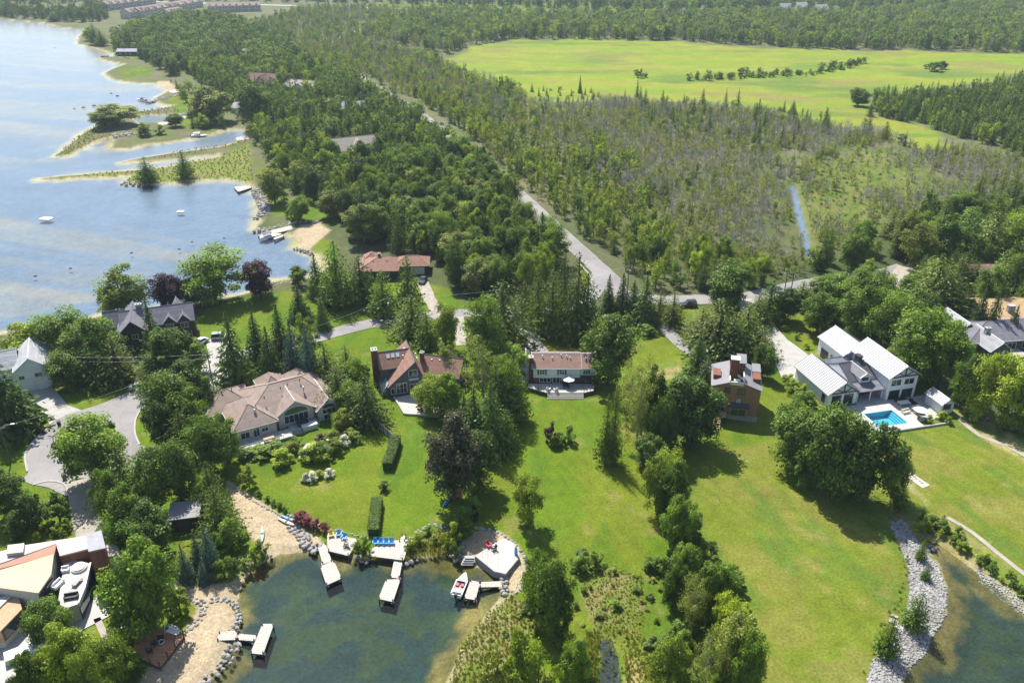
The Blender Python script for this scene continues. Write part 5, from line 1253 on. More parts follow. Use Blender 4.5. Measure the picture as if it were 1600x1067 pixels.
def parasol(p, z, r, hgt, m, label, n=8):
    u = empty('parasol', (p[0], p[1], z), 0, label, 'parasol')
    MB().tube((0, 0, 0), (0, 0, hgt + .1), .04).build('pole', M['metal'], u); MB().lathe((0, 0, 0), [(.3, 0), (.3, .08), (.1, .12)], 10).build('base', M['dark'], u)
    c = MB(); ring = [(r * math.cos(2 * math.pi * k / n), r * math.sin(2 * math.pi * k / n), hgt - .55) for k in range(n)]
    c.add([(0, 0, hgt)] + ring + [(0, 0, hgt - .06)] + [(x, y, z_ - .05) for x, y, z_ in ring], [(0, 1 + k, 1 + (k + 1) % n) for k in range(n)] + [(n + 1, n + 2 + (k + 1) % n, n + 2 + k) for k in range(n)] + [(1 + k, n + 2 + k, n + 2 + (k + 1) % n, 1 + (k + 1) % n) for k in range(n)])
    c.build('canopy', M[m], u)
parasol((12.9, 161.9), 1.0, 1.45, 2.5, 'white', 'white parasol open over the two-storey house deck')
parasol(hp(17.0, -8.6), .16, 1.5, 2.4, 'cream', 'cream parasol at the pool terrace corner'); 
def lounge(p, z, rz, w, m, label):
    s = empty('garden_sofa', (p[0], p[1], z), rz, label, 'sofa')
    MB().box(-w / 2, w / 2, -.4, .4, 0, .32).build('base', M['timber' if m == 'dark' else m], s); MB().box(-w / 2 + .1, w / 2 - .1, -.38, .25, .32, .46).build('cushion', M[m], s); MB().box(-w / 2, w / 2, .25, .42, .32, .85).build('backrest', M[m], s)
    for k in (-1, 1): MB().box(k * (w / 2 - .06) - .07, k * (w / 2 - .06) + .07, -.4, .25, .32, .62).build('arm', M[m], s)
lounge(hp(17.4, -1.9), .17, R(14), 2.6, 'dark', 'dark sofa beside the pool terrace table'); lounge(hp(19.6, -3.2), .17, R(100), 1.8, 'dark', 'short dark sofa facing the pool house')
lounge(hp(15.3, -6.4), .17, R(20), 1.9, 'cream', 'cream lounger beside the swimming pool'); lounge(hp(18.6, -5.6), .17, R(14), 1.9, 'cream', 'cream lounger between pool and pool house')
lounge(G2(187, 985), .1, R(50), 3.4, 'navy', 'long navy covered sofa behind the cedar deck')
pz = 3.23
def on_roof(px): return G2(*px, pz)
ov = empty('daybed', (*on_roof((124, 888)), pz), R(10), 'round white daybed on the modern house roof terrace', 'daybed')
MB().lathe((0, 0, 0), [(1.15, 0), (1.2, .3), (1.1, .4)], 18).build('base', M['white'], ov); MB().lathe((0, 0, .4), [(1.05, 0), (1.0, .15)], 18).build('cushion', M['cream'], ov)
lounge(on_roof((103, 892)), pz, R(20), 1.1, 'white', 'white armchair beside the round daybed'); lounge(on_roof((91, 915)), pz, R(75), 2.0, 'white', 'white sofa on the modern house roof terrace')
table(on_roof((121, 911)), pz, .8, 1.8, .5, 'wood_grey', 'narrow grey table on the roof terrace', R(-10)); lounge(on_roof((112, 934)), pz, R(15), 2.0, 'dark', 'dark low bench at the roof terrace end')
sw = empty('swing_seat', (*G2(272, 995), .6), R(-20), 'white swing seat with metal frame on the cedar deck', 'swing seat')
for s in (-1, 1): MB().tube((s * 1.1, -.6, 0), (s * 1.1, 0, 1.9), .05).tube((s * 1.1, .6, 0), (s * 1.1, 0, 1.9), .05).build('frame', M['metal'], sw)
MB().tube((-1.1, 0, 1.9), (1.1, 0, 1.9), .05).build('top_bar', M['metal'], sw); MB().box(-.95, .95, -.35, .3, .45, .62).build('seat', M['white'], sw); MB().box(-.95, .95, .3, .42, .5, 1.1).build('backrest', M['white'], sw)
fb = empty('fire_bowl', (*G2(254, 1009), .6), 0, 'round fire bowl on the red cedar deck', 'fire bowl'); MB().lathe((0, 0, 0), [(.3, 0), (.45, .25), (.42, .4), (.3, .3)], 14).build('bowl', M['wall_stone'], fb); MB().lathe((0, 0, .28), [(.3, 0), (.3, .03)], 12).build('ash', M['black'], fb)
def bin_(px, label):
    b = empty('wheelie_bin', (*G2(*px), .1), R(20), label, 'bin'); MB().add([(-.26, -.3, .08), (.26, -.3, .08), (.26, .3, .08), (-.26, .3, .08), (-.32, -.38, 1.0), (.32, -.38, 1.0), (.32, .38, 1.0), (-.32, .38, 1.0)], [(0, 3, 2, 1), (4, 5, 6, 7), (0, 1, 5, 4), (1, 2, 6, 5), (2, 3, 7, 6), (3, 0, 4, 7)]).build('body', M['black'], b); MB().box(-.35, .35, -.42, .42, 1.0, 1.08).build('lid', M['dark'], b)
    for s in (-1, 1): MB().tube((s * .26, .32, .12), (s * .34, .32, .12), .12, None, 8).build('wheel', M['rubber'], b)
bin_((93, 665), 'black wheelie bin on the turning circle by the concrete drive'); bin_((101, 748), 'black wheelie bin beside the round tree'); bin_((1480, 465), 'dark bin beside the gravel loop')
# ---------------------------------------------------------------- poles, wires, fence
def pole(px, hgt, label, arms=1, lamp=False):
    p = G2(*px); o = empty('utility_pole' if not lamp else 'street_lamp', (p[0], p[1], 0), R(15), label, 'pole' if not lamp else 'street lamp')
    MB().tube((0, 0, -.5), (0, 0, hgt), .16, .11, 8).build('post', M['pole'], o)
    for k in range(arms):
        a = MB().box(-1.1, 1.1, -.2, -.1, hgt - .6 - .9 * k, hgt - .45 - .9 * k).build('cross_arm', M['pole'], o)
        for x in (-.95, 0, .95): MB().lathe((x, -.15, hgt - .45 - .9 * k), [(.05, 0), (.07, .1), (.03, .2)], 6).build('insulator', M['white'], a)
    if lamp:
        MB().tube((0, 0, hgt - 1), (1.2, -.4, hgt + .3), .05).tube((1.2, -.4, hgt + .3), (2.6, -.8, hgt + .5), .05).build('lamp_arm', M['metal'], o); MB().box(2.4, 3.1, -1.0, -.7, hgt + .42, hgt + .6).build('lamp_head', M['metal'], o)
    else:
        MB().tube((.25, 0, hgt - 2.6), (.25, 0, hgt - 1.7), .2, None, 8).build('transformer', M['metal'], o)
    return Vector((p[0], p[1], hgt))
w0 = pole((17, 722), 8.5, 'street lamp on a wooden pole at the edge of the turning circle', 1, True)
w1 = pole((335, 612), 10.0, 'bare wooden pole rising beside the charcoal house drive')
w2 = pole((608, 516), 9.5, 'utility pole standing where the lane passes the shed lawn')
w3 = pole((863, 388), 9.5, 'utility pole on the straight stretch of the shore road')
w4 = pole((980, 462), 9.5, 'utility pole at the road junction behind thin spruces')
w5 = pole((1233, 472), 9.5, 'utility pole with crossarm beside the marsh ditch'); w6 = pole((1224, 466), 8.0, 'shorter pole next to the marsh ditch pole')
w7 = Vector((-130, 165, 9)); w8 = Vector((150, 215, 9.5)); w9 = Vector(G(700, 215)) + Vector((0, 0, 9.5))
def wire(a, b, sag, label, dx=0.0):
    m = MB(); n = 14; pts = []
    for i in range(n + 1):
        t = i / n; p = a.lerp(b, t); pts.append(Vector((p.x + dx, p.y, p.z - .4 - sag * 4 * t * (1 - t))))
    for p, q in zip(pts[:-1], pts[1:]): m.tube(p, q, .016, None, 4)
    tag(m.build('overhead_wire', M['metal'], None), label, 'wire')
for k in range(2):
    wire(w7, w1, 1.2, ['upper overhead wire from the edge to the charcoal house pole', 'lower overhead wire from the edge to the charcoal house pole'][k], k * .01); w7 = w7 + Vector((0, 0, -1.2)); w1 = w1 + Vector((0, 0, -1.1))
w1 = w1 + Vector((0, 0, 2.2))
wire(w0, w1, 1.0, 'overhead wire from the street lamp to the charcoal house pole'); wire(w1, w2, 1.6, 'overhead wire along the lane to the shed lawn pole'); wire(w2, w4, 2.0, 'overhead wire from the shed lawn pole to the junction'); wire(w3, w4, 1.2, 'overhead wire along the shore road to the junction'); wire(w3, w9, 1.5, 'overhead wire running back over the wooded road'); wire(w4, w5, 1.8, 'overhead wire from the junction to the ditch pole'); wire(w5, w8, 1.5, 'overhead wire from the ditch pole over the right-hand woods')
fn = empty('board_fence', (*G2(585, 662), 0), 0, 'grey board fence running down to the clipped hedge', 'fence')
a, b = Vector((0, 0)), Vector(G2(615, 690)) - Vector(G2(585, 662)); d = (b - a).normalized()
n = int((b - a).length / .3)
for k in range(n): q = a + d * .3 * k; MB((q.x, q.y, math.atan2(d.y, d.x))).box(0, .27, -.03, .03, 0, 1.7 + .02 * (k % 2)).build('board', M['wood_grey'], fn)
for k in range(0, n + 1, 7): q = a + d * .3 * k; MB((q.x, q.y, math.atan2(d.y, d.x))).box(-.06, .06, -.14, -.035, 0, 1.85).build('post', M['timber'], fn)
# small lawn furniture on the right
bf = empty('bird_feeder', (*G2(1537, 669), 0), 0, 'dark roofed bird feeder on a post by the gravel path', 'bird feeder'); MB().tube((0, 0, 0), (0, 0, 2.0), .07).build('post', M['timber'], bf); MB().box(-.6, .6, -.5, .5, 2.0, 2.1).build('tray', M['timber'], bf); MB().profile([(-.8, 2.5), (.8, 2.5), (0, 3.0)], -.7, .7, 'y').build('roof', M['dark'], bf); 
for s in (-1, 1): MB().box(s * .5 - .04, s * .5 + .04, -.4, .4, 2.1, 2.5).build('side', M['timber'], bf)
bn = empty('garden_bench', (*G2(1578, 674), 0), R(-28), 'white and black garden bench by the right-hand trees', 'bench'); MB().box(-1.6, 1.6, -.3, .3, .4, .5).build('seat', M['white'], bn); MB().box(-1.6, 1.6, -.36, -.3, .1, .75).build('backrest', M['black'], bn)
for s in (-1, 1): MB().box(s * 1.4 - .06, s * 1.4 + .06, -.28, .28, 0, .4).build('leg', M['black'], bn)
# ---------------------------------------------------------------- foliage kit
def leaf_mat(name, c0, c1, trans=.46, var=.4):
    """leaves: tone differs from tree to tree and from leaf to leaf; light shines through them"""
    m, N, L = new_mat(name)
    N.remove(N['Principled BSDF']); out = N['Material Output']
    oi = N.new('ShaderNodeObjectInfo'); at = N.new('ShaderNodeAttribute'); at.attribute_name = 'tone'
    mx = N.new('ShaderNodeMix'); mx.data_type = 'RGBA'
    if 'purple' not in name and 'grey' not in name and 'blue' not in name and 'white' not in name and 'red' not in name: c0, c1 = [(c[0] * 1.3, c[1] * 1.2, c[2] * .62) for c in (c0, c1)]
    c0, c1 = [x * .78 for x in c0], [x * 1.22 for x in c1]
    mx.inputs[6].default_value = (*c0, 1); mx.inputs[7].default_value = (*c1, 1)
    L.new(oi.outputs['Random'], mx.inputs[0])
    r = N.new('ShaderNodeMapRange'); r.inputs['To Min'].default_value = 1 - var; r.inputs['To Max'].default_value = 1 + var
    L.new(at.outputs['Fac'], r.inputs['Value'])
    v = N.new('ShaderNodeVectorMath'); v.operation = 'SCALE'
    L.new(mx.outputs[2], v.inputs[0]); L.new(r.outputs[0], v.inputs['Scale'])
    d = N.new('ShaderNodeBsdfDiffuse'); t = N.new('ShaderNodeBsdfTranslucent'); g = N.new('ShaderNodeBsdfGlossy'); g.inputs['Roughness'].default_value = .5
    L.new(v.outputs[0], d.inputs[0])
    tv = N.new('ShaderNodeVectorMath'); tv.operation = 'MULTIPLY'; tv.inputs[1].default_value = (1.25, 1.2, .55)
    L.new(v.outputs[0], tv.inputs[0]); L.new(tv.outputs[0], t.inputs[0])
    m1 = N.new('ShaderNodeMixShader'); m1.inputs[0].default_value = trans
    L.new(d.outputs[0], m1.inputs[1]); L.new(t.outputs[0], m1.inputs[2])
    m2 = N.new('ShaderNodeMixShader'); m2.inputs[0].default_value = .025
    L.new(m1.outputs[0], m2.inputs[1]); L.new(g.outputs[0], m2.inputs[2])
    L.new(m2.outputs[0], out.inputs['Surface'])
    return m
LEAF = dict(
    mid=leaf_mat('leaves_mid_green', (0.085, 0.168, 0.023), (0.132, 0.216, 0.033)), light=leaf_mat('leaves_light_green', (0.150, 0.238, 0.024), (0.213, 0.290, 0.033), .4),
    dark=leaf_mat('leaves_dark_green', (0.058, 0.119, 0.022), (0.093, 0.158, 0.026), .3), spruce=leaf_mat('needles_dark', (0.045, 0.096, 0.026), (0.077, 0.135, 0.034), .22),
    pine=leaf_mat('needles_olive', (0.065, 0.11, 0.022), (0.095, 0.14, 0.03), .28), blue=leaf_mat('needles_blue_green', (0.075, 0.125, 0.085), (0.09, 0.15, 0.1), .22),
    purple=leaf_mat('leaves_purple', (0.047, 0.022, 0.032), (0.074, 0.032, 0.041), .25), bronze=leaf_mat('leaves_bronze', (0.05, 0.058, 0.048), (0.06, 0.066, 0.056), .25),
    willow=leaf_mat('leaves_willow', (0.150, 0.200, 0.062), (0.188, 0.237, 0.088), .4), yellow=leaf_mat('leaves_yellow_green', (0.15, 0.2, 0.04), (0.19, 0.235, 0.055), .4),
    grey=leaf_mat('twigs_grey', (0.172, 0.149, 0.132), (0.276, 0.247, 0.230), .1), scrub=leaf_mat('leaves_scrub', (0.14, 0.19, 0.055), (0.2, 0.235, 0.085), .35), red=leaf_mat('leaves_red', (0.192, 0.048, 0.060), (0.288, 0.084, 0.096), .3), white=leaf_mat('white_blossom', (0.450, 0.470, 0.380), (0.600, 0.600, 0.520), .3), reed=leaf_mat('reed_blades', (0.13, 0.18, 0.04), (0.24, 0.235, 0.09), .35))
BARK = mat('bark', (0.11, 0.09, 0.07), 0.95, 0.25, 3); BARK_PALE = mat('pale_bark', (0.42, 0.4, 0.37), 0.9, 0.25, 3)
def leaves(name, C, Nr, S, aspect=.55, mt=None, seed=0, T=None, tone=None):
    r = np.random.default_rng(seed)
    n = len(C)
    Nr = Nr / np.maximum(np.linalg.norm(Nr, axis=1, keepdims=True), 1e-6)
    if T is None: T = r.normal(size=(n, 3))
    U = T - Nr * (T * Nr).sum(1, keepdims=True)
    U = U / np.maximum(np.linalg.norm(U, axis=1, keepdims=True), 1e-6)
    Vv = np.cross(Nr, U)
    S = S[:, None]
    V = np.stack([C - U * S, C - Vv * S * aspect, C + U * S, C + Vv * S * aspect], 1).reshape(-1, 3)
    me = np_mesh(name, V, np.arange(4 * n).reshape(-1, 4), mt)
    a = me.attributes.new('tone', 'FLOAT', 'POINT')
    a.data.foreach_set('value', np.repeat(r.random(n) if tone is None else tone, 4).astype(np.float32))
    return me
def broadleaf(seed, nclump=30, per=120, rx=.5, zc=.6, rz=.4, size=.02, low=.12):
    """unit tree: crown of leaf clumps, radius .5, height 1"""
    r = np.random.default_rng(seed)
    d = r.normal(size=(nclump, 3)); d /= np.linalg.norm(d, axis=1, keepdims=True)
    rad = .28 + .78 * r.random(nclump) ** .75
    cc = d * rad[:, None] * np.array([rx * .86, rx * .86, rz * .9]) + np.array([0, 0, zc])
    cr = r.uniform(.07, .2, nclump)
    C, Nn, S, TN = [], [], [], []
    for k in range(nclump):
        q = r.normal(size=(per, 3)); q /= np.linalg.norm(q, axis=1, keepdims=True)
        q[:, 2] = np.where(q[:, 2] < -.3, -q[:, 2], q[:, 2])
        rr = cr[k] * (r.random(per) ** .35)[:, None]
        C.append(cc[k] + q * rr * np.array([1, 1, .8]) * r.uniform(.85, 1.2, (per, 1)))
        Nn.append(q * .6 + r.normal(size=(per, 3)) * .45 + np.array([0, 0, .75]))
        S.append(size * r.uniform(.6, 1.5, per)); TN.append(np.clip(r.uniform(.1, .9) + r.normal(size=per) * .22, 0, 1))
    C = np.concatenate(C)
    az = np.arctan2(C[:, 1], C[:, 0]); p1, p2, p3 = r.random(3) * 6.28
    C[:, :2] *= (1 + .13 * np.sin(2 * az + p1 + 3 * C[:, 2]) + .09 * np.sin(3 * az + p2 - 5 * C[:, 2]))[:, None]     # a lopsided crown
    C[:, :2] += np.outer(C[:, 2] - zc, [math.cos(p3) * .12, math.sin(p3) * .12])
    C[:, :2] *= (rx / np.percentile(np.linalg.norm(C[:, :2], axis=1), 98))
    lo_, hi_ = np.percentile(C[:, 2], .5), np.percentile(C[:, 2], 99.7)
    C[:, 2] = np.clip(low + (C[:, 2] - lo_) / (hi_ - lo_) * (1 - low), low * .6, 1.04)
    return C, np.concatenate(Nn), np.concatenate(S), None, np.concatenate(TN)
def conifer(seed, tiers=34, per=11, droop=.25, size=.022, power=.9, irregular=.18, bare=.05, full=6):
    r = np.random.default_rng(seed)
    C, Nn, S, T = [], [], [], []
    for i in range(tiers):
        t = i / (tiers - 1)
        z = bare + (1 - bare) * t
        R_ = .5 * (1 - t) ** power + .012
        nb = max(4, int(per * (1 - t * .55)))
        a0 = r.random() * 6.28
        for k in range(nb):
            a = a0 + 6.283 * k / nb + r.normal() * .2
            L_ = R_ * (1 + r.normal() * irregular)
            m = max(2, int(full * (1 - t) + 2))
            s = (np.arange(m) + r.random(m)) / m
            s = s ** .7
            x, y = np.cos(a) * L_ * s, np.sin(a) * L_ * s
            zz = z - droop * L_ * s * .5 + r.normal(size=m) * .006
            p = np.stack([x, y, zz], 1) + r.normal(size=(m, 3)) * np.array([.02, .02, .006]) * (1.3 - t)
            C.append(p)
            Nn.append(np.stack([np.cos(a) * .35 + r.normal(size=m) * .35, np.sin(a) * .35 + r.normal(size=m) * .35, np.full(m, .8)], 1))
            T.append(np.tile(np.array([np.cos(a), np.sin(a), -droop]), (m, 1)) + r.normal(size=(m, 3)) * .4)
            S.append(size * r.uniform(.7, 1.5, m) * (1.15 - .55 * t))
    return np.concatenate(C), np.concatenate(Nn), np.concatenate(S), np.concatenate(T)
def trunk_mesh(name, r0, h, limbs, seed, mt, crown=.45):
    rr = random.Random(seed); m = MB()
    m.tube((0, 0, -.02), (rr.uniform(-.01, .01), 0, h * .5), r0, r0 * .75, 7).tube((0, 0, h * .49), (rr.uniform(-.02, .02), rr.uniform(-.02, .02), h), r0 * .75, r0 * .2, 6)
    for k in range(limbs):
        a = 6.283 * k / limbs + rr.uniform(-.3, .3); z = h * rr.uniform(.35, .75)
        m.tube((0, 0, z), (math.cos(a) * crown * .6, math.sin(a) * crown * .6, z + rr.uniform(.12, .28)), r0 * .42, r0 * .1, 5)
    return m.mesh(name, mt)
PROTO = {}
def proto(key, arr, trunk, leafkey, aspect=.55, seed=1):
    T = arr[3] if len(arr) > 3 else None
    PROTO[key] = (leaves('crown', arr[0], arr[1], arr[2], aspect, LEAF[leafkey], seed, T, arr[4] if len(arr) > 4 else None), trunk)
tr_d = [trunk_mesh('trunk', .035, .75, 7, s, BARK) for s in (1, 2, 3)]
tr_c = trunk_mesh('trunk', .05, .96, 0, 5, BARK)
tr_p = trunk_mesh('trunk', .03, .9, 6, 6, BARK_PALE, .3)
for i in range(4): proto('round%d' % i, broadleaf(100 + i, 84, 220, .5, .53, .5, .0185, .12), tr_d[i % 3], 'mid', .7, seed=i)
for i in range(3): proto('tall%d' % i, broadleaf(120 + i, 64, 210, .5, .5, .52, .0172, .07), tr_d[i % 3], 'light', .68, seed=10 + i)
for i in range(3): proto('poplar%d' % i, broadleaf(140 + i, 36, 150, .5, .54, .48, .0145, .14), tr_p, 'light', seed=20 + i)
for i in range(3): proto('spruce%d' % i, conifer(160 + i, 40, 17, .35, .037, .75, .16, .03, 9), tr_c, 'spruce', .5, seed=30 + i)
for i in range(3): proto('pine%d' % i, conifer(170 + i, 38, 17, -.15, .03, .55, .26, .06, 11), tr_c, 'pine', .45, seed=40 + i)
for i in range(2): proto('cedar%d' % i, conifer(180 + i, 34, 17, -.5, .034, .5, .18, .02, 8), tr_c, 'dark', .6, seed=50 + i)
for i in range(3): proto('bush%d' % i, broadleaf(190 + i, 22, 150, .5, .5, .5, .033, .02), trunk_mesh('stem', .04, .7, 5, 9 + i, BARK), 'mid', seed=60 + i)
# light versions for distant growth
for i in range(3): proto('far_round%d' % i, broadleaf(200 + i, 28, 60, .5, .52, .5, .034, .05), tr_d[i % 3], 'mid', seed=70 + i)
for i in range(3): proto('far_cone%d' % i, conifer(210 + i, 20, 10, .3, .058, .7, .2, .03, 5), tr_c, 'spruce', .5, seed=80 + i)
for i in range(3): proto('sapling%d' % i, broadleaf(220 + i, 20, 40, .5, .52, .48, .03, .08), trunk_mesh('trunk', .025, .85, 4, 20 + i, BARK_PALE, .3), 'scrub', seed=90 + i)
def dead_mesh(seed):
    r = random.Random(seed); m = MB()
    m.tube((0, 0, 0), (r.uniform(-.06, .06), r.uniform(-.06, .06), 1), .022, .006, 5)
    for k in range(22):
        a = r.random() * 6.283; z = r.uniform(.25, .95); l = .42 * (1.1 - z) + .08
        p1 = (math.cos(a) * l, math.sin(a) * l, z + l * r.uniform(.3, .7))
        m.tube((0, 0, z), p1, .009, .003, 3)
        for q in range(2):
            b = a + r.uniform(-.8, .8); m.tube([p1[i] * .6 + (0, 0, z)[i] * .4 for i in range(3)], (p1[0] * .7 + math.cos(b) * .1, p1[1] * .7 + math.sin(b) * .1, p1[2] + .08), .005, .002, 3)
    return m
M['deadwood'] = mat('grey_deadwood', (0.37, 0.335, 0.31), 0.9, 0.25, 2)
DEAD = [dead_mesh(s).mesh('dead_tree', M['deadwood']) for s in (1, 2, 3)]
KINDS_ = {  # kind: (prototypes, leaf material, plain name, category, words)
    'D': (['round0', 'round1', 'round2', 'round3', 'tall0', 'tall2'], 'mid', 'leafy_tree', 'tree', 'mid-green broadleaf tree'), 'K': (['round1', 'round2', 'round3', 'round0', 'tall1'], 'dark', 'leafy_tree', 'tree', 'dark green dense broadleaf tree'),
    'L': (['tall0', 'tall1', 'tall2'], 'light', 'leafy_tree', 'tree', 'bright light-green tree'), 'S': (['spruce0', 'spruce1', 'spruce2'], 'spruce', 'spruce_tree', 'tree', 'dark conical spruce'),
    'P': (['pine0', 'pine1', 'pine2'], 'pine', 'pine_tree', 'tree', 'loose olive-green pine'), 'C': (['cedar0', 'cedar1'], 'dark', 'cedar_tree', 'tree', 'dense dark cedar'), 'M': (['round0', 'round2'], 'purple', 'purple_maple', 'tree', 'dark purple maple'),
    'Z': (['round1', 'round3'], 'bronze', 'bronze_maple', 'tree', 'broad bronze-leaved maple'), 'B': (['poplar0', 'poplar1', 'poplar2'], 'willow', 'poplar_tree', 'tree', 'slender grey-green poplar'), 'W': (['round0', 'round3'], 'willow', 'willow_tree', 'tree', 'spreading pale willow'),
    'U': (['spruce1', 'spruce0'], 'blue', 'blue_spruce', 'tree', 'blue-grey spruce'), 'Y': (['tall1', 'tall0'], 'yellow', 'leafy_tree', 'tree', 'yellow-green tree'), 'b': (['bush0', 'bush1', 'bush2'], 'mid', 'shrub', 'shrub', 'rounded green shrub'),
    'l': (['bush1', 'bush2', 'bush0'], 'light', 'shrub', 'shrub', 'bright green shrub'), 'm': (['bush0', 'bush2'], 'purple', 'shrub', 'shrub', 'dark purple shrub'), 'r': (['bush0', 'bush1'], 'red', 'shrub', 'shrub', 'reddish flowering shrub'), 'w': (['bush2', 'bush1'], 'white', 'shrub', 'shrub', 'white blossoming shrub'), 'k': (['bush1', 'bush0'], 'dark', 'shrub', 'shrub', 'dark rounded shrub'), 'y': (['bush1', 'bush2'], 'yellow', 'shrub', 'shrub', 'yellow-green shrub')}
def plant(kind, x, y, h, w, label, group=None, rnd=random):
    ps, lk, nm, cat, words = KINDS_[kind]
    c, t = PROTO[rnd.choice(ps)]
    e = empty(nm, (x, y, -.05), rnd.uniform(0, 6.28), label, cat, group)
    if kind in 'SU': w *= 1.25
    if kind == 'P': w *= 1.2
    e.scale = (w, w, h)
    a = bpy.data.objects.new('trunk' if cat == 'tree' else 'stem', t); COL.objects.link(a); a.parent = e
    b = bpy.data.objects.new('crown', c); COL.objects.link(b); b.parent = e
    b.material_slots[0].link = 'OBJECT'; b.material_slots[0].material = LEAF[lk]
    return e
def tree_height(bx, by, ty):
    b = G2(bx, by); lo, hi = 0.0, 40.0
    for _ in range(30):
        m_ = (lo + hi) / 2
        if proj(b[0], b[1], m_)[1] > ty: lo = m_
        else: hi = m_
    return lo
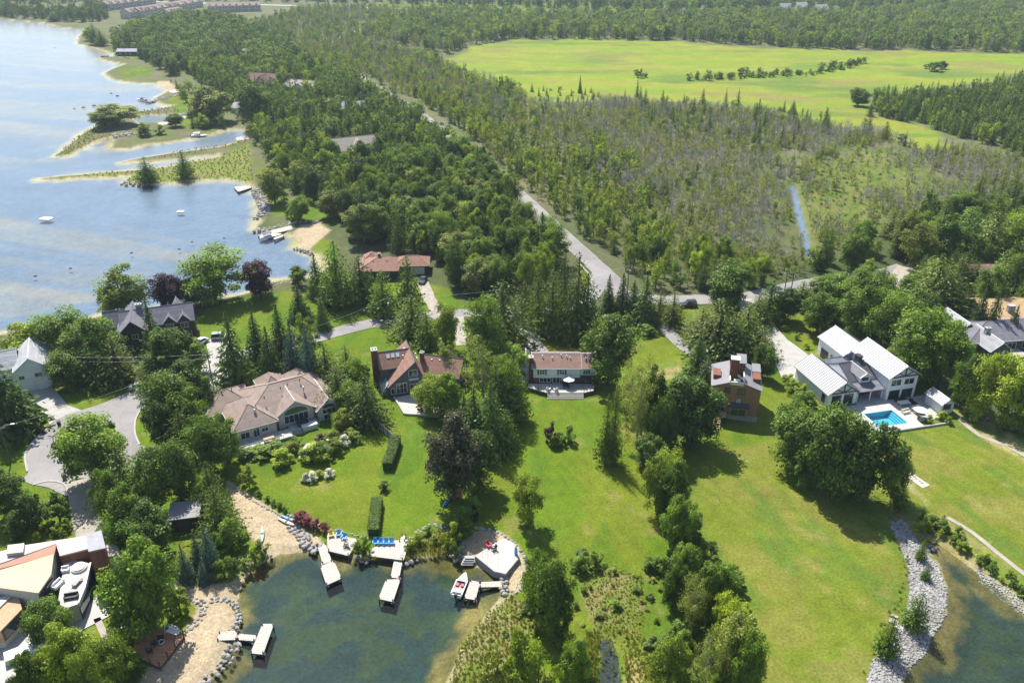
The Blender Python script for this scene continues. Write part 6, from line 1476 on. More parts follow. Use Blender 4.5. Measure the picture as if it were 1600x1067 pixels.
# ---------------------------------------------------------------- trees and shrubs one can tell apart: base x, base y, top y, width (pixels of the photograph), kind
TREES = '''195 492 418 78 L;268 486 430 50 M;337 470 390 96 D;300 478 436 44 K;408 464 407 52 M;467 447 417 28 D;497 464 398 30 S;530 478 380 56 C;566 474 402 50 C;505 514 462 24 S;470 500 448 36 S;600 495 425 46 C;640 488 403 42 C
645 524 462 56 P;696 548 478 46 L;668 545 490 40 C;370 598 490 50 S;405 568 488 38 S;442 562 478 36 S;482 560 495 46 L;425 590 512 34 S;462 592 502 34 U;486 598 510 36 U;512 598 536 44 P;545 606 542 52 P;530 640 575 56 P;575 662 588 54 P;548 650 600 44 D;561 615 560 40 D;247 566 472 36 S
60 560 500 78 L;112 566 490 92 D;160 580 498 84 D;108 606 552 54 K;188 596 528 56 P;148 598 538 56 P;272 596 520 74 D;302 586 530 56 D;250 606 556 54 P;292 650 568 78 K;276 680 588 74 K;322 646 590 54 D;300 690 610 60 D;20 674 556 86 S;-14 668 576 66 S;-5 740 640 40 K
158 750 652 112 D;262 700 628 62 K;292 712 640 62 P;332 742 655 74 D;358 728 652 58 D;200 782 698 84 P;240 796 704 76 D;284 784 692 74 K;336 800 722 54 P;346 836 760 64 P;180 806 730 60 D;206 858 768 84 D;236 866 790 92 D;360 862 812 52 b;375 846 815 40 b
22 806 738 84 K;58 822 772 52 k;94 812 772 50 k;30 840 800 46 k;230 982 858 118 D;86 1002 940 74 D;132 1072 972 104 L;184 1072 1000 76 L;104 1090 1004 64 L;60 1110 1030 60 D;155 1110 1020 60 L;293 906 852 30 U;312 884 835 30 U;331 890 818 34 U;320 910 876 22 U
710 782 652 84 Z;748 762 680 62 K;672 646 590 52 L;700 664 586 50 D;756 645 528 72 B;742 696 608 50 S;768 706 598 54 S;792 650 558 54 D;726 684 620 44 S;776 664 568 52 P;712 655 600 44 P;810 656 583 38 C;790 700 640 40 C;786 552 440 84 P;760 580 468 64 D;800 590 540 50 D;700 590 540 44 L
840 518 418 34 P;862 524 424 42 P;900 534 398 48 P;880 508 400 42 P;915 530 430 50 C;820 500 440 36 P;950 488 430 22 S;971 490 428 24 S;1006 504 434 40 S;988 496 440 32 S;1030 498 455 28 P;950 602 498 78 K;930 560 500 50 C;1050 508 458 34 P;1120 548 468 78 P;1162 548 478 62 P;1140 560 500 60 C;1095 530 480 50 P;1133 474 412 72 K;1086 606 524 46 S;1100 620 560 36 P;1185 560 510 46 P;1190 590 540 36 D
1000 678 566 56 B;984 652 560 50 B;994 700 580 54 B;1012 680 578 44 K;1074 694 594 86 K;1044 700 612 48 K;1030 712 620 40 K;945 724 618 26 P;957 722 604 24 P;1016 735 680 50 K;1040 772 702 52 L;1048 812 722 46 D;1056 860 778 52 D;1024 800 715 44 L;1072 850 800 40 K;826 820 742 52 L
850 978 866 64 D;864 1004 880 60 K;838 930 868 44 D;1068 930 856 46 D;1112 975 884 60 D;1080 992 900 48 B;1142 1062 962 66 W;1098 1082 985 54 B;1162 1088 988 52 D;1050 950 880 40 D;1040 1080 1000 60 L;1130 1010 930 50 L;815 1090 985 60 l;840 1110 1010 60 l;770 1110 1020 50 y;900 1080 1000 44 D
1250 742 638 84 K;1302 776 648 100 K;1352 782 664 80 K;1392 776 700 46 K;1232 706 628 58 D;1276 760 640 80 K;1383 1024 966 37 C;1426 982 926 39 C;1405 792 756 26 C;1437 874 844 17 C;1445 905 884 16 C
1340 540 448 64 D;1370 552 458 66 D;1400 548 466 66 K;1432 590 486 88 D;1466 606 504 66 D;1408 600 520 70 D;1500 640 556 46 D;1525 652 556 66 L;1562 664 562 74 L;1592 676 590 56 D;1620 680 580 60 D;1522 524 448 26 S;1543 528 452 26 S;1480 492 428 66 P;1452 486 398 74 P;1350 480 420 66 D;1310 500 430 62 D;1290 490 430 60 D;1420 510 440 60 C;1575 534 478 22 S;1440 520 460 50 K;1250 480 440 40 C;1276 520 460 56 D;1320 520 470 50 D;1468 560 500 50 D
1200 500 440 50 C;1180 510 462 40 P;1225 500 452 40 K;1540 480 415 50 D;1590 460 380 60 D;1500 450 395 50 P;1565 450 390 50 C;1375 480 430 44 D;1395 500 450 44 C;1430 420 350 56 Y;1470 410 340 60 D;1500 400 330 60 C;1540 410 330 60 P;1590 420 330 60 D;1410 400 330 50 Y;1405 390 345 34 K
182 196 164 62 W;165 200 170 44 W;330 190 138 64 W;275 198 178 24 D;226 212 192 26 L;232 286 246 34 C;290 278 236 28 C;430 318 265 44 W;250 210 195 22 b;305 183 172 22 b;320 200 178 26 L;470 345 308 34 D;455 340 318 22 k;400 200 135 50 K;380 165 120 40 C;85 34 18 20 C;150 70 38 22 C;140 64 44 18 W;160 72 46 20 C;520 340 300 44 W;570 380 320 54 W;556 370 330 34 K
1340 166 138 30 K;1238 178 158 12 S;1218 174 166 10 C;1382 216 190 16 C;1408 222 210 16 k;906 146 118 6 S;1000 122 108 12 k;994 118 108 10 b;1008 121 114 10 b;1460 112 96 24 b;1472 108 96 14 K;1452 108 98 16 b
444 724 700 36 l;436 728 706 30 l;492 720 694 40 l;505 718 692 34 b;480 718 700 30 b;525 706 686 30 l;520 690 672 26 y;458 706 690 26 y;463 696 682 20 b;548 684 670 22 y;552 690 674 26 l;415 712 696 40 b;395 714 700 40 b;432 704 690 36 b;500 690 678 20 m;538 696 680 22 w;380 716 700 30 k
488 750 736 22 w;500 746 735 16 y;514 744 732 20 w;478 752 740 18 w;600 766 752 17 k;860 692 660 20 m;888 690 664 24 b;874 694 676 22 k;866 698 680 18 k;720 836 796 40 b;740 806 776 26 b;742 812 790 18 m;708 850 815 30 l;730 838 812 24 b;712 870 848 20 b;535 672 640 34 L;657 642 628 14 m
418 783 774 11 b;428 789 779 11 b;438 795 785 11 b;446 800 790 11 b;405 775 765 12 b;466 818 800 20 r;480 822 804 20 r;494 827 810 20 r;474 815 798 16 r;508 830 815 16 r;390 760 728 32 l;340 905 880 30 b;365 900 870 34 b;385 890 872 24 l;350 900 876 24 l;410 872 845 26 b;400 880 855 24 l;282 955 915 40 l;270 965 930 34 l
570 862 838 24 b;560 866 845 20 l;655 850 832 24 l;670 835 822 20 b;680 850 835 18 y;640 862 845 18 l;700 860 845 14 b;180 1000 985 20 y;196 1005 985 24 y;205 1050 1020 40 b;215 1060 1035 30 k;88 838 822 22 l;96 832 816 20 l;80 830 812 20 y;108 828 812 18 b;100 842 828 16 b;60 846 832 16 l;840 885 864 30 k;905 890 868 34 b;930 885 862 30 l;910 870 860 24 k;1020 890 870 30 k;1040 900 870 34 b
1238 612 592 26 l;1250 620 600 26 l;1262 632 610 30 b;1246 632 612 26 b;1230 600 584 22 l;1225 516 508 12 l;1245 530 520 12 l;1260 545 535 14 l;1470 655 642 18 l;1482 662 650 14 b;1450 660 648 14 l;1600 655 640 26 b;1405 800 782 18 b;1012 522 508 30 k;915 546 536 20 m'''
LAND = [('the taupe-roofed bungalow', (-47, 148)), ('the blue-grey gabled house', (-24, 163)), ('the white two-storey house', (11, 165)), ('the cedar-clad house', (48, 152)), ('the swimming pool', tuple(hp(9.7, -7))[:2]), ('the pale pool house', tuple(hp(24, -6))[:2]), ('the charcoal house', (-90, 185)), ('the white house with garage doors', (-110, 165)),
    ('the brown bungalow', (-36, 231)), ('the small garden shed', G2(504, 478)), ('the turning circle', G2(130, 700)), ('the blue car', G2(246, 711)), ('the dark timber shed', G2(285, 825)), ('the modern house', (-72, 98)), ('the red cedar deck', G2(245, 1005)), ('the square dock platform', G2(530, 850)), ('the wide dock with four blue chairs', G2(608, 860)),
    ('the stone patio by the cove', G2(775, 870)), ('the grey riprap bank', G2(1420, 960)), ('the muddy inlet', G2(955, 1030)), ('the road junction', G2(945, 450)), ('the grey-roofed house', (108, 172)), ('the tan-roofed house', (128, 194)), ('the marsh ditch', G2(1255, 350)), ('the clipped hedges', G2(605, 735)), ('the cabin boat', G2(415, 372)), ('the narrow lake inlet', G2(330, 215)), ('the yellow-green field', G2(1150, 130)), ('the big lakeside lawn', G2(430, 480)), ('the sandy beach', G2(420, 810)), ('the slim blue kayak', G2(699, 784))]
ORD = ['closest', 'second closest', 'third closest', 'fourth closest', 'fifth closest', 'sixth closest', 'seventh closest', 'eighth closest', 'ninth closest', 'tenth closest', 'eleventh closest', 'twelfth closest', 'thirteenth closest', 'fourteenth closest', 'fifteenth closest', 'sixteenth closest']
rows = []
for line in TREES.replace('\n', ';').split(';'):
    a = line.split()
    bx, by, ty, w = map(float, a[:4]); p = G2(bx, by)
    hgt = tree_height(bx, by, ty)
    dep = p[1] * math.cos(PITCH) + CAMH * math.sin(PITCH)
    lm = min(range(len(LAND)), key=lambda i: math.hypot(p[0] - LAND[i][1][0], p[1] - LAND[i][1][1]))
    if bx < 400 and by > 690: w *= .86
    rows.append([a[4], p[0], p[1], max(hgt, .8), w * dep / F, lm, math.hypot(p[0] - LAND[lm][1][0], p[1] - LAND[lm][1][1])])
rank = {}
for r_ in sorted(rows, key=lambda q: q[6]):
    key = (KINDS_[r_[0]][4], r_[5]); k = rank.get(key, 0); rank[key] = k + 1
    lab = KINDS_[r_[0]][4] + (', the ' if KINDS_[r_[0]][4].startswith(('x',)) else ', ') + ORD[min(k, 15)] + ' of its kind to ' + LAND[r_[5]][0]
    plant(r_[0], r_[1], r_[2], r_[3] * 1.02, r_[4] * 1.05, lab, 'shrubs in the gardens' if KINDS_[r_[0]][3] == 'shrub' else 'trees round the houses and shore')
# clipped hedges
def hedge(pts, w, hgt, label):
    c0 = Vector(G2(*pts[0])); o = empty('clipped_hedge', (c0.x, c0.y, 0), 0, label, 'hedge')
    r = np.random.default_rng(int(c0.x * 10) & 255)
    L_ = [Vector(p) - c0 for p in smooth_line([G2(*p) for p in pts], .5)]
    C, Nn = [], []
    for p in L_:
        for k in range(260):
            a = r.uniform(-1, 1); z = r.uniform(.05, 1)
            if r.random() < .55: off = Vector((a, 0)); n_ = (0, 0, 1); zz = hgt * (1 - .12 * abs(a) ** 3)
            else: s = 1 if r.random() < .5 else -1; off = Vector((s, 0)); n_ = (s, 0, .2); zz = hgt * z
            C.append((p.x + off.x * w / 2 + r.normal() * .05, p.y + r.uniform(-.45, .45), zz + r.normal() * .04)); Nn.append((n_[0] + r.normal() * .35, r.normal() * .35, n_[2] + r.normal() * .2))
    b = bpy.data.objects.new('foliage', leaves('hedge_foliage', np.array(C), np.array(Nn), r.uniform(.06, .13, len(C)), .7, LEAF['dark'], 3)); COL.objects.link(b); b.parent = o
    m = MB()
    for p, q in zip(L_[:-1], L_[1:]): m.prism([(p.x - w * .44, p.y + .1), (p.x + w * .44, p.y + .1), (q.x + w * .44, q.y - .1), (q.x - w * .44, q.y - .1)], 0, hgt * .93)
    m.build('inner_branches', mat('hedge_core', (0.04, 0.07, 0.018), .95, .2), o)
hedge([(619, 692), (614, 712), (606, 734)], 2.0, 2.0, 'dark clipped hedge, longer one below the board fence'); hedge([(590, 788), (587, 812), (584, 836)], 2.0, 1.7, 'dark clipped hedge running down to the docks')

# ---------------------------------------------------------------- woods: sampled stand by stand; the largest in view are things, the mass behind is stuff
def sample(poly, sp, seed):
    P = np.array(polyG(poly)); r = np.random.default_rng(seed)
    x0, y0 = P.min(0); x1, y1 = P.max(0)
    nx, ny = int((x1 - x0) / sp) + 1, int((y1 - y0) / sp) + 1
    X, Y = np.meshgrid(np.arange(nx), np.arange(ny))
    X = x0 + (X.ravel() + r.uniform(0, 1, X.size)) * sp; Y = y0 + (Y.ravel() + r.uniform(0, 1, Y.size)) * sp
    k = sdist(X, Y, [tuple(p) for p in P]) > 0
    return X[k], Y[k]
def free(X, Y, road=2.5):
    k = water_dist(X, Y)[0] < -1.5
    for L_, w in ROADS:
        L_ = L_[::2] + [L_[-1]]
        d2 = np.full(X.shape, 1e9)
        for (ax, ay), (bx, by) in zip(L_[:-1], L_[1:]):
            ex, ey = bx - ax, by - ay; t = np.clip(((X - ax) * ex + (Y - ay) * ey) / (ex * ex + ey * ey + 1e-9), 0, 1)
            d2 = np.minimum(d2, (X - ax - ex * t) ** 2 + (Y - ay - ey * t) ** 2)
        k &= d2 > (w + road) ** 2
    for x, y, q in HOUSE_SPOTS: k &= (X - x) ** 2 + (Y - y) ** 2 > q * q
    return k
HOUSE_SPOTS = [(-36, 231, 15), (130, 194, 14), (143, 226, 11), (108, 172, 16), (-90, 185, 13)] + [(G2(*p)[0], G2(*p)[1] + 1, 13.0) for p in ((558, 246), (408, 140), (468, 146), (553, 178), (199, 90), (390, 92), (352, 108), (378, 180))] + [(G2(*p)[0], G2(*p)[1] - 12, 12.0) for p in ((558, 246), (408, 140), (468, 146))] + [(G2(*p)[0], G2(*p)[1] - 5, 24.0) for p in ((1229, 22), (1254, 20), (1285, 24))]
STANDS = [  # name, outline, spacing, [(kind, share, min height, max height, width/height)]
 ('wood between the lake and the shore road', [(290, 112), (420, 100), (540, 128), (630, 178), (690, 225), (740, 265), (800, 312), (835, 345), (870, 395), (880, 430), (850, 445), (800, 470), (735, 478), (690, 470), (665, 430), (640, 398), (590, 385), (545, 345), (500, 320), (460, 305), (430, 265), (405, 222), (392, 195), (335, 150)], 5.0, [('D', .3, 7, 14, .58), ('K', .18, 7, 14, .58), ('L', .16, 7, 13, .52), ('C', .15, 8, 15, .42), ('S', .1, 10, 16, .36), ('P', .08, 9, 14, .45), ('W', .05, 8, 12, .8)]),
 ('far shore wood', [(186, 92), (175, 70), (210, 48), (260, 34), (330, 30), (400, 45), (470, 85), (520, 120), (420, 100), (290, 112), (262, 120), (240, 100), (215, 92)], 6.5, [('D', .3, 9, 14, .7), ('K', .3, 9, 14, .7), ('C', .2, 9, 15, .42), ('W', .1, 8, 12, .9), ('S', .1, 10, 15, .36)]),
 ('shore gardens of the lake', [(265, 128), (330, 150), (390, 195), (400, 230), (330, 225), (300, 200), (295, 165), (270, 140)], 9, [('D', .4, 4, 8, .8), ('b', .3, 1.5, 3, 1.2), ('C', .2, 5, 9, .5), ('W', .1, 5, 8, .9)]),
 ('thicket along the far side of the shore road', [(640, 150), (720, 205), (772, 252), (822, 296), (862, 330), (912, 372), (962, 410), (1000, 444), (1060, 458), (1120, 460), (1190, 450), (1180, 425), (1130, 405), (1060, 380), (1000, 325), (940, 290), (880, 262), (820, 232), (760, 195), (690, 150)], 4.3, [('L', .4, 5, 10, .48), ('D', .2, 5, 10, .5), ('C', .08, 5, 9, .4), ('j', .32, 5, 9, .45)]),
 ('scrub wood west of the field', [(420, 95), (470, 70), (540, 60), (680, 95), (720, 118), (790, 140), (840, 170), (900, 195), (980, 250), (1040, 320), (1000, 330), (900, 265), (760, 190), (640, 150), (540, 125)], 4.2, [('j', .42, 5, 9, .5), ('x', .24, 6, 9, .38), ('L', .2, 6, 10, .55), ('D', .1, 6, 10, .55), ('S', .04, 6, 10, .4)]),
 ('dead-wood swamp beyond the road', [(840, 172), (960, 160), (1080, 168), (1200, 178), (1290, 200), (1370, 212), (1440, 238), (1520, 235), (1620, 260), (2050, 320), (2050, 400), (1600, 340), (1470, 345), (1400, 350), (1300, 395), (1240, 440), (1180, 428), (1120, 400), (1060, 375), (1020, 320), (980, 250), (900, 200)], 2.55, [('x', .42, 3, 6.5, .45), ('j', .4, 2.5, 5.5, .55), ('L', .06, 2.5, 5, .6), ('y', .1, .8, 1.8, 1.3), ('D', .02, 3, 6, .55), ('S', .01, 4, 8, .38)]),
 ('spruce fringe at the field edge', [(985, 150), (1080, 158), (1200, 165), (1300, 190), (1380, 210), (1300, 250), (1200, 240), (1080, 215), (1000, 185)], 13, [('S', .45, 5, 13, .42), ('C', .3, 5, 10, .45), ('L', .25, 4, 7, .6)]),
 ('cedar plantation beside the field', [(1358, 182), (1365, 160), (1420, 158), (1500, 152), (1560, 140), (1610, 128), (2050, 130), (2050, 320), (1620, 250), (1560, 232), (1490, 215), (1440, 195)], 4.6, [('C', .62, 8, 12, .42), ('K', .18, 7, 11, .6), ('L', .2, 6, 10, .5)]),
 ('wood around the right-hand houses', [(1160, 440), (1240, 430), (1330, 390), (1420, 345), (1500, 320), (1620, 300), (2050, 380), (2050, 640), (1650, 620), (1610, 540), (1480, 500), (1400, 480), (1360, 480), (1290, 470), (1200, 470)], 6.2, [('D', .35, 7, 12, .7), ('C', .25, 8, 13, .45), ('P', .2, 8, 13, .5), ('L', .2, 6, 10, .6)]),
 ('far wood behind the field', [(560, 60), (620, 30), (700, 22), (800, 26), (1000, 30), (1300, 24), (1600, 10), (2100, 0), (2100, 92), (1600, 84), (1430, 78), (1290, 78), (1190, 72), (1050, 63), (800, 61), (740, 70), (700, 85)], 6.5, [('D', .26, 8, 14, .7), ('L', .22, 7, 13, .65), ('K', .1, 8, 14, .65), ('j', .2, 7, 12, .5), ('x', .16, 8, 12, .42), ('S', .06, 9, 14, .4)]),
 ('far scrub plain', [(400, 40), (480, 14), (600, 16), (690, 22), (620, 32), (560, 58), (540, 62), (470, 72), (420, 98), (380, 60)], 6.0, [('j', .5, 5, 9, .5), ('D', .2, 6, 10, .6), ('x', .2, 6, 10, .4), ('L', .1, 6, 9, .6)]),
 ('horizon wood', [(-500, -20), (200, -30), (2100, -35), (2100, 4), (1600, 12), (1300, 20), (1010, 20), (800, 14), (600, 6), (420, 4), (300, 2), (160, 6), (-500, 14)], 15, [('D', .5, 9, 16, .9), ('K', .3, 9, 16, .9), ('S', .2, 10, 16, .4)]),
 ('shore trees before the terraced blocks', [(-300, 20), (20, 20), (75, 22), (168, 20), (170, 32), (130, 36), (72, 33), (0, 27), (-300, 16)], 9, [('S', .4, 10, 16, .4), ('K', .6, 9, 15, .6)]),
 ('field hedge line', [(1065, 127), (1100, 121), (1150, 118), (1200, 117), (1260, 115), (1330, 98), (1352, 97), (1348, 104), (1265, 120), (1200, 122), (1130, 126), (1068, 130)], 5.5, [('b', .55, 2.5, 4.5, 1.2), ('K', .25, 4, 6, .9), ('y', .2, 2, 3, 1.4)]),
 ('marsh scrub', [(1225, 255), (1330, 238), (1430, 235), (1440, 270), (1400, 320), (1370, 350), (1290, 380), (1265, 390), (1240, 300)], 4.2, [('y', .55, .4, 1.1, 1.6), ('j', .2, 1.2, 3, .6), ('l', .15, .4, 1.0, 1.5), ('x', .1, 2, 4, .4)]),
 ('meadow edge scrub', [(830, 140), (900, 140), (960, 150), (1000, 165), (900, 195), (840, 178)], 8, [('S', .4, 3, 7, .4), ('y', .4, 1, 2, 1.4), ('C', .2, 3, 5, .45)]),
 ('pond-side growth', [(1418, 800), (1445, 806), (1490, 830), (1540, 868), (1600, 915), (1650, 950), (1650, 975), (1580, 925), (1530, 893), (1470, 848), (1435, 830)], 1.5, [('l', .6, 1.0, 2.2, 1.1), ('b', .3, 1.0, 2.4, 1.0), ('C', .1, 2, 3.4, .6)]),
 ('rough growth on the reedy point', [(800, 950), (900, 880), (1010, 880), (1050, 900), (1040, 1000), (1030, 1120), (985, 1120), (985, 1000), (930, 985), (925, 1120), (760, 1120), (780, 1010)], 3.0, [('l', .5, .4, 1.2, 1.6), ('b', .3, .5, 1.6, 1.3), ('y', .2, .3, .8, 1.7)]),
 ('scrub strip between the two lawns', [(1005, 690), (1030, 690), (1060, 740), (1085, 830), (1120, 880), (1180, 960), (1190, 1080), (1040, 1080), (1060, 960), (1050, 880), (1020, 800)], 2.6, [('b', .5, 1.4, 4.2, .9), ('l', .35, 1.2, 4, .9), ('k', .15, 1.2, 4, .9)])]
NEARP = {'j': ['sapling0', 'sapling1', 'sapling2']}
cls = lambda k: {'j': 'sapling', 'x': 'dead tree', 'S': 'conifer', 'P': 'conifer', 'C': 'conifer'}.get(k, 'shrub' if k.islower() else 'broadleaf')
pool_ = []
r_ = np.random.default_rng(99)
for si, (nm, poly, sp, mixk) in enumerate(STANDS):
    X, Y = sample(poly, sp, 300 + si)
    k = free(X, Y, 1.5 if si in (3,) else 2.5)
    if si == 0: k &= (Y > 300) | free(X, Y, 6.5)
    if si == 0: k |= (Y > 330) & (free(X, Y, .3))
    if si not in (14, 13): k &= (sdist(X, Y, polyG(MARSH_PX)) + (fbm(X, Y, 18, 3, 88) - .5) * 70 < -2) | (np.random.default_rng(si).random(len(X)) < .16)
    X, Y = X[k], Y[k]
    cum = np.cumsum([m_[1] for m_ in mixk]) / sum(m_[1] for m_ in mixk)
    clump = fbm(X, Y, 30, 2, 70 + si)
    for x, y, c in zip(X, Y, clump):
        q = mixk[int(np.searchsorted(cum, min(max(r_.random() * .55 + (c - .5) * 1.1 + .22, 0), .999)))] if si in (4, 5, 10) and r_.random() < .6 else mixk[int(np.searchsorted(cum, r_.random() * .999))]
        hgt = q[2] + (q[3] - q[2]) * r_.random(); w = hgt * q[4] * r_.uniform(.7, 1.4)
        dep = y * math.cos(PITCH) + CAMH * math.sin(PITCH)
        px, py = proj(x, y, hgt * .7)
        pool_.append((hgt * F / dep, q[0], x, y, hgt, w, si, -20 < px < 1620 and -10 < py < 1075))
pool_.sort(key=lambda t: -t[0])
count = {'broadleaf': 150, 'conifer': 110, 'shrub': 110, 'sapling': 0, 'dead tree': 0}     # those placed by hand come first
WORDS = {'broadleaf': 'broadleaf tree standing in the ', 'conifer': 'conifer standing in the ', 'shrub': 'low shrub growing in the ', 'sapling': 'thin pale sapling in the ', 'dead tree': 'bare grey dead tree in the '}
rest = {}
for s_, kind, x, y, hgt, w, si, vis in pool_:
    c = cls(kind)
    if vis and count[c] < 300:
        count[c] += 1
        nm = STANDS[si][0]
        base_ = KINDS_[kind][4] if kind in KINDS_ else WORDS[c].split(' in the')[0]
        lab = base_ + ' in the ' + nm
        grp = base_ + 's in the ' + nm
        if kind == 'j':
            cr, tk = PROTO[random.choice(NEARP['j'])]
            e = empty('sapling', (x, y, -.05), random.uniform(0, 6.28), lab, 'sapling', grp); e.scale = (w, w, hgt)
            for n_, d_ in (('trunk', tk), ('crown', cr)): o = bpy.data.objects.new(n_, d_); COL.objects.link(o); o.parent = e
        elif kind == 'x':
            o = bpy.data.objects.new('dead_tree', random.choice(DEAD)); COL.objects.link(o); o.location = (x, y, -.05); o.scale = (w * 1.6, w * 1.6, hgt); o.rotation_euler = (0, 0, random.uniform(0, 6.28)); tag(o, lab, 'dead tree', grp)
        else: plant(kind, x, y, hgt, w, lab, grp)
    else: rest.setdefault('far_' + c, []).append((kind, x, y, hgt, w))
def joined(crown, trunk, leafkey):
    """one mesh for the distant copies: leaves and stem together"""
    nv, nt = len(crown.vertices), len(trunk.vertices)
    V = np.zeros((nv + nt) * 3, np.float32); a = np.zeros(nv * 3, np.float32); b = np.zeros(nt * 3, np.float32)
    crown.vertices.foreach_get('co', a); trunk.vertices.foreach_get('co', b)
    V = np.concatenate([a, b]).reshape(-1, 3)
    fs = [tuple(p.vertices) for p in crown.polygons] + [tuple(i + nv for i in p.vertices) for p in trunk.polygons]
    me = bpy.data.meshes.new('distant_' + leafkey); me.from_pydata(V.tolist(), [], fs)
    me.materials.append(LEAF[leafkey]); me.materials.append(BARK)
    me.polygons.foreach_set('material_index', [0] * len(crown.polygons) + [1] * len(trunk.polygons))
    tone = np.zeros(nv, np.float32); crown.attributes['tone'].data.foreach_get('value', tone)
    at = me.attributes.new('tone', 'FLOAT', 'POINT'); at.data.foreach_set('value', np.concatenate([tone, np.zeros(nt, np.float32)]))
    return me
def scatter(name, label, protos, pts):
    """pts: (proto index, x, y, z, scale xyz, rotation); one stuff object that instances its few meshes"""
    coll = bpy.data.collections.new(name + '_kit')
    for i, me in enumerate(protos): coll.objects.link(bpy.data.objects.new('%s_kit_%02d' % (name, i), me))
    me = bpy.data.meshes.new(name); me.from_pydata([p[1:4] for p in pts], [], [])
    for n_, t_, ar in (('pick', 'INT', [p[0] for p in pts]), ('turn', 'FLOAT', [p[5] for p in pts])): me.attributes.new(n_, t_, 'POINT').data.foreach_set('value', ar)
    me.attributes.new('size', 'FLOAT_VECTOR', 'POINT').data.foreach_set('vector', np.array([p[4] for p in pts], np.float32).ravel())
    ng = bpy.data.node_groups.new(name, 'GeometryNodeTree'); ng.interface.new_socket('Geometry', in_out='INPUT', socket_type='NodeSocketGeometry'); ng.interface.new_socket('Geometry', in_out='OUTPUT', socket_type='NodeSocketGeometry')
    N, L = ng.nodes, ng.links
    gi, go = N.new('NodeGroupInput'), N.new('NodeGroupOutput'); ip = N.new('GeometryNodeInstanceOnPoints'); ci = N.new('GeometryNodeCollectionInfo')
    ci.inputs['Collection'].default_value = coll; ci.inputs['Separate Children'].default_value = True; ci.inputs['Reset Children'].default_value = True
    def na(n_, t_):
        a = N.new('GeometryNodeInputNamedAttribute'); a.data_type = t_; a.inputs['Name'].default_value = n_; return [s for s in a.outputs if s.enabled and s.name == 'Attribute'][0]
    cx = N.new('ShaderNodeCombineXYZ'); L.new(na('turn', 'FLOAT'), cx.inputs[2]); er = N.new('FunctionNodeEulerToRotation'); L.new(cx.outputs[0], er.inputs[0])
    L.new(gi.outputs[0], ip.inputs['Points']); L.new(ci.outputs[0], ip.inputs['Instance']); ip.inputs['Pick Instance'].default_value = True
    L.new(na('pick', 'INT'), ip.inputs['Instance Index']); L.new(er.outputs[0], ip.inputs['Rotation']); L.new(na('size', 'FLOAT_VECTOR'), ip.inputs['Scale']); L.new(ip.outputs[0], go.inputs[0])
    o = bpy.data.objects.new(name, me); COL.objects.link(o); md = o.modifiers.new('scatter', 'NODES'); md.node_group = ng
    return tag(o, label, name.split('_')[-1] if False else None, None, 'stuff')
FARMAP = {'D': ('far_round', 'mid'), 'K': ('far_round', 'dark'), 'L': ('far_round', 'light'), 'W': ('far_round', 'willow'), 'C': ('far_cone', 'dark'), 'S': ('far_cone', 'spruce'), 'P': ('far_cone', 'pine'), 'j': ('sapling', 'scrub'), 'b': ('far_round', 'mid'), 'l': ('far_round', 'light'), 'y': ('far_round', 'yellow'), 'k': ('far_round', 'dark')}
for nm, lab in (('far_broadleaf', 'mass of distant broadleaf woodland'), ('far_conifer', 'mass of distant dark conifers'), ('far_sapling', 'thicket of thin pale saplings'), ('far_dead tree', 'tangle of grey dead swamp trees'), ('far_shrub', 'low ground-hugging scrub')):
    if nm not in rest: continue
    keys = sorted(set(t[0] for t in rest[nm])); protos, start = [], {}
    for k in keys:
        start[k] = len(protos)
        protos += DEAD if k == 'x' else [joined(*PROTO[FARMAP[k][0] + str(i)], FARMAP[k][1]) for i in range(3)]
    pts = [(start[k] + random.randrange(3), x, y, -.05, (w * (1.6 if k == 'x' else 1), w * (1.6 if k == 'x' else 1), hgt), random.uniform(0, 6.28)) for k, x, y, hgt, w in rest[nm]]
    scatter(nm.replace(' ', '_').replace('far_', 'distant_') + '_growth', lab, protos, pts)
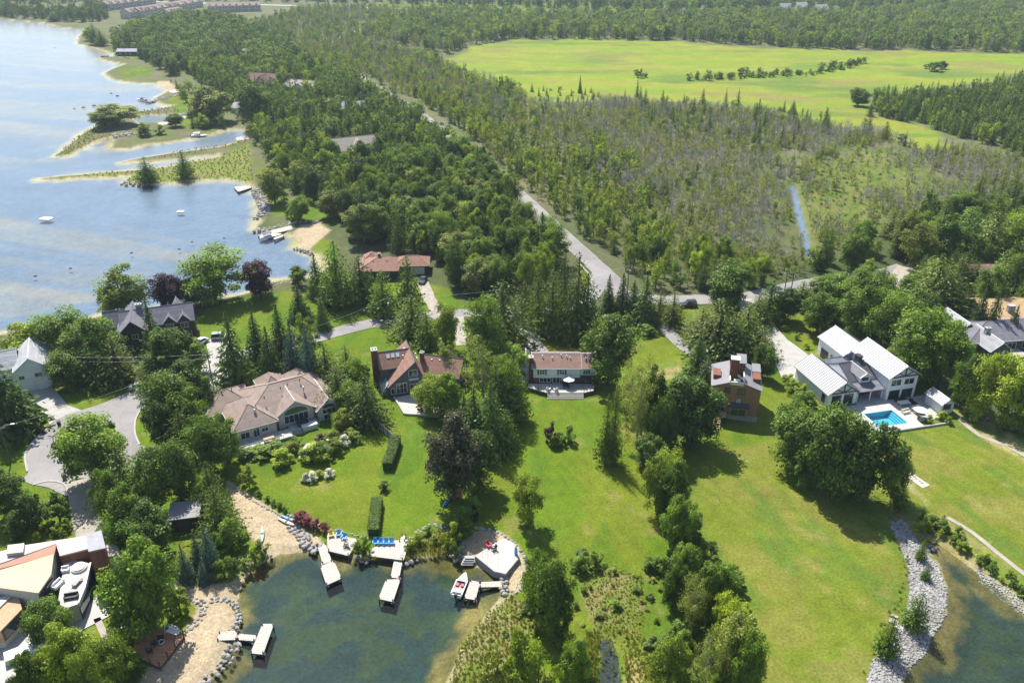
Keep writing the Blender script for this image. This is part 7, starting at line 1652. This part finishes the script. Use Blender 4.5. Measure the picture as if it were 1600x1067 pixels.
# reeds, tussocks and rank grass
def tuft(seed, n=26, hgt=1.0):
    r = np.random.default_rng(seed)
    a = r.random(n) * 6.283; q = r.random(n) * .4
    C = np.stack([np.cos(a) * q, np.sin(a) * q, np.full(n, .45)], 1); T = np.stack([np.cos(a) * .3, np.sin(a) * .3, np.ones(n)], 1)
    return leaves('tuft', C, np.stack([np.cos(a), np.sin(a), np.full(n, .3)], 1) + r.normal(size=(n, 3)) * .4, np.full(n, .5) * r.uniform(.6, 1.1, n), .13, LEAF['reed'], seed, T)
TUFT = [tuft(s) for s in (1, 2, 3)]
pts = []
for poly, sp, h0, h1 in (([(780, 940), (800, 930), (830, 950), (830, 1000), (790, 1067), (770, 1120), (680, 1120), (700, 1067), (718, 1010), (748, 972)], .45, .25, .65), ([(905, 900), (960, 885), (1005, 900), (1010, 950), (1000, 1000), (960, 990), (930, 990), (915, 940)], .45, .2, .5), ([(635, 872), (650, 840), (690, 828), (705, 850), (700, 868)], .5, .4, 1.0), ([(978, 990), (1015, 1000), (1030, 1120), (975, 1120)], .45, .25, .7), ([(915, 985), (935, 985), (932, 1120), (905, 1120)], .42, .3, .9),
        ([(62, 281), (150, 271), (215, 266), (344, 245), (390, 222), (395, 285), (345, 280), (250, 287), (192, 286), (205, 274)], 2, .5, 1.0), ([(85, 246), (125, 210), (150, 196), (178, 212), (140, 226), (112, 243)], 1.8, .5, 1.1), ([(207, 175), (270, 166), (280, 176), (215, 182)], 2.2, .5, 1.1), ([(320, 225), (390, 212), (395, 222), (300, 240), (225, 250)], 2, .5, 1), ([(1385, 800), (1400, 790), (1420, 860), (1420, 920), (1405, 965), (1360, 1030), (1345, 1060), (1370, 985), (1405, 930), (1408, 870)], .9, .3, .7), ([(930, 990), (980, 985), (985, 1120), (925, 1120)], 1.0, .3, .8), ([(560, 874), (640, 876), (640, 858), (620, 880), (575, 870)], .5, .4, .9)):
    X, Y = sample(poly, sp, int(abs(poly[0][0])))
    k = water_dist(X, Y)[0] < (.3 if poly[0][0] != 930 else 2.0)
    for x, y in zip(X[k], Y[k]): hh = random.uniform(h0, h1); pts.append((random.randrange(3), x, y, -.1 if hh < 1.5 else -.2, (hh * 1.1, hh * 1.1, hh), random.uniform(0, 6.28)))
scatter('reeds', 'tan and green reeds and rank grass along the shores', TUFT, pts)
# ---------------------------------------------------------------- stones
def rock_verts(seed):
    r = random.Random(seed); t = (1 + 5 ** .5) / 2
    V = [Vector(p).normalized() * r.uniform(.8, 1.2) for p in ((-1, t, 0), (1, t, 0), (-1, -t, 0), (1, -t, 0), (0, -1, t), (0, 1, t), (0, -1, -t), (0, 1, -t), (t, 0, -1), (t, 0, 1), (-t, 0, -1), (-t, 0, 1))]
    return V, [(0, 11, 5), (0, 5, 1), (0, 1, 7), (0, 7, 10), (0, 10, 11), (1, 5, 9), (5, 11, 4), (11, 10, 2), (10, 7, 6), (7, 1, 8), (3, 9, 4), (3, 4, 2), (3, 2, 6), (3, 6, 8), (3, 8, 9), (4, 9, 5), (2, 4, 11), (6, 2, 10), (8, 6, 7), (9, 8, 1)]
ROCK = [MB().add(*rock_verts(s)).mesh('stone', M['stone' if s % 3 else 'stone_dark']) for s in range(6)]
def stones(px, size, rowsn, label, step=1.25, z=0.0, zz=.35):
    c0 = Vector(G2(*px[0])); o = empty('stone_edging', (c0.x, c0.y, 0), 0, label, 'stone edging')
    L_ = smooth_line([G2(*p) for p in px], size * step)
    for i, p in enumerate(L_):
        d = (L_[min(i + 1, len(L_) - 1)] - L_[max(i - 1, 0)]).normalized()
        for j in range(rowsn):
            s = size * random.uniform(.6, 1.25) * .6
            q = p + Vector((-d.y, d.x)) * ((j - (rowsn - 1) / 2) * size * 1.05 + random.uniform(-.25, .25) * size) + d * random.uniform(-.3, .3) * size
            b = bpy.data.objects.new('stone', random.choice(ROCK)); COL.objects.link(b); b.parent = o
            b.location = (q.x - c0.x, q.y - c0.y, z + s * .15); b.scale = (s * random.uniform(.8, 1.3), s * random.uniform(.8, 1.3), s * random.uniform(.55, .9)); b.rotation_euler = (random.uniform(-.3, .3), random.uniform(-.3, .3), random.uniform(0, 6.28))
stones([(458, 820), (470, 836), (482, 850), (495, 857)], .75, 3, 'pale boulder bank between beach and square dock'); stones([(450, 805), (480, 812), (512, 826), (545, 834), (575, 842)], .5, 1, 'low line of stones along the lawn above the docks'); stones([(640, 846), (655, 830), (672, 822), (690, 822), (703, 838)], .55, 2, 'stone ring round the tan reeds'); stones([(562, 872), (574, 874)], .6, 2, 'few stones at the water between the dock platforms', z=-.4); stones([(636, 877), (650, 874)], .7, 1, 'pair of stones beside the wide dock', z=-.4)
stones([(745, 826), (765, 828), (790, 838), (808, 852), (820, 870), (825, 892), (818, 915), (808, 926)], .6, 1, 'curved line of pale stones round the sandy patio', 1.1); stones([(788, 903), (788, 922), (800, 926)], .7, 2, 'stone corner beside the L-shaped dock', z=-.1); stones([(705, 858), (714, 872), (722, 862), (726, 850)], .8, 2, 'boulders at the foot of the stone patio steps'); stones([(300, 934), (316, 944), (318, 960), (306, 974), (290, 985)], .6, 2, 'curved boulder row beside the swing seat'); stones([(330, 938), (356, 938), (370, 950), (373, 972), (362, 984)], .55, 2, 'boulder arc round the sandy point'); stones([(366, 1008), (357, 1026), (345, 1042), (325, 1060), (312, 1075)], .65, 3, 'boulder bank below the T-shaped dock')
stones([(318, 908), (345, 900), (375, 888), (400, 878), (420, 868)], .7, 2, 'boulders below the blue spruces'); stones([(118, 800), (116, 815), (117, 832)], .6, 1, 'stones lining the modern house drive'); stones([(358, 756), (400, 785), (440, 806)], .4, 1, 'thin stone border along the beach bushes'); stones([(400, 296), (408, 312), (414, 330), (404, 340)], 1.5, 3, 'rocky breakwater north of the long lake dock', z=-.2); stones([(396, 360), (420, 357), (445, 351), (470, 347), (495, 346)], 1.3, 2, 'rocky bank under the long lake dock', z=-.2); stones([(192, 286), (208, 288), (226, 288)], 1.6, 2, 'rocky tip of the wooded lake point', z=-.3); stones([(462, 387), (475, 391), (486, 396)], 1.0, 2, 'stones at the mouth of the lake harbour', z=-.3); stones([(232, 160), (250, 155), (275, 150), (300, 148)], 2.0, 2, 'stone breakwater at the far harbour', z=-.3); stones([(180, 214), (200, 212), (222, 208)], 2.0, 3, 'stone pile at the marina point', z=-.1); stones([(160, 88), (180, 90), (205, 92)], 2.4, 1, 'stones below the boathouse', z=-.4); stones([(260, 188), (280, 181), (300, 176)], 1.8, 2, 'stone dock wall in the upper inlet', z=-.2)
stones([(402, 460), (432, 443), (462, 440), (480, 436)], 1.0, 2, 'stones along the lakeside lawn', z=-.3); stones([(1395, 705), (1412, 730), (1440, 755)], .5, 1, 'stones beside the flagged path'); stones([(1436, 866), (1450, 856), (1460, 852)], .6, 2, 'stones where the stream enters the pond', z=-.3)
# lone boulders out on the lake flats
for i, (x, y) in enumerate(((110, 419), (280, 389), (205, 395), (86, 75), (116, 170), (130, 168), (147, 165), (174, 146), (183, 150), (207, 167), (300, 378), (350, 372), (55, 431))):
    b = bpy.data.objects.new('lake_boulder', ROCK[i % 6]); COL.objects.link(b); p = G2(x, y, WL); b.location = (p[0], p[1], WL); s = random.uniform(.35, .6) * (1 if y > 200 else 2.0); b.scale = (s * 1.4, s, s * .6); b.location.z = WL - s * .2; b.material_slots[0].link = 'OBJECT'; b.material_slots[0].material = M['timber']
    tag(b, 'dark boulder breaking the shallow lake surface', 'boulder', 'boulders in the lake shallows')
def stone_field(name, poly, sp, smin, smax, label, matn='stone'):
    X, Y = sample(poly, sp, 5); m = MB(); kit = [rock_verts(s) for s in range(8)]
    d = water_dist(X, Y)[0]
    for x, y, w in zip(X, Y, d):
        V, Fs = random.choice(kit); s = random.uniform(smin, smax); a = random.uniform(0, 6.28); ca, sa = math.cos(a), math.sin(a)
        z = (0.06 if w < -2.2 else 0.06 + WL * (1 - max(0, -w) / 2.2)) if w < 0 else WL - .28 * w
        m.add([(x + s * (ca * v.x - sa * v.y), y + s * (sa * v.x + ca * v.y), z + s * .55 * v.z) for v in V], Fs)
    return tag(m.build(name, M[matn]), label, None, None, 'stuff')
RIP = RIP_PX
stone_field('riprap', RIP, .27, .06, .28, 'grey angular riprap covering the pond bank'); stone_field('riprap', [(1528, 886), (1570, 915), (1612, 945), (1612, 968), (1570, 935), (1532, 904)], .36, .12, .28, 'grey riprap on the far pond bank')
stone_field('pebbles', [(310, 905), (345, 885), (380, 862), (398, 868), (400, 878), (372, 892), (340, 902)], .5, .08, .2, 'pale pebbles among the blue spruces')
ss = empty('stone_slabs', (*G2(1400, 975), .06), 0, 'flat grey stone slabs stepping down the riprap', 'stone slabs')
for i, (x, y, w, d) in enumerate(((1396, 972, 1.3, .9), (1404, 980, 1.4, 1.0), (1398, 963, 1.0, .5), (1418, 988, 1.3, .8), (1430, 996, 1.3, .8), (1440, 1002, 1.2, .7))):
    p, q = Vector(G2(x, y)), Vector(G2(1400, 975)); MB().obox((p.x - q.x, p.y - q.y), w, d, -.02, .2 - .06 * i if i < 3 else .1, R(-35)).build('slab', M['stone'], ss)
# ---------------------------------------------------------------- air
HAZE = .0001
hz = MB().box(-2600, 2600, -40, 4200, -6, 112).build('haze', None)
hm, N, L = new_mat('summer_haze'); N.remove(N['Principled BSDF'])
pv = N.new('ShaderNodeVolumePrincipled'); pv.inputs['Color'].default_value = (0.72, 0.86, 1.0, 1); pv.inputs['Density'].default_value = HAZE; pv.inputs['Anisotropy'].default_value = 0.2
L.new(pv.outputs[0], N['Material Output'].inputs['Volume'])
hz.data.materials.append(hm); tag(hz, 'thin blue summer haze over the whole lakeside', None, None, 'stuff')
